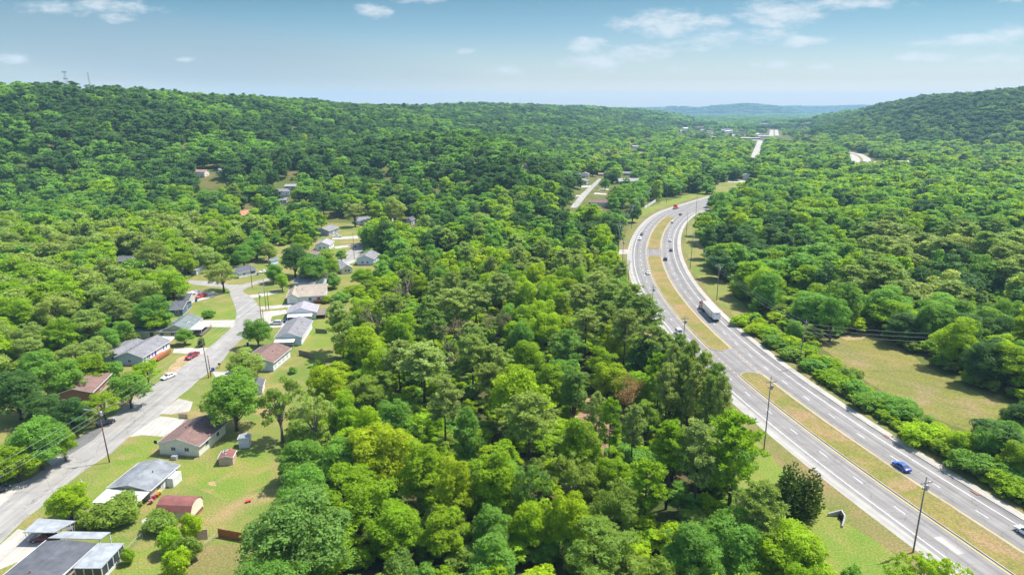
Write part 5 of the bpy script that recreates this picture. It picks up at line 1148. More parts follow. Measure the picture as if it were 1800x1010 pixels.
# ---------------------------------------------------------------- trees
def kite(P, T, B, a, b, fold, nrm):
    """leaf blades: centres P, long axis T, cross axis B"""
    n = len(P); V = np.empty((n, 4, 3))
    V[:, 0] = P - T * a[:, None]; V[:, 2] = P + T * a[:, None]
    V[:, 1] = P + B * b[:, None] - nrm * (fold * b)[:, None] + T * (a * .15)[:, None]; V[:, 3] = P - B * b[:, None] - nrm * (fold * b)[:, None] + T * (a * .15)[:, None]
    return V.reshape(-1, 3)
def unit(v): return v / np.maximum(np.linalg.norm(v, axis=-1, keepdims=True), 1e-6)
def leaf_mesh(name, V, m, vv, extra=None):
    """quads V (4 per leaf) as one mesh; extra = MB of wood joined as a second material"""
    nq = len(V) // 4
    if extra is None:
        me = bpy.data.meshes.new(name); me.vertices.add(len(V)); me.vertices.foreach_set('co', V.ravel().astype(np.float32))
        me.loops.add(len(V)); me.loops.foreach_set('vertex_index', np.arange(len(V), dtype=np.int32))
        me.polygons.add(nq); me.polygons.foreach_set('loop_start', np.arange(0, len(V), 4, dtype=np.int32))
        me.materials.append(m); val = vv
    else:
        ev = np.array(extra.v); me = bpy.data.meshes.new(name); tot = np.concatenate([V, ev]); me.vertices.add(len(tot)); me.vertices.foreach_set('co', tot.ravel().astype(np.float32))
        li = list(range(len(V))); ls = list(range(0, len(V), 4))
        for f in extra.f: ls.append(len(li)); li += [i + len(V) for i in f]
        me.loops.add(len(li)); me.loops.foreach_set('vertex_index', np.array(li, np.int32)); me.polygons.add(len(ls)); me.polygons.foreach_set('loop_start', np.array(ls, np.int32))
        me.materials.append(m); me.materials.append(M['bark']); me.polygons.foreach_set('material_index', np.array([0] * nq + [1] * len(extra.f), np.int32))
        val = np.concatenate([vv, np.full(len(extra.f), .5)])
    me.update(calc_edges=True)
    at = me.attributes.new('v', 'FLOAT', 'FACE'); at.data.foreach_set('value', val.astype(np.float32))
    return me
def broad(seed, H=15., W=10., n=2600, ls=.42, K=46, cb=.22, lump=.16, flat=.78, shell=(.72, 1.1), open_=0., wood=True, cr=(.10, .19), top=0.0):
    rg = np.random.default_rng(seed)
    zc, rz = H * (cb + 1) / 2, H * (1 - cb) / 2
    d = unit(rg.normal(size=(K * 3, 3))); d = d[d[:, 2] > -.85][:K]
    ph = rg.uniform(0, 6.28, 3); th = np.arctan2(d[:, 1], d[:, 0])
    ln = 1 + lump * np.sin(2 * th + ph[0]) + lump * .8 * np.sin(3 * th + ph[1] + d[:, 2] * 2) + lump * .6 * rg.normal(size=len(d))
    rf = rg.uniform(.5, .92, len(d)) * ln
    rad = W * rg.uniform(cr[0], cr[1], len(d))
    C = np.stack([d[:, 0] * (W / 2 - rad * .7) * rf, d[:, 1] * (W / 2 - rad * .7) * rf, zc + d[:, 2] * (rz - rad * .55) * np.minimum(rf * 1.05, 1.06)], 1)
    if top: C[:, :2] *= (1 - top * np.clip((C[:, 2:3] - zc) / rz, 0, 1))
    w = rad ** 2; k = rg.choice(len(d), n, p=w / w.sum())
    out = unit((C - np.array([0, 0, zc - rz * .25])))
    e = unit(rg.normal(size=(n, 3)) + out[k] * .55 + np.array([0, 0, .35]))
    r = rad[k] * rg.uniform(shell[0], shell[1], n)
    P = C[k] + e * r[:, None] * np.array([1, 1, flat])
    nr = unit(e * 1.0 + rg.normal(size=(n, 3)) * .62 + np.array([0, 0, .3]))
    # sprays of three leaves round each twig
    Vs, vv = [], []; base = rg.uniform(0, 1, n) * .55 + (rg.uniform(0, 1, len(d))[k]) * .45
    T0 = unit(np.cross(nr, rg.normal(size=(n, 3)))); B0 = np.cross(nr, T0)
    for j in range(3):
        a = j * 2.1 + rg.uniform(-.4, .4, n); T = T0 * np.cos(a)[:, None] + B0 * np.sin(a)[:, None] - nr * .25; T = unit(T); B = unit(np.cross(nr, T))
        s = ls * rg.uniform(.65, 1.25, n)
        Vs.append(kite(P + T * (s * .5)[:, None], T, B, s * .5, s * .33, .25, nr)); vv.append(np.clip(base + rg.normal(size=n) * .12, 0, 1))
    V = np.concatenate(Vs); v = np.concatenate(vv)
    tr = None
    if wood:
        tr = MB(); tr.tube([(0, 0, -.4), (.1, .05, H * cb * .6), (rg.uniform(-.3, .3), rg.uniform(-.3, .3), zc)], [H * .021 + .06, H * .017, H * .010], 8)
        for i in rg.choice(len(d), min(len(d), 14), replace=False):
            z0 = H * cb * rg.uniform(.75, 1.3) if C[i, 2] > H * cb else H * cb * .7; c = C[i]; z0 = min(z0, c[2])
            tr.tube([(0, 0, z0), (c[0] * .45, c[1] * .45, z0 + (c[2] - z0) * .6), tuple(c)], [H * .010, H * .006, H * .002], 5, False)
    return V, v, tr
def pine(seed, H=22., W=7., cb=.5, tuft=30, ls=.62, nw=15, thick=.11, rad=.62):
    rg = np.random.default_rng(seed); tr = MB(); C = []
    tr.tube([(0, 0, -.4), (.15, .1, H * .5), (rg.uniform(-.2, .2), .1, H * .98)], [H * .011 + .05, H * .008, .04], 8)
    for i in range(nw):
        f = i / (nw - 1); z = H * (cb + (0.97 - cb) * f); ln = W / 2 * math.sqrt(max(.06, 1 - .97 * f ** 2.6)) * (.6 + .4 * min(1, f * 3 + .2))
        for _ in range(rg.integers(3, 6)):
            a = rg.uniform(0, 6.28); l = ln * rg.uniform(.55, 1.1); up = rg.uniform(.0, .35) * l
            e = (l * math.cos(a), l * math.sin(a), z + up); tr.tube([(0, 0, z), (e[0] * .5, e[1] * .5, z + up * .3), e], [.07, .05, .02], 4, False)
            for q in ((1.0,), (.72,), (.45,))[:2 if l < 1.5 else 3]:
                for _s in range(2): C.append((e[0] * q[0] + rg.normal() * .35, e[1] * q[0] + rg.normal() * .35, z + up * q[0] + rg.normal() * .22))
    C.append((0, 0, H)); C = np.array(C); K = len(C); n = K * tuft; k = np.repeat(np.arange(K), tuft)
    e = unit(rg.normal(size=(n, 3)) * np.array([1, 1, .8]) + np.array([0, 0, .45])); s = ls * rg.uniform(.7, 1.2, n)
    P = C[k] + e * (rad * rg.uniform(.25, 1.0, n))[:, None]; T = unit(e + rg.normal(size=(n, 3)) * .35); B = unit(np.cross(T, rg.normal(size=(n, 3)))); nr = np.cross(T, B)
    return kite(P, T, B, s * .5, np.full(n, thick) * (s / ls), .2, nr), np.clip(rg.uniform(0, 1, K)[k] * .6 + rg.uniform(0, 1, n) * .4, 0, 1), tr
def cedar(seed, H=12., W=8., n=5200, ls=.5):
    rg = np.random.default_rng(seed); tr = MB(); tr.tube([(0, 0, -.3), (0, 0, H * .7)], [.28, .05], 8)
    tips = np.array([[rg.normal() * W * .16, rg.normal() * W * .16, H * rg.uniform(.72, .98)] for _ in range(13)] + [[0, 0, H]])
    k = rg.choice(len(tips), n); f = rg.uniform(0, 1, n) ** .62; a = rg.uniform(0, 6.28, n)
    z = tips[k, 2] * (1 - f) + .25; rr = W / 2 * .72 * f ** .8 * rg.uniform(.72, 1.05, n) * (1 + .18 * np.sin(a * 3 + k * 1.7)); ax = tips[k, :2] * (.35 + .65 * (1 - f))[:, None] * 1.25
    rr = np.where(f > .82, rr * (1 - (f - .82) * 2.5), rr)
    P = np.stack([ax[:, 0] + rr * np.cos(a), ax[:, 1] + rr * np.sin(a), z], 1); out = np.stack([np.cos(a), np.sin(a), np.full(n, .9)], 1)
    T = unit(out + rg.normal(size=(n, 3)) * .4); B = unit(np.cross(T, rg.normal(size=(n, 3)))); s = ls * rg.uniform(.6, 1.4, n)
    return kite(P, T, B, s * .6, s * .26, .3, np.cross(T, B)), np.clip(rg.uniform(0, 1, n) * .7 + .3 * (1 - f), 0, 1), tr
def bare(seed, H=13., W=6., leaves=500, ls=.3):
    rg = random.Random(seed); tr = MB(); ends = []
    def grow(p, d, l, r, dep):
        q = p + d * l; tr.tube([p, q], [r, r * .7], 5 if dep < 2 else 3, False)
        if dep == 4: ends.append(q); return
        for _ in range(3 if dep else 4):
            dd = (d + Vector((rg.uniform(-1, 1), rg.uniform(-1, 1), rg.uniform(-.15, .7))) * .62).normalized(); grow(p + d * l * rg.uniform(.55, 1), dd, l * rg.uniform(.55, .8), r * .55, dep + 1)
    grow(Vector((0, 0, -.3)), Vector((rg.uniform(-.06, .06), 0, 1)), H * .42, H * .011 + .05, 0)
    g2 = np.random.default_rng(seed); E_ = np.array([tuple(e) for e in ends]); k = g2.integers(0, len(E_), leaves); P = E_[k] + g2.normal(size=(leaves, 3)) * .35
    T = unit(g2.normal(size=(leaves, 3))); B = unit(np.cross(T, g2.normal(size=(leaves, 3)))); s = ls * g2.uniform(.6, 1.3, leaves)
    return kite(P, T, B, s * .5, s * .3, .2, np.cross(T, B)), g2.uniform(0, 1, leaves), tr
PROTO = {}
def proto(kind, H, W, gen, wood='bark', leaf='leaf'):
    V, v, tr = gen
    PROTO.setdefault(kind, []).append((H, W, leaf_mesh(kind + '_crown', V, M[leaf], v), tr.mesh(kind + '_trunk', M[wood], True) if tr and tr.v else None))
for s in range(5): proto('broad', 15, 10, broad(s + 1, n=6600, ls=.35, K=70, cb=(.10, .16, .06, .18, .1)[s], lump=(.12, .2, .16, .24, .14)[s]))
for s in range(3): proto('tall', 18, 9, broad(s + 31, 18., 9., n=6400, ls=.35, K=68, cb=.06, lump=.18, top=.35))
for s in range(2): proto('feathery', 15, 10.5, broad(s + 11, 15., 10.5, n=3600, ls=.34, K=64, cb=.24, lump=.2, cr=(.07, .15), flat=.6))
for s in range(2): proto('open', 14, 9, broad(s + 21, 14., 9., n=1500, ls=.40, K=34, cb=.3, lump=.3, cr=(.07, .14)), 'bark_grey')
for s in range(4): proto('pine', 22, 9, pine(s + 41, W=9., cb=(.46, .52, .42, .58)[s]), 'bark', 'needle')
proto('cedar', 12, 8, cedar(51))
for s in range(4): proto('shrub', 4, 5, broad(s + 61, 4., 5., n=1500, ls=.34, K=34, cb=.0, lump=.2, cr=(.13, .22), flat=.85))
for s in range(2): proto('bare', 13, 6, bare(s + 71, leaves=350 if s == 0 else 1500), 'bark_grey')
PN = dict(broad='broadleaf_tree', tall='broadleaf_tree', feathery='broadleaf_tree', open='broadleaf_tree', pine='pine_tree', cedar='cedar_tree', shrub='shrub', bare='bare_tree')
T = dict(lime=(.290, .440, .012), yellow=(.315, .43, .014), green=(.165, .335, .048), deep=(.078, .170, .042), olive=(.195, .305, .045), pine=(.30, .40, .115), pinedark=(.22, .335, .080),
         blue=(.170, .300, .060), cedar=(.050, .100, .014), grey=(.20, .19, .13), rust=(.30, .19, .10), pale=(.26, .37, .085), spring=(.235, .395, .016))
T = {k_: (c_[0] * 1.12, c_[1] * 1.09, c_[2] * 1.0) for k_, c_ in T.items()}
TREES = []     # x, y, width: what stands where
def tree(kind, x, y, h, w, tint, label, group=None, rot=None, cat=None, var=None, jit=.12, z=None):
    pr = PROTO[kind]; H, W, cm, tm = pr[var % len(pr) if var is not None else random.randrange(len(pr))]
    z = tz(x, y) if z is None else z
    t = thing(PN[kind], (x, y, z), rot if rot is not None else random.uniform(0, 6.28), label, cat or ('shrub' if kind == 'shrub' else 'tree'), group); t.scale = (w / W, w / W, h / H)
    c = objm('crown', cm, t); q = 1 + random.uniform(-jit, jit); b = random.uniform(-jit, jit) * .5
    tc = T[tint]; c['tint'] = [tc[0] * q * (1 + b), tc[1] * q, tc[2] * q * (1 - b)]
    if tm: objm('trunk', tm, t)
    TREES.append((x, y, w)); return t
FRONT = []
def ttop(px, py, wpx, h, kind, tint, label, group=None, **kw):
    """a tree whose crown top shows at a photo pixel"""
    x, y = g(px, py, h); w = wpx * depth(x, y, h * .6) / FPX
    if kind not in ('pine', 'cedar', 'shrub'): h = max(h, min(.92 * w, 19)); x, y = g(px, py, h); w = min(wpx * depth(x, y, h * .6) / FPX, 20 if wpx > 200 else 16.5)
    FRONT.append((px, py, w * FPX / depth(x, y, h * .6), math.hypot(x, y), h * FPX / depth(x, y, h * .5)))
    return tree(kind, x, y, h, w, tint, label, group, **kw)
def tbase(px, py, wpx, h, kind, tint, label, group=None, **kw):
    x, y = g(px, py); w = wpx * depth(x, y, h * .5) / FPX
    return tree(kind, x, y, h, w, tint, label, group, **kw)
# --- the wood in front
for a in [
    (515, 868, 225, 14, 'broad', 'blue', 'large rounded blue green tree at the bottom, right of the orange fence'), (605, 822, 170, 16, 'feathery', 'spring', 'bright green feathery tree behind the large blue green one'),
    (662, 738, 130, 17, 'broad', 'yellow', 'yellow green tree standing highest in the lower left wood'), (738, 772, 90, 16, 'tall', 'spring', 'narrow green tree right of the yellow green one'),
    (798, 800, 80, 17, 'tall', 'yellow', 'slim yellow green tree above the bottom centre shade'), (866, 786, 100, 18, 'tall', 'spring', 'tall green tree at the bottom centre'),
    (938, 878, 80, 12, 'broad', 'lime', 'lime tree at the foot of the tall green one'), (930, 800, 62, 17, 'open', 'blue', 'thin blue green tree between lime crowns'),
    (932, 694, 105, 20, 'pine', 'pale', 'pale yellowish pine in front of the widest lime crown'), (915, 651, 165, 17, 'broad', 'lime', 'widest bright lime crown in the middle of the wood'),
    (780, 662, 72, 21, 'pine', 'pine', 'grey green pine with bare trunk left of the widest lime crown'), (742, 606, 100, 20, 'pine', 'pine', 'broad grey green pine behind the bare trunked one'),
    (646, 650, 90, 15, 'feathery', 'olive', 'olive green tree by the backyard lawn edge'), (569, 640, 76, 14, 'broad', 'lime', 'bright lime tree at the edge of the backyard lawn'),
    (664, 610, 62, 15, 'broad', 'spring', 'lime green tree above the olive one'), (612, 566, 70, 15, 'open', 'olive', 'dull olive tree above the backyard lawn'),
    (486, 668, 82, 17, 'open', 'olive', 'thin olive tree beside the grey shed'), (548, 676, 72, 17, 'open', 'pale', 'leaning thin tree with pale bare limbs over the lawn'),
    (526, 778, 84, 8, 'broad', 'green', 'low dark green tree at the foot of the thin ones'), (702, 972, 62, 6, 'shrub', 'blue', 'pale grey green bush at the bottom edge'),
    (1048, 918, 140, 12, 'feathery', 'olive', 'olive feathery tree at bottom centre right'), (1165, 985, 90, 8, 'shrub', 'olive', 'dark bush at the bottom edge, right of the olive tree'),
    (1003, 862, 80, 15, 'broad', 'lime', 'lime tree above the olive feathery tree'), (1080, 842, 90, 14, 'feathery', 'olive', 'soft olive tree left of the big near pine'),
    (1296, 728, 120, 23, 'pine', 'spring', 'biggest near pine by the highway verge'), (1232, 742, 88, 22, 'pine', 'pine', 'pine just left of the biggest near pine'), (1180, 742, 80, 20, 'pine', 'spring', 'bright pine two crowns left of the biggest one'),
    (1342, 850, 90, 17, 'pine', 'pale', 'pale pine between the biggest pine and the cedar'), (1403, 815, 98, 12, 'cedar', 'cedar', 'dark pointed cedar by the highway verge'),
    (1398, 918, 130, 11, 'broad', 'spring', 'rounded lime tree in front of the dark cedar'), (1290, 900, 120, 13, 'broad', 'green', 'green tree below the biggest near pine'), (1220, 930, 110, 13, 'broad', 'green', 'dark green tree at the bottom right of the wood'),
    (1628, 966, 66, 9, 'open', 'lime', 'small airy lime tree in front of the nearest pole'), (1670, 975, 56, 9, 'open', 'lime', 'second airy lime tree right of the nearest pole'), (1588, 990, 60, 7, 'open', 'spring', 'low airy lime tree left of the nearest pole'), (1500, 999, 48, 5, 'shrub', 'green', 'round green bush at the bottom edge of the verge'),
    (1198, 588, 44, 24, 'pine', 'pinedark', 'first tall dark trunked pine of the roadside group'), (1218, 600, 44, 24, 'pine', 'pinedark', 'second tall pine of the roadside group'), (1240, 618, 46, 24, 'pine', 'pine', 'middle tall pine of the roadside group'), (1262, 640, 44, 23, 'pine', 'pinedark', 'tall pine at the road side of the group'), (1272, 662, 40, 22, 'pine', 'pine', 'last tall pine of the group, nearest the lanes'),
    (1186, 606, 46, 23, 'pine', 'pine', 'tall pine just left of the roadside group'), (1206, 626, 46, 22, 'pine', 'pinedark', 'shorter pine in front of the first roadside pines'), (1228, 640, 44, 22, 'pine', 'pine', 'pine standing in the front of the roadside group'), (1250, 660, 44, 21, 'pine', 'pinedark', 'front pine of the roadside group nearest the verge'), (1176, 640, 50, 21, 'pine', 'pine', 'pine left behind the roadside group'), (1160, 622, 52, 20, 'pine', 'spring', 'bright pine between the dark oak and the roadside group'), (1212, 668, 60, 12, 'broad', 'spring', 'bushy lime tree under the roadside pines'), (1245, 690, 56, 10, 'broad', 'green', 'bushy green tree under the roadside pines'), (1180, 680, 56, 11, 'feathery', 'pale', 'pale bushy tree under the roadside pines'),
    (1108, 500, 74, 22, 'pine', 'pinedark', 'topmost dark pine of the row overhanging the road'), (1132, 522, 76, 22, 'pine', 'pinedark', 'second dark pine of the row overhanging the road'), (1148, 574, 76, 21, 'pine', 'pinedark', 'third dark pine of the row overhanging the road'), (1078, 492, 74, 21, 'pine', 'pinedark', 'dark pine left of the overhanging row'), (1052, 478, 50, 20, 'pine', 'pine', 'grey pine further left of the overhanging row'), (1100, 545, 60, 21, 'pine', 'pine', 'grey green pine below the overhanging row'), (1066, 530, 56, 20, 'pine', 'pinedark', 'dark pine in the middle of the pine stand'), (1020, 500, 56, 20, 'pine', 'pine', 'pine at the left of the pine stand'), (1030, 545, 60, 19, 'pine', 'pine', 'pine below left of the pine stand'), (1168, 588, 64, 19, 'pine', 'pinedark', 'lowest dark pine of the overhanging row'),
    (1141, 594, 88, 18, 'broad', 'deep', 'dark green oak left of the roadside pines'), (1106, 656, 54, 16, 'bare', 'rust', 'rusty brown dying tree in the clearing'), (1082, 560, 66, 16, 'broad', 'lime', 'lime tree left of the dark green oak'),
    (788, 560, 58, 15, 'bare', 'grey', 'grey leafless tree in the middle of the wood'), (870, 545, 32, 14, 'bare', 'grey', 'small grey leafless tree right of the other'), (716, 482, 58, 15, 'bare', 'grey', 'grey leafless tree near the upper left wood edge'), (660, 540, 56, 13, 'bare', 'grey', 'pale bare branched tree near the white shed'),
    (800, 508, 64, 19, 'pine', 'pine', 'grey green pine above the grey leafless tree'), (836, 500, 58, 19, 'pine', 'pine', 'grey green pine right of the one above the leafless tree'), (880, 482, 60, 19, 'pine', 'pine', 'grey pine higher in the middle wood'), (760, 545, 56, 18, 'pine', 'blue', 'bluish pine left of the grey leafless tree'), (700, 598, 58, 18, 'pine', 'pine', 'pine between lime trees at left'), (830, 590, 70, 20, 'pine', 'pale', 'yellowish pine beside the grey leafless tree'),
    (640, 574, 86, 14, 'broad', 'lime', 'bright lime tree near the white shed'), (600, 690, 60, 13, 'broad', 'spring', 'lime tree low at the left wood edge'), (925, 602, 64, 15, 'broad', 'spring', 'green tree above the widest lime crown'), (962, 546, 66, 15, 'broad', 'lime', 'lime tree in the upper middle wood'), (1000, 580, 64, 17, 'pine', 'blue', 'bluish green pine above the clearing'), (1010, 640, 56, 17, 'tall', 'blue', 'soft blue green tree left of the clearing'),
    (860, 640, 60, 16, 'pine', 'pale', 'pale pine above the widest lime crown'), (820, 720, 60, 16, 'tall', 'green', 'deep green tree left of the pale yellowish pine'), (695, 700, 70, 16, 'tall', 'green', 'dark green tree behind the yellow green one'), (1075, 700, 44, 19, 'pine', 'spring', 'slim pine standing in the clearing'), (1050, 690, 40, 19, 'pine', 'pine', 'slim pine left in the clearing'), (1115, 712, 46, 17, 'pine', 'pine', 'slim pine right of the rusty tree'), (1140, 690, 60, 15, 'feathery', 'olive', 'pale olive tree right of the rusty tree'),
    (1010, 790, 90, 14, 'open', 'olive', 'olive open tree below the clearing'), (1080, 790, 80, 13, 'feathery', 'spring', 'green tree below the slim clearing pines'), (1140, 810, 80, 16, 'pine', 'spring', 'bright pine below the clearing'),
    (1766, 742, 84, 8, 'broad', 'green', 'rounded tree at the near corner of the field'), (1812, 778, 80, 7, 'broad', 'spring', 'tall bushy tree at the right picture edge'), (1800, 706, 70, 7, 'broad', 'deep', 'dark tree at the right edge beyond the field corner'), (1697, 756, 58, 6, 'broad', 'lime', 'lime bushy tree behind the hedge at the field end'),
    (560, 905, 120, 13, 'broad', 'spring', 'green tree crowded behind the large blue green one'), (690, 880, 110, 12, 'broad', 'spring', 'green tree left of the bottom shade'), (780, 890, 90, 12, 'tall', 'spring', 'slim green tree right at the bottom shade'), (865, 890, 90, 11, 'broad', 'green', 'green tree below the tall green tree'),
    ]:
    ttop(*a)
# --- the neighbourhood
for a in [
    (405, 652, 120, 15, 'broad', 'green', 'big spreading tree over the brown roofed cream house'), (428, 612, 72, 10, 'broad', 'pale', 'pale lime roadside tree in front of the brown roof'), (450, 560, 56, 8, 'broad', 'green', 'round green street tree with bins beside it'),
    (388, 457, 62, 15, 'feathery', 'pale', 'vase shaped tree on the lawn inside the bend'), (116, 850, 74, 8, 'broad', 'lime', 'round lime tree beside the silver carport'), (205, 876, 92, 5, 'shrub', 'olive', 'wide low bush in front of the white awning'), (145, 900, 40, 4, 'shrub', 'olive', 'small dull bush between carport and awning'),
    (280, 902, 62, 4, 'shrub', 'olive', 'rounded brownish bush beside the barrel roofed shed'), (333, 905, 40, 5, 'shrub', 'lime', 'lime bush at the corner of the barrel roofed shed'), (296, 930, 46, 5, 'shrub', 'spring', 'green bush in the lawn clump below the shed'), (325, 945, 50, 5, 'shrub', 'olive', 'olive bush by the wire fence'), (305, 968, 52, 5, 'shrub', 'lime', 'lime bush lowest in the lawn clump'), (222, 966, 26, 3, 'shrub', 'spring', 'small green bush beside the sunroom'),
    (58, 732, 104, 9, 'broad', 'green', 'big green tree over the left pavement'), (18, 775, 84, 8, 'broad', 'spring', 'green tree at the left edge over parked cars'), (105, 750, 50, 9, 'broad', 'spring', 'smaller crown right of the big left tree'),
    (178, 685, 66, 6, 'feathery', 'spring', 'bright bush tree above the black parked car'), (222, 655, 70, 8, 'broad', 'green', 'dark tree at the corner of the brown roof'), (255, 630, 56, 8, 'feathery', 'spring', 'small airy tree in front of the blue house'), (120, 700, 70, 8, 'broad', 'deep', 'dark green tree at the near end of the brown roof'), (70, 690, 70, 8, 'broad', 'deep', 'dark bushy tree behind the white metal roof'), (20, 650, 100, 13, 'broad', 'deep', 'dark tree at the left edge behind the brown roof'), (100, 630, 80, 11, 'broad', 'green', 'green tree behind the brown roof'), (150, 622, 60, 9, 'broad', 'spring', 'lime tree left of the blue house wing'), (195, 632, 44, 6, 'shrub', 'green', 'bush in front of the blue house wing'),
    (322, 576, 34, 6, 'broad', 'green', 'round tree at the yellow house corner'), (352, 590, 16, 4, 'cedar', 'deep', 'small dark conical shrub in the yellow house lawn'), (214, 560, 40, 9, 'broad', 'green', 'tree at the left end of the yellow house'), (232, 585, 26, 4, 'shrub', 'olive', 'small bush below the yellow house gable'), (365, 545, 26, 3, 'shrub', 'green', 'small bush under the vase shaped tree'),
    (494, 482, 28, 8, 'broad', 'spring', 'round lime tree on the bend lawn by the grey roof'), (480, 462, 34, 10, 'broad', 'green', 'green tree behind the round lime tree'), (515, 430, 60, 13, 'broad', 'deep', 'dark green tree above the grey roofed house'), (548, 445, 60, 13, 'broad', 'green', 'green tree right above the grey roofed house'), (570, 440, 56, 13, 'broad', 'spring', 'lime green tree below the upper street'), (527, 412, 40, 10, 'broad', 'spring', 'pale tree left of the white two window house'), (553, 474, 34, 8, 'bare', 'grey', 'bare pale shrub against the grey roof'),
    (447, 408, 52, 13, 'broad', 'green', 'tree behind the small white corner house'), (676, 390, 100, 17, 'broad', 'deep', 'huge dark green oak by the upper street'), (692, 347, 56, 14, 'broad', 'pale', 'pale round tree among dark ones at centre left'), (622, 352, 50, 16, 'feathery', 'pine', 'grey green tree behind the grey deck house'),
    (598, 515, 40, 4, 'shrub', 'green', 'bush row at the far end of the backyards'), (620, 500, 40, 5, 'shrub', 'spring', 'bushes right of the backyard bush row'), (575, 520, 22, 3, 'shrub', 'spring', 'small bush by the tan house porch'), (515, 645, 18, 2, 'shrub', 'green', 'little bush in the garden plot'), (560, 632, 20, 3, 'shrub', 'olive', 'shrub behind the weathered fence'), (265, 425, 84, 14, 'broad', 'pale', 'wide pale tree hiding white houses at left'), (248, 484, 76, 12, 'feathery', 'pale', 'pale spreading tree left of the camper trailer'), (180, 500, 66, 12, 'feathery', 'pale', 'pale feathery tree at left'), (300, 480, 60, 9, 'broad', 'spring', 'lime tree above the dark roofed house'), (90, 512, 84, 13, 'feathery', 'pale', 'broad pale tree at the far left'), (20, 520, 76, 12, 'broad', 'spring', 'green tree at the left edge in the middle'), (265, 520, 70, 9, 'broad', 'green', 'green tree at the dark blue house wall'), (200, 400, 50, 12, 'broad', 'yellow', 'yellow green tree below the dark hillside'), (535, 280, 26, 16, 'tall', 'yellow', 'yellow tree beside the hillside clearing'), (367, 262, 34, 16, 'broad', 'pale', 'pale tree by the pink roofed hillside house'),
    (160, 592, 60, 10, 'broad', 'pale', 'pale tree behind the left end of the blue house wing'), (272, 546, 46, 10, 'broad', 'spring', 'lime tree rising behind the yellow house roof'), (236, 545, 50, 10, 'feathery', 'pale', 'pale tree behind the long yellow house'), (186, 578, 48, 9, 'broad', 'green', 'green tree left behind the yellow house'), (128, 600, 56, 11, 'feathery', 'pale', 'pale feathery tree up the lawn from the brown roof'), (60, 618, 66, 12, 'broad', 'green', 'green tree at the far left of the middle lawns'), (42, 585, 64, 12, 'feathery', 'pale', 'pale tree in the left edge grove'), (100, 560, 60, 12, 'broad', 'spring', 'bright tree in the left edge grove'), (150, 545, 56, 11, 'broad', 'pale', 'pale round tree above the blue house wing'), (205, 520, 56, 11, 'broad', 'pale', 'pale round tree above the yellow house end'), (585, 480, 30, 7, 'broad', 'green', 'low green tree behind the tan roofed house'), (636, 470, 40, 8, 'broad', 'spring', 'green tree beside the cream cottage'), (600, 440, 24, 7, 'broad', 'green', 'small tree by the upper street kerb'), (470, 425, 36, 11, 'broad', 'pale', 'pale tree left of the dark green one at centre left'), (425, 430, 46, 12, 'broad', 'green', 'green tree left of the small white corner house'), (360, 430, 50, 12, 'broad', 'pale', 'pale tree behind the vase shaped tree'), (320, 440, 50, 11, 'broad', 'spring', 'lime tree behind the open garage'),
    (1000, 322, 34, 15, 'broad', 'deep', 'dark tree left of the far side street houses'), (985, 308, 36, 17, 'broad', 'deep', 'taller dark tree left of the far side street houses'), (972, 330, 30, 13, 'broad', 'deep', 'dark tree at the far left of the side street lawn'), (1078, 298, 26, 13, 'broad', 'deep', 'dark round tree in the far side street lawn'), (1064, 316, 20, 8, 'broad', 'green', 'small green tree on the side street corner'), (1035, 276, 40, 17, 'broad', 'deep', 'dark tall tree behind the side street'), (1062, 272, 38, 17, 'broad', 'deep', 'second dark tall tree behind the side street'), (1092, 278, 36, 17, 'broad', 'deep', 'third dark tall tree behind the side street'), (1092, 335, 30, 11, 'broad', 'green', 'green tree right of the white house with brown roof'), (1242, 302, 18, 12, 'cedar', 'deep', 'dark conical tree on the bank beyond the highway bend'), (1222, 303, 18, 13, 'broad', 'deep', 'dark tree just left of the conical tree on the bank')]:
    ttop(*a)
# --- shrubs along the right side of the highway
hedge = [(1302, 555, 34), (1318, 548, 30), (1332, 570, 40), (1350, 572, 36), (1362, 590, 44), (1385, 590, 44), (1392, 612, 40), (1415, 605, 46), (1432, 632, 44), (1455, 628, 46), (1470, 655, 50), (1492, 648, 42), (1505, 672, 46), (1524, 690, 50), (1548, 688, 56), (1572, 700, 66), (1600, 712, 58), (1622, 748, 66), (1660, 755, 74), (1690, 778, 70), (1720, 800, 76), (1748, 770, 70), (1775, 815, 80), (1800, 770, 80), (1800, 845, 70), (1740, 740, 50), (1790, 728, 60)]
hl = ['farthest shrub of the roadside hedge, nearest the lorry', 'second farthest shrub of the roadside hedge', 'bright hedge shrub past the lorry', 'lime hedge shrub beyond the leaning pole', 'rounded hedge shrub beyond the leaning pole', 'wide lime hedge shrub just beyond the leaning pole', 'low hedge shrub on the road side of the leaning pole', 'hedge shrub right behind the leaning pole', 'olive hedge shrub just past the leaning pole', 'hedge shrub facing the far corner of the field', 'bushy hedge shrub on the road side before the field', 'dark hedge shrub bordering the field end', 'green hedge shrub left of the dark thicket', 'dark hedge shrub at the field middle', 'dark rounded hedge thicket at the field middle', 'widest dark thicket along the hedge', 'dark thicket right of the widest one', 'bright lime hedge shrub above the blue car', 'large lime hedge shrub at the near end of the field', 'green hedge shrub right of the large lime one', 'tall hedge shrub above the road at right', 'feathery shrub at the near corner of the field', 'big dark hedge shrub near the right edge', 'shrub at the right edge above the wires', 'lowest hedge shrub at the right edge', 'small dark shrub in the field corner', 'sumac like shrub at the right end of the field']
for i, (px, py, wpx) in enumerate(hedge):
    ttop(px, py, wpx * 1.15, 3.8 if i < 12 else 4.2 + .3 * (i % 3), 'shrub', ['lime', 'spring', 'lime', 'spring', 'green', 'lime', 'olive', 'spring', 'green', 'spring', 'spring', 'olive', 'green', 'green', 'green', 'green', 'green', 'lime', 'lime', 'spring', 'green', 'olive', 'green', 'spring', 'spring', 'deep', 'green'][i], hl[i], 'shrubs of the hedge along the highway')

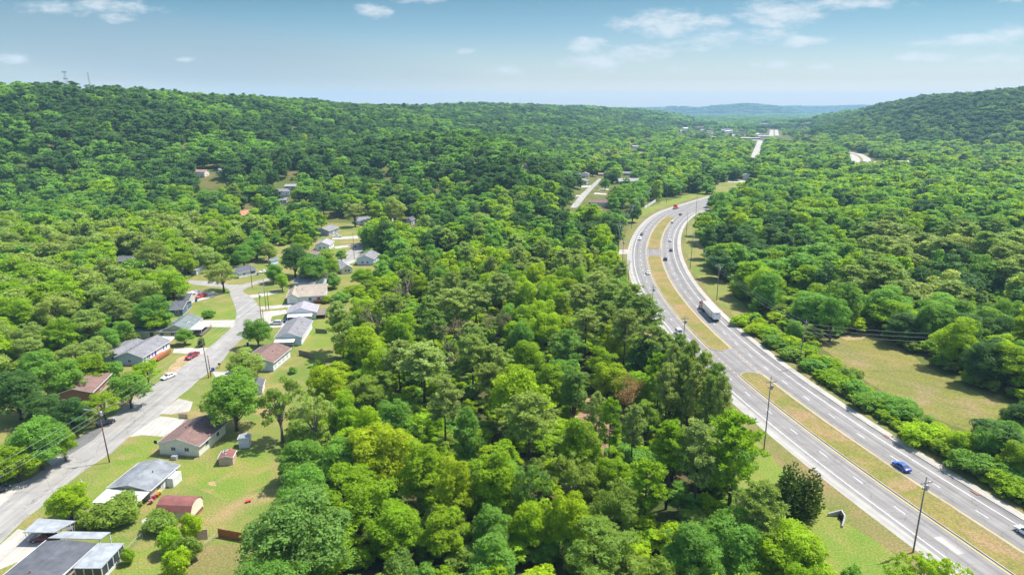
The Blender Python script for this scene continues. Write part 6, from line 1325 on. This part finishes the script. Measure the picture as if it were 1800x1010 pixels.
# --- everything further off: where trees may stand
def inside(X, Y, poly):
    c = np.zeros(len(X), bool); n = len(poly)
    for i in range(n):
        x0, y0 = poly[i]; x1, y1 = poly[(i + 1) % n]
        k = ((y0 > Y) != (y1 > Y)) & (X < (x1 - x0) * (Y - y0) / (y1 - y0 + 1e-12) + x0); c ^= k
    return c
def pg(pix): return [g(*p) for p in pix]
CLEAR = [pg(p) for p in (
    [(-300, 1200), (-300, 720), (0, 700), (100, 640), (170, 590), (230, 560), (300, 545), (330, 500), (420, 470), (440, 430), (490, 432), (560, 425), (580, 385), (660, 383), (640, 425), (640, 450), (600, 500), (636, 520), (600, 600), (590, 690), (560, 720), (500, 800), (520, 880), (440, 1200)],
    [(1440, 612), (1475, 590), (1520, 585), (1570, 598), (1640, 648), (1720, 688), (1800, 718), (1880, 750), (1850, 805), (1780, 780), (1700, 760), (1600, 726), (1500, 660)],
     [(1236, 338), (1262, 322), (1300, 317), (1345, 326), (1330, 336), (1262, 345)], [(1530, 283), (1628, 283), (1628, 293), (1536, 297)], [(1300, 294), (1338, 294), (1350, 246), (1326, 246)], [(1304, 243.5), (1372, 242.5), (1378, 247), (1308, 248)],
    [(1496, 304), (1545, 304), (1548, 282), (1500, 282)], [(1540, 304), (1628, 300), (1628, 284), (1540, 284)],
    [(1010, 760), (1020, 705), (1065, 700), (1080, 760), (1050, 790)], [(1075, 447), (1075, 438), (1110, 436), (1110, 448)], [(296, 492), (345, 474), (372, 474), (360, 505), (300, 500)], [(415, 492), (420, 470), (460, 462), (500, 470), (500, 490)], [(895, 341), (895, 330), (925, 330), (925, 341)])]
for pix in ([(985, 398), (1002, 352), (1020, 320), (1066, 314), (1080, 345), (1076, 392)], [(340, 334), (345, 308), (400, 304), (412, 340), (395, 352), (360, 345)], [(478, 368), (486, 330), (505, 318), (530, 318), (524, 352), (508, 370)]): CLEAR.append([gz(*p)[:2] for p in pix])
HS = np.array(HOUSES)
def allowed(X, Y, r=0):
    d = hoff(X, Y); ok = np.ones(len(X), bool)
    nearL = np.where(Y < 165, -37, -31); nearL = np.where(Y < 200, nearL, np.where(Y < 255, -25, -22)); nearL = np.where((Y > 505) & (Y < 575), -30, nearL); nearL = np.where((Y >= 575) & (Y < 700), -40, nearL); nearR = np.where(Y < 225, 27, np.where(Y < 545, 29, 17.5)); nearL = np.where(Y > 700, -24, nearL)
    nearL = np.where(Y > 1000, -22, nearL); nearR = np.where(Y > 1000, 22, nearR); nearL = np.where(Y > 1500, -27, nearL); nearR = np.where(Y > 1500, 27, nearR)
    ok &= (d < nearL) | (d > nearR)
    ok &= ~((d > 16) & (d < 46) & (Y < 224) & (Y > 100))
    for a, b in ((672, 985), (1360, 1560)): ok |= (Y > a) & (Y < b) & (np.abs(d) <= 40)
    for c in CLEAR: ok &= ~inside(X, Y, c)
    for i in range(len(HS)):
        ok &= np.hypot(X - HS[i, 0], Y - HS[i, 1]) > HS[i, 2] + 1.5
        far_ = Y > 380    # keep the view to each far house partly open
        f = HS[i, 1] > 300
        if f:
            l = math.hypot(HS[i, 0], HS[i, 1]); ux, uy = HS[i, 0] / l, HS[i, 1] / l; a = X * ux + Y * uy; c_ = np.abs(X * uy - Y * ux); gap = min(300, 11 * l / CAMH)
            ok &= ~((a < l) & (a > l - HS[i, 2] - gap) & (c_ < HS[i, 2] * .85))
    return ok
rg = np.random.default_rng(12)
def grid(y0, y1, cell, half):
    ny = int((y1 - y0) / cell); out = []
    for j in range(ny):
        y = y0 + (j + .5) * cell; w = half(y); nx = int(2 * w / cell); x = -w + (np.arange(nx) + .5) * cell + (cell / 2 if j % 2 else 0)
        out.append(np.stack([x + rg.uniform(-.42, .42, nx) * cell, np.full(nx, y) + rg.uniform(-.42, .42, nx) * cell], 1))
    return np.concatenate(out)
half = lambda y: .80 * y + 45
C1 = grid(66, 620, 9.6, half); C2 = grid(620, 1300, 14.5, half); C3 = grid(1300, 2700, 18, half)
def kinds(X, Y, Z):
    """kind and tint of a wild tree by where it grows"""
    n = len(X); px = 900 + FPX * X / (Y * CP + CAMH * SP); u = rg.uniform(0, 1, n); v = rg.uniform(0, 1, n); k = np.full(n, 'broad', object); t = np.full(n, 'green', object)
    patch = .5 + .5 * np.sin(X / 41 + 2) * np.sin(Y / 53) + .25 * np.sin(X / 17 + Y / 23)
    stand = .5 + .32 * np.sin(X / 57 + 1.1 * np.sin(Y / 83) + 4) * np.sin(Y / 71 + X / 160) + .22 * np.sin(X / 23 + Y / 31) * np.sin(Y / 19)
    v = np.clip(.45 * (1 - stand) + .55 * v, 0, .999)
    hill = Z > 9
    for i in range(n):
        if hill[i]:
            t[i] = 'deep' if v[i] < .80 - .35 * patch[i] else ('green' if v[i] < .92 else ('olive' if v[i] < .96 else 'blue')); k[i] = 'broad' if u[i] < .8 else ('pine' if u[i] < .88 else 'tall')
            if X[i] > 300: t[i] = 'deep' if v[i] < .66 else ('blue' if v[i] < .85 else 'green')
        elif Y[i] < 345 and -75 < X[i] < 95:
            t[i] = 'lime' if v[i] < .42 else ('spring' if v[i] < .60 else ('yellow' if v[i] < .62 else ('green' if v[i] < .88 else 'olive'))); k[i] = 'broad' if u[i] < .42 else ('tall' if u[i] < .6 else ('feathery' if u[i] < .72 else 'pine'))
            if 175 < Y[i] and u[i] > .74 - .35 * patch[i]: k[i] = 'pine'
            elif k[i] == 'pine' and Y[i] < 175: k[i] = 'broad'
            if k[i] == 'pine': t[i] = 'pine' if v[i] < .5 else ('pale' if v[i] < .7 else 'pinedark')
        elif X[i] < -50 and Y[i] < 460:
            t[i] = 'pale' if v[i] < .42 else ('spring' if v[i] < .7 else 'green'); k[i] = 'broad' if u[i] < .6 else 'feathery'
        elif X[i] > 60 and Y[i] < 800:
            t[i] = 'spring' if v[i] < .36 else ('green' if v[i] < .62 else ('deep' if v[i] < .82 else ('lime' if v[i] < .92 else 'pale'))); k[i] = 'broad' if u[i] < .7 else ('tall' if u[i] < .9 else 'feathery')
            if px[i] > 1490 and 255 < Y[i] < 420 and patch[i] > .35 and X[i] > 120: k[i] = 'pine' if u[i] < .7 else 'broad'; t[i] = 'pinedark' if v[i] < .6 else ('pine' if v[i] < .8 else 'deep')
        else:
            t[i] = 'green' if v[i] < .40 else ('spring' if v[i] < .55 else ('deep' if v[i] < .78 else ('pale' if v[i] < .93 else ('yellow' if v[i] < .94 else 'blue')))); k[i] = 'broad' if u[i] < .72 else ('tall' if u[i] < .82 else ('feathery' if u[i] < .93 else 'pine'))
    return k, t
cand = []
for C, (h0, h1), (w0, w1) in ((C1, (11.5, 17), (10, 17)), (C2, (13, 18.5), (14, 25)), (C3, (12, 17), (18, 30))):
    ok = allowed(C[:, 0], C[:, 1]); C = C[ok]; Z = terrain(C[:, 0], C[:, 1]); k, t = kinds(C[:, 0], C[:, 1], Z)
    for i in range(len(C)):
        h = rg.uniform(h0, h1); w = rg.uniform(w0, w1)
        if C[i, 1] < 345 and abs(C[i, 0]) < 95: h = rg.uniform(12.5, 18); w = rg.uniform(9, 13)
        if k[i] == 'pine': h *= 1.12; w *= .82
        if k[i] == 'tall': w *= .85; h *= 1.08
        if rg.uniform() < .12: h *= .72; w *= .7
        az_ = C[i, 0] / C[i, 1]
        if .235 < az_ < .43 and C[i, 1] > 1650:
            if rg.uniform() < .62: continue
            h *= .62; w *= .7
        if C[i, 1] < 620 and (C[i, 1] > 345 or C[i, 0] > 95) and C[i, 1] > 240:
            if rg.uniform() < (.52 if C[i, 0] > 70 else .36): continue
            w *= 1.25 if C[i, 0] > 70 else 1.12; h *= 1.1
        cand.append((C[i, 0], C[i, 1], Z[i], h, w, k[i], t[i]))
MT = np.array(TREES); keep = []
for c in cand:
    if c[1] < 620 and len(MT):
        d = np.hypot(MT[:, 0] - c[0], MT[:, 1] - c[1])
        if c[1] < 345:
            tx, ty_ = proj(c[0], c[1], c[2] + c[3]); rr_ = math.hypot(c[0], c[1])
            if any(rr_ < F[3] - 1 and abs(tx - F[0]) < .42 * F[2] + 14 and ty_ < F[1] + .5 * F[4] and ty_ > F[1] - 60 for F in FRONT): continue
        if np.any(d < np.minimum(.30 * (MT[:, 2] + c[4]), 5.2)): continue
    keep.append(c)
cand = keep
# leave out what the hills or nearer trees hide completely
cand.sort(key=lambda c: math.hypot(c[0], c[1])); hor = np.full(4000, -9.0); vis = []
for c in cand:
    r_ = math.hypot(c[0], c[1]); az = math.atan2(c[0], c[1]); b0 = int((az + 1) * 2000); wb_ = max(1, int(c[4] * .4 / r_ * 2000)); top = (c[2] + c[3] - CAMH) / r_; s_ = slice(max(0, b0 - wb_), b0 + wb_ + 1)
    if top > hor[s_].min() - .0015 or r_ < 420: vis.append(c)
    hor[s_] = np.maximum(hor[s_], (c[2] + c[3] * .55 - CAMH) / r_)
cand = vis
nown = len([o for o in bpy.data.objects if o.get('category') in ('tree',)])
QUOTA = 292 - nown
def seen(c):
    px, py = proj(c[0], c[1], c[2] + c[3] * .7); pt = proj(c[0], c[1], c[2] + c[3]); return -20 < px < 1820 and pt[1] < 1000
own, rest = [], []
for c in cand: (own if len(own) < QUOTA and seen(c) else rest).append(c)
# words for the single trees: what they look like and what they stand next to in the picture
LM = [(o['label'], proj(*o.location[:2], 3.0), o) for o in bpy.data.objects if o.get('label') and not o.parent and o.get('category') in ('tree', 'shrub', 'pole', 'house', 'car', 'truck', 'shed', 'culvert', 'garage')]
CW = dict(lime='lime green', yellow='yellow green', green='mid green', deep='dark green', olive='olive', pine='grey green', pinedark='dark green', blue='blue green', cedar='dark', grey='grey', rust='rusty', pale='pale green', spring='bright green')
KW = dict(broad='rounded tree', tall='upright tree', feathery='feathery tree', pine='pine', open='open tree')
SHORT = {}
for lb, p, o in LM:
    w = [x for x in lb.replace(',', '').split()]
    cut = next((i for i, x in enumerate(w) if x in ('with', 'on', 'at', 'in', 'beside', 'behind', 'above', 'by', 'left', 'right', 'of', 'below', 'between', 'over', 'among', 'parked', 'from', 'rising', 'driving', 'near', 'past', 'half', 'under', 'up', 'tucked', 'standing', 'hiding', 'along', 'coming', 'inside')), len(w)); SHORT[lb] = ' '.join(w[:cut][-5:])
cnt = {}
for s in SHORT.values(): cnt[s] = cnt.get(s, 0) + 1
LM = [(SHORT[lb], p) for lb, p, o in LM if cnt[SHORT[lb]] == 1 and len(SHORT[lb].split()) >= 2 and -60 < p[0] < 1860 and p[1] < 1080]
used = set()
def describe(c):
    px, py = proj(c[0], c[1], c[2] + 3.0); size = 'tall' if c[3] > 17.5 else ('small' if c[3] < 11.5 else ('wide' if c[4] > 11 else ''))
    near = sorted(LM, key=lambda l: math.hypot(l[1][0] - px, (l[1][1] - py) * 1.6))
    for s, q in near[:14]:
        dx, dy = px - q[0], (py - q[1]) * 1.6; dist = math.hypot(dx, dy); adv = 'just ' if dist < 45 else ('' if dist < 110 else 'well ')
        rel = ('right of' if dx > 0 else 'left of') if abs(dx) > abs(dy) * 1.4 else ('in front of' if dy > 0 else 'behind')
        if abs(dx) > 18 and abs(dy) > 18 and .5 < abs(dx) / abs(dy) < 1.4: rel = ('in front and to the ' if dy > 0 else 'behind and to the ') + ('right of' if dx > 0 else 'left of')
        for sz in (size, size or 'medium'):
            lb = ' '.join(('%s %s %s %s%s the %s' % (sz, CW[c[6]], KW.get(c[5], 'tree'), adv, rel, s)).split())
            if lb not in used and len(lb.split()) <= 16: used.add(lb); return lb
    return None
grp = {}
for c in own:
    lb = describe(c)
    if not lb: lb = '%s %s deep in the wood' % (CW[c[6]], KW.get(c[5], 'tree'))
    tree(c[5], c[0], c[1], c[3], c[4], c[6], lb, 'trees of the nearer woods', z=c[2])

# --- the far woods: one object that sets low detail trees on points
FK = {}
hold = bpy.data.collections.new('forest_trees')
def fproto(key, H, W, gen, leaf='leaf'):
    V, v, tr = gen; me = leaf_mesh('forest_' + key, V, M[leaf], v, tr if tr and tr.v else None); o = bpy.data.objects.new('forest_%02d' % len(hold.objects), me); hold.objects.link(o); FK.setdefault(key, []).append((len(hold.objects) - 1, H, W))
for s in range(4): fproto('mid_broad', 15, 10, broad(s + 101, n=1050, ls=.85, K=44, cb=.12, lump=.17))
for s in range(2): fproto('mid_tall', 18, 9, broad(s + 111, 18., 9., n=1050, ls=.85, K=44, cb=.1, lump=.18, top=.35))
for s in range(2): fproto('mid_pine', 22, 9, pine(s + 121, W=9., cb=.45, tuft=14, ls=1.0, nw=12, thick=.2, rad=.75), 'needle')
for s in range(4): fproto('far_broad', 15, 10, broad(s + 131, n=300, ls=1.55, K=30, cb=.05, lump=.17, wood=False, cr=(.13, .22)))
for s in range(2): fproto('far_pine', 22, 9, pine(s + 141, W=9., cb=.35, tuft=8, ls=1.7, nw=8, thick=.4, rad=.8), 'needle')
def tile(seed, S, n, ls):
    r2 = np.random.default_rng(seed); Vs, vs = [], []; m_ = int(S / 10)
    for a in range(m_):
        for b in range(m_):
            V, v, _ = broad(seed * 100 + a * 10 + b, 15., 10., n=n, ls=ls, K=14, cb=.2, wood=False, cr=(.16, .26)); sc_ = r2.uniform(.75, 1.15)
            Vs.append(V * np.array([1.25, 1.25, sc_]) + np.array([(a - m_ / 2 + .5 + r2.uniform(-.35, .35)) * 10, (b - m_ / 2 + .5 + r2.uniform(-.35, .35)) * 10, 0])); vs.append(np.clip(v * .6 + r2.uniform(0, .4), 0, 1))
    return np.concatenate(Vs), np.concatenate(vs), None
for s in range(3): fproto('tile', 1, 1, tile(s + 151, 60, 34, 3.4))
pts, idx, rot, scl, tin = [], [], [], [], []
def put(x, y, z, key, h, w, tint, r_=None, jit=.10):
    i, H, W = FK[key][rg.integers(len(FK[key]))]; pts.append((x, y, z)); idx.append(i); rot.append(rg.uniform(0, 6.28) if r_ is None else r_); scl.append((w / W, w / W, h / H)); q = 1 + rg.uniform(-jit, jit); b = rg.uniform(-.05, .05); tc = T[tint]; tin.append((tc[0] * q * (1 + b), tc[1] * q, tc[2] * q))
for x, y, z, h, w, k, t in rest:
    lod = 'mid' if math.hypot(x, y) < 620 else 'far'; kk = 'pine' if k == 'pine' else ('tall' if k == 'tall' and lod == 'mid' else 'broad'); put(x, y, z, lod + '_' + kk, h, w, t)
# undergrowth below the nearer trees and along the hedge
CU = grid(70, 440, 5.2, half); CU = CU[allowed(CU[:, 0], CU[:, 1])]; clr = [pg([(1005, 770), (1012, 700), (1105, 697), (1105, 740), (1075, 795)])]
for c in clr: CU = CU[~inside(CU[:, 0], CU[:, 1], c)]
CZ = terrain(CU[:, 0], CU[:, 1])
for (x, y), z_ in zip(CU, CZ):
    h = rg.uniform(2.5, 6.0); put(x, y, z_, 'mid_broad', h, h * rg.uniform(1.1, 1.6), ('green', 'spring', 'lime', 'olive')[rg.integers(4)])
for q in np.arange(s_of_y(70), s_of_y(262), 1.5):
    x, y, _ = hw(q, rg.uniform(19.6, 28)); h = rg.uniform(1.6, 4.0); put(x, y, 0, 'mid_broad', h, h * rg.uniform(1.1, 1.6), ('green', 'spring', 'lime', 'spring')[rg.integers(4)])
    x, y, _ = hw(q, rg.uniform(18.4, 20.2)); h = rg.uniform(.8, 1.8); put(x, y, 0, 'mid_broad', h, h * rg.uniform(1.1, 1.6), ('pale', 'olive', 'spring')[rg.integers(3)])
C4 = grid(2700, 5200, 52, lambda y: .8 * y + 60); C5 = grid(5200, 12600, 78, lambda y: .8 * y + 60)
for C, sc_ in ((C4, 1.0), (C5, 1.5)):
    Z = terrain(C[:, 0], C[:, 1]); Z2 = terrain(C[:, 0] * 1.02, C[:, 1] * 1.02); d = np.abs(hoff(C[:, 0], C[:, 1])); town = (C[:, 0] / C[:, 1] > .24) & (C[:, 0] / C[:, 1] < .44) & (C[:, 1] < 5200)
    for i in range(len(C)):
        if d[i] < 45: continue
        if town[i] and C[i, 1] < 4300 and rg.uniform() < .72: continue
        if C[i, 1] > 6500 and Z[i] < 2 and rg.uniform() < .35: continue
        pts.append((C[i, 0], C[i, 1], Z[i])); j, _, _ = FK['tile'][rg.integers(3)]; idx.append(j); rot.append(rg.integers(4) * math.pi / 2); scl.append((sc_, sc_, rg.uniform(.9, 1.2))); tc = T['deep'] if rg.uniform() < .5 else T['green']; q = rg.uniform(.8, 1.2); tin.append(tuple(v * q for v in tc))
me = bpy.data.meshes.new('forest'); me.vertices.add(len(pts)); me.vertices.foreach_set('co', np.array(pts, np.float32).ravel())
for nm, ty, dat, fld in (('idx', 'INT', np.array(idx, np.int32), 'value'), ('rot', 'FLOAT', np.array(rot, np.float32), 'value'), ('scl', 'FLOAT_VECTOR', np.array(scl, np.float32).ravel(), 'vector'), ('tin', 'FLOAT_VECTOR', np.array(tin, np.float32).ravel(), 'vector')):
    a = me.attributes.new(nm, ty, 'POINT'); a.data.foreach_set(fld, dat)
fo = objm('forest', me); fo['kind'] = 'stuff'; tag(fo, 'dense green broadleaf forest covering valley and hills', 'forest')
ng = bpy.data.node_groups.new('plant_forest', 'GeometryNodeTree'); ng.interface.new_socket('Geometry', in_out='INPUT', socket_type='NodeSocketGeometry'); ng.interface.new_socket('Geometry', in_out='OUTPUT', socket_type='NodeSocketGeometry')
gi = ng.nodes.new('NodeGroupInput'); gou = ng.nodes.new('NodeGroupOutput'); ip = ng.nodes.new('GeometryNodeInstanceOnPoints'); ci = ng.nodes.new('GeometryNodeCollectionInfo')
ci.inputs['Collection'].default_value = hold; ci.inputs['Separate Children'].default_value = True; ci.inputs['Reset Children'].default_value = True
def attr(nm, dt):
    n = ng.nodes.new('GeometryNodeInputNamedAttribute'); n.data_type = dt; n.inputs['Name'].default_value = nm; return n.outputs['Attribute']
cx = ng.nodes.new('ShaderNodeCombineXYZ'); ng.links.new(attr('rot', 'FLOAT'), cx.inputs[2])
ip.inputs['Pick Instance'].default_value = True
for a, b in ((gi.outputs[0], ip.inputs['Points']), (ci.outputs[0], ip.inputs['Instance']), (attr('idx', 'INT'), ip.inputs['Instance Index']), (cx.outputs[0], ip.inputs['Rotation']), (attr('scl', 'FLOAT_VECTOR'), ip.inputs['Scale'])): ng.links.new(a, b)
sn = ng.nodes.new('GeometryNodeStoreNamedAttribute'); sn.data_type = 'FLOAT_VECTOR'; sn.domain = 'INSTANCE'; sn.inputs['Name'].default_value = 'tint'
ng.links.new(ip.outputs[0], sn.inputs['Geometry']); ng.links.new(attr('tin', 'FLOAT_VECTOR'), sn.inputs['Value']); ng.links.new(sn.outputs[0], gou.inputs[0])
fo.modifiers.new('plant', 'NODES').node_group = ng
print('trees', len(own) + nown, 'forest points', len(pts))
# ---------------------------------------------------------------- haze, sky, sun, camera
m, nt, out = nodes('haze_air')
pv = N(nt, 'ShaderNodeVolumePrincipled'); pv.inputs['Color'].default_value = (.44, .73, .98, 1); pv.inputs['Density'].default_value = 0.000095; pv.inputs['Anisotropy'].default_value = 0.0
L(nt, pv.outputs[0], out.inputs['Volume'])
hz = MB(); hz.box(-15500, 15500, -400, 13800, -1.3, 330); ho = hz.build('haze', m); ho['kind'] = 'stuff'; tag(ho, 'thin bluish summer haze over the whole valley', 'haze')
w = bpy.data.worlds.new('World'); SC.world = w; w.use_nodes = True; nt = w.node_tree; nt.nodes.clear()
EL, AZ = 61.0, math.atan2(.38, .92)      # sun stands to the right and a little ahead
sky = N(nt, 'ShaderNodeTexSky', sky_type='NISHITA', sun_disc=False, sun_elevation=R(EL), sun_rotation=math.pi / 2 - AZ, altitude=300, air_density=1.0, dust_density=1.4, ozone_density=1.5)
bg = N(nt, 'ShaderNodeBackground', Strength=0.15)
tc = N(nt, 'ShaderNodeTexCoord'); sp = N(nt, 'ShaderNodeSeparateXYZ'); L(nt, tc.outputs['Generated'], sp.inputs[0])
def ma(op, a, b=None, clamp=False):
    n = N(nt, 'ShaderNodeMath', operation=op); n.use_clamp = clamp
    for i, v in enumerate((a, b)):
        if v is None: continue
        if isinstance(v, (int, float)): n.inputs[i].default_value = v
        else: L(nt, v, n.inputs[i])
    return n.outputs[0]
az = ma('DIVIDE', sp.outputs[0], ma('MAXIMUM', sp.outputs[1], .05)); el = ma('DIVIDE', sp.outputs[2], ma('MAXIMUM', sp.outputs[1], .05))
cv_ = N(nt, 'ShaderNodeCombineXYZ'); L(nt, ma('MULTIPLY', az, 1.0), cv_.inputs[0]); L(nt, ma('MULTIPLY', el, 2.6), cv_.inputs[1])
n1 = N(nt, 'ShaderNodeTexNoise', Scale=26, Detail=9, Roughness=.62); L(nt, cv_.outputs[0], n1.inputs['Vector'])
n2 = N(nt, 'ShaderNodeTexNoise', Scale=5, Detail=6, Roughness=.55, Distortion=.4); cv2 = N(nt, 'ShaderNodeCombineXYZ'); L(nt, ma('MULTIPLY', az, .45), cv2.inputs[0]); L(nt, ma('MULTIPLY', el, 3.2), cv2.inputs[1]); L(nt, cv2.outputs[0], n2.inputs['Vector'])
def pd(px, py):
    yv = (505 - py) / FPX; f = CP + yv * SP; u_ = yv * CP - SP; return (px - 900) / FPX / f, u_ / f
acc = None
for px, py, wx, hy, st in [(1172, 42, 95, 26, 1), (1372, 24, 82, 26, 1), (1034, 80, 36, 15, 1.1), (1255, 38, 36, 13, .9), (1410, 73, 46, 11, 1.1), (1330, 62, 80, 13, .8), (1230, 78, 60, 14, .75), (1120, 96, 60, 15, .85), (1040, 112, 58, 14, .9), (1500, 4, 100, 14, .95), (1700, 72, 110, 14, .85), (1790, 58, 60, 14, .9), (1620, 100, 55, 9, .8), (1770, 104, 60, 9, .7), (652, 19, 34, 13, 1.1), (160, 9, 130, 17, .85), (205, 30, 38, 10, .75), (14, 104, 42, 11, .8), (818, 90, 18, 7, 1), (735, 0, 50, 8, .9), (890, 125, 40, 8, .75), (330, 106, 18, 6, .8), (1365, 113, 50, 8, .7), (1440, 118, 30, 6, .75), (1190, 120, 40, 7, .65), (1790, 0, 40, 10, .5)]:
    a0, e0 = pd(px, py); sa, se = wx / FPX * 1.05, hy / FPX * 1.05
    q = ma('ADD', ma('POWER', ma('ABSOLUTE', ma('DIVIDE', ma('SUBTRACT', az, a0), sa)), 2.0), ma('POWER', ma('ABSOLUTE', ma('DIVIDE', ma('SUBTRACT', el, e0), se)), 2.0))
    b = ma('MULTIPLY', ma('SUBTRACT', 1.0, ma('MINIMUM', q, 3.0)), .72 * st); acc = b if acc is None else ma('MAXIMUM', acc, b)
cu = N(nt, 'ShaderNodeMapRange', interpolation_type='SMOOTHSTEP'); L(nt, ma('ADD', acc, ma('MULTIPLY', ma('SUBTRACT', n1.outputs['Fac'], .5), 2.5)), cu.inputs[0]); cu.inputs[1].default_value = -.05; cu.inputs[2].default_value = 1.0; cu.inputs[4].default_value = .8
a0, e0 = pd(250, 85)
veil = ma('SUBTRACT', 1.0, ma('ADD', ma('POWER', ma('ABSOLUTE', ma('DIVIDE', ma('SUBTRACT', az, a0), .50)), 2.0), ma('POWER', ma('ABSOLUTE', ma('DIVIDE', ma('ADD', ma('SUBTRACT', el, e0), ma('MULTIPLY', ma('SUBTRACT', az, a0), .10)), .055)), 2.0)), True)
ci_ = ma('MULTIPLY', ma('MULTIPLY', veil, ma('ADD', n2.outputs['Fac'], .15)), .85, True)
ramp = N(nt, 'ShaderNodeValToRGB'); L(nt, ma('MULTIPLY', el, 4.0, True), ramp.inputs[0]); cr_ = ramp.color_ramp; cr_.elements[0].position = 0; cr_.elements[0].color = (1.20, .99, .74, 1); cr_.elements[1].position = 1; cr_.elements[1].color = (1, 1, 1, 1)
for ps, cc in ((.16, (.60, .56, .51, 1)), (.40, (.33, .41, .43, 1)), (.60, (.19, .31, .33, 1)), (.68, (.18, .30, .33, 1)), (.86, (.85, .92, .97, 1))): e_ = cr_.elements.new(ps); e_.color = cc
mt = N(nt, 'ShaderNodeMix', data_type='RGBA', blend_type='MULTIPLY'); mt.inputs[0].default_value = 1; L(nt, sky.outputs[0], mt.inputs[6]); L(nt, ramp.outputs[0], mt.inputs[7]); tint_ = mt.outputs[2]
mx = N(nt, 'ShaderNodeMix', data_type='RGBA'); L(nt, ci_, mx.inputs[0]); L(nt, tint_, mx.inputs[6]); mx.inputs[7].default_value = (1.35, 1.65, 1.85, 1)
m2 = N(nt, 'ShaderNodeMix', data_type='RGBA'); L(nt, cu.outputs[0], m2.inputs[0]); L(nt, mx.outputs[2], m2.inputs[6]); m2.inputs[7].default_value = (3.3, 3.45, 3.5, 1)
wo = nt.nodes.new('ShaderNodeOutputWorld'); L(nt, m2.outputs[2], bg.inputs[0]); L(nt, bg.outputs[0], wo.inputs[0])
sd = bpy.data.lights.new('sun', 'SUN'); sd.energy = 4.6; sd.angle = R(.53); sd.color = (1, .955, .88)
so = bpy.data.objects.new('sun', sd); COL.objects.link(so)
v = Vector((math.cos(R(EL)) * math.cos(AZ), math.cos(R(EL)) * math.sin(AZ), math.sin(R(EL)))); so.rotation_euler = v.to_track_quat('Z', 'Y').to_euler()
cd = bpy.data.cameras.new('camera'); co = bpy.data.objects.new('camera', cd); COL.objects.link(co); cd.lens = 24.0; cd.sensor_width = 36.0; cd.sensor_fit = 'HORIZONTAL'; cd.clip_start = .5; cd.clip_end = 40000
co.location = (0, 0, CAMH); co.rotation_euler = (math.pi / 2 - PIT, 0, 0); SC.camera = co
vs = SC.view_settings; vs.view_transform = 'Standard'; vs.look = 'None'; vs.exposure = 0.82; vs.gamma = 1; vs.use_curve_mapping = False
cy = SC.cycles; cy.max_bounces = 5; cy.diffuse_bounces = 3; cy.glossy_bounces = 2; cy.transmission_bounces = 3; cy.transparent_max_bounces = 4; cy.volume_bounces = 0; cy.use_denoising = True; cy.use_adaptive_sampling = True; cy.adaptive_threshold = .02; cy.caustics_reflective = False; cy.caustics_refractive = False
try: cy.denoiser = 'OPENIMAGEDENOISE'; cy.denoising_prefilter = 'ACCURATE'
except Exception: pass
SC.render.film_transparent = False
SC.render.threads_mode = 'AUTO'
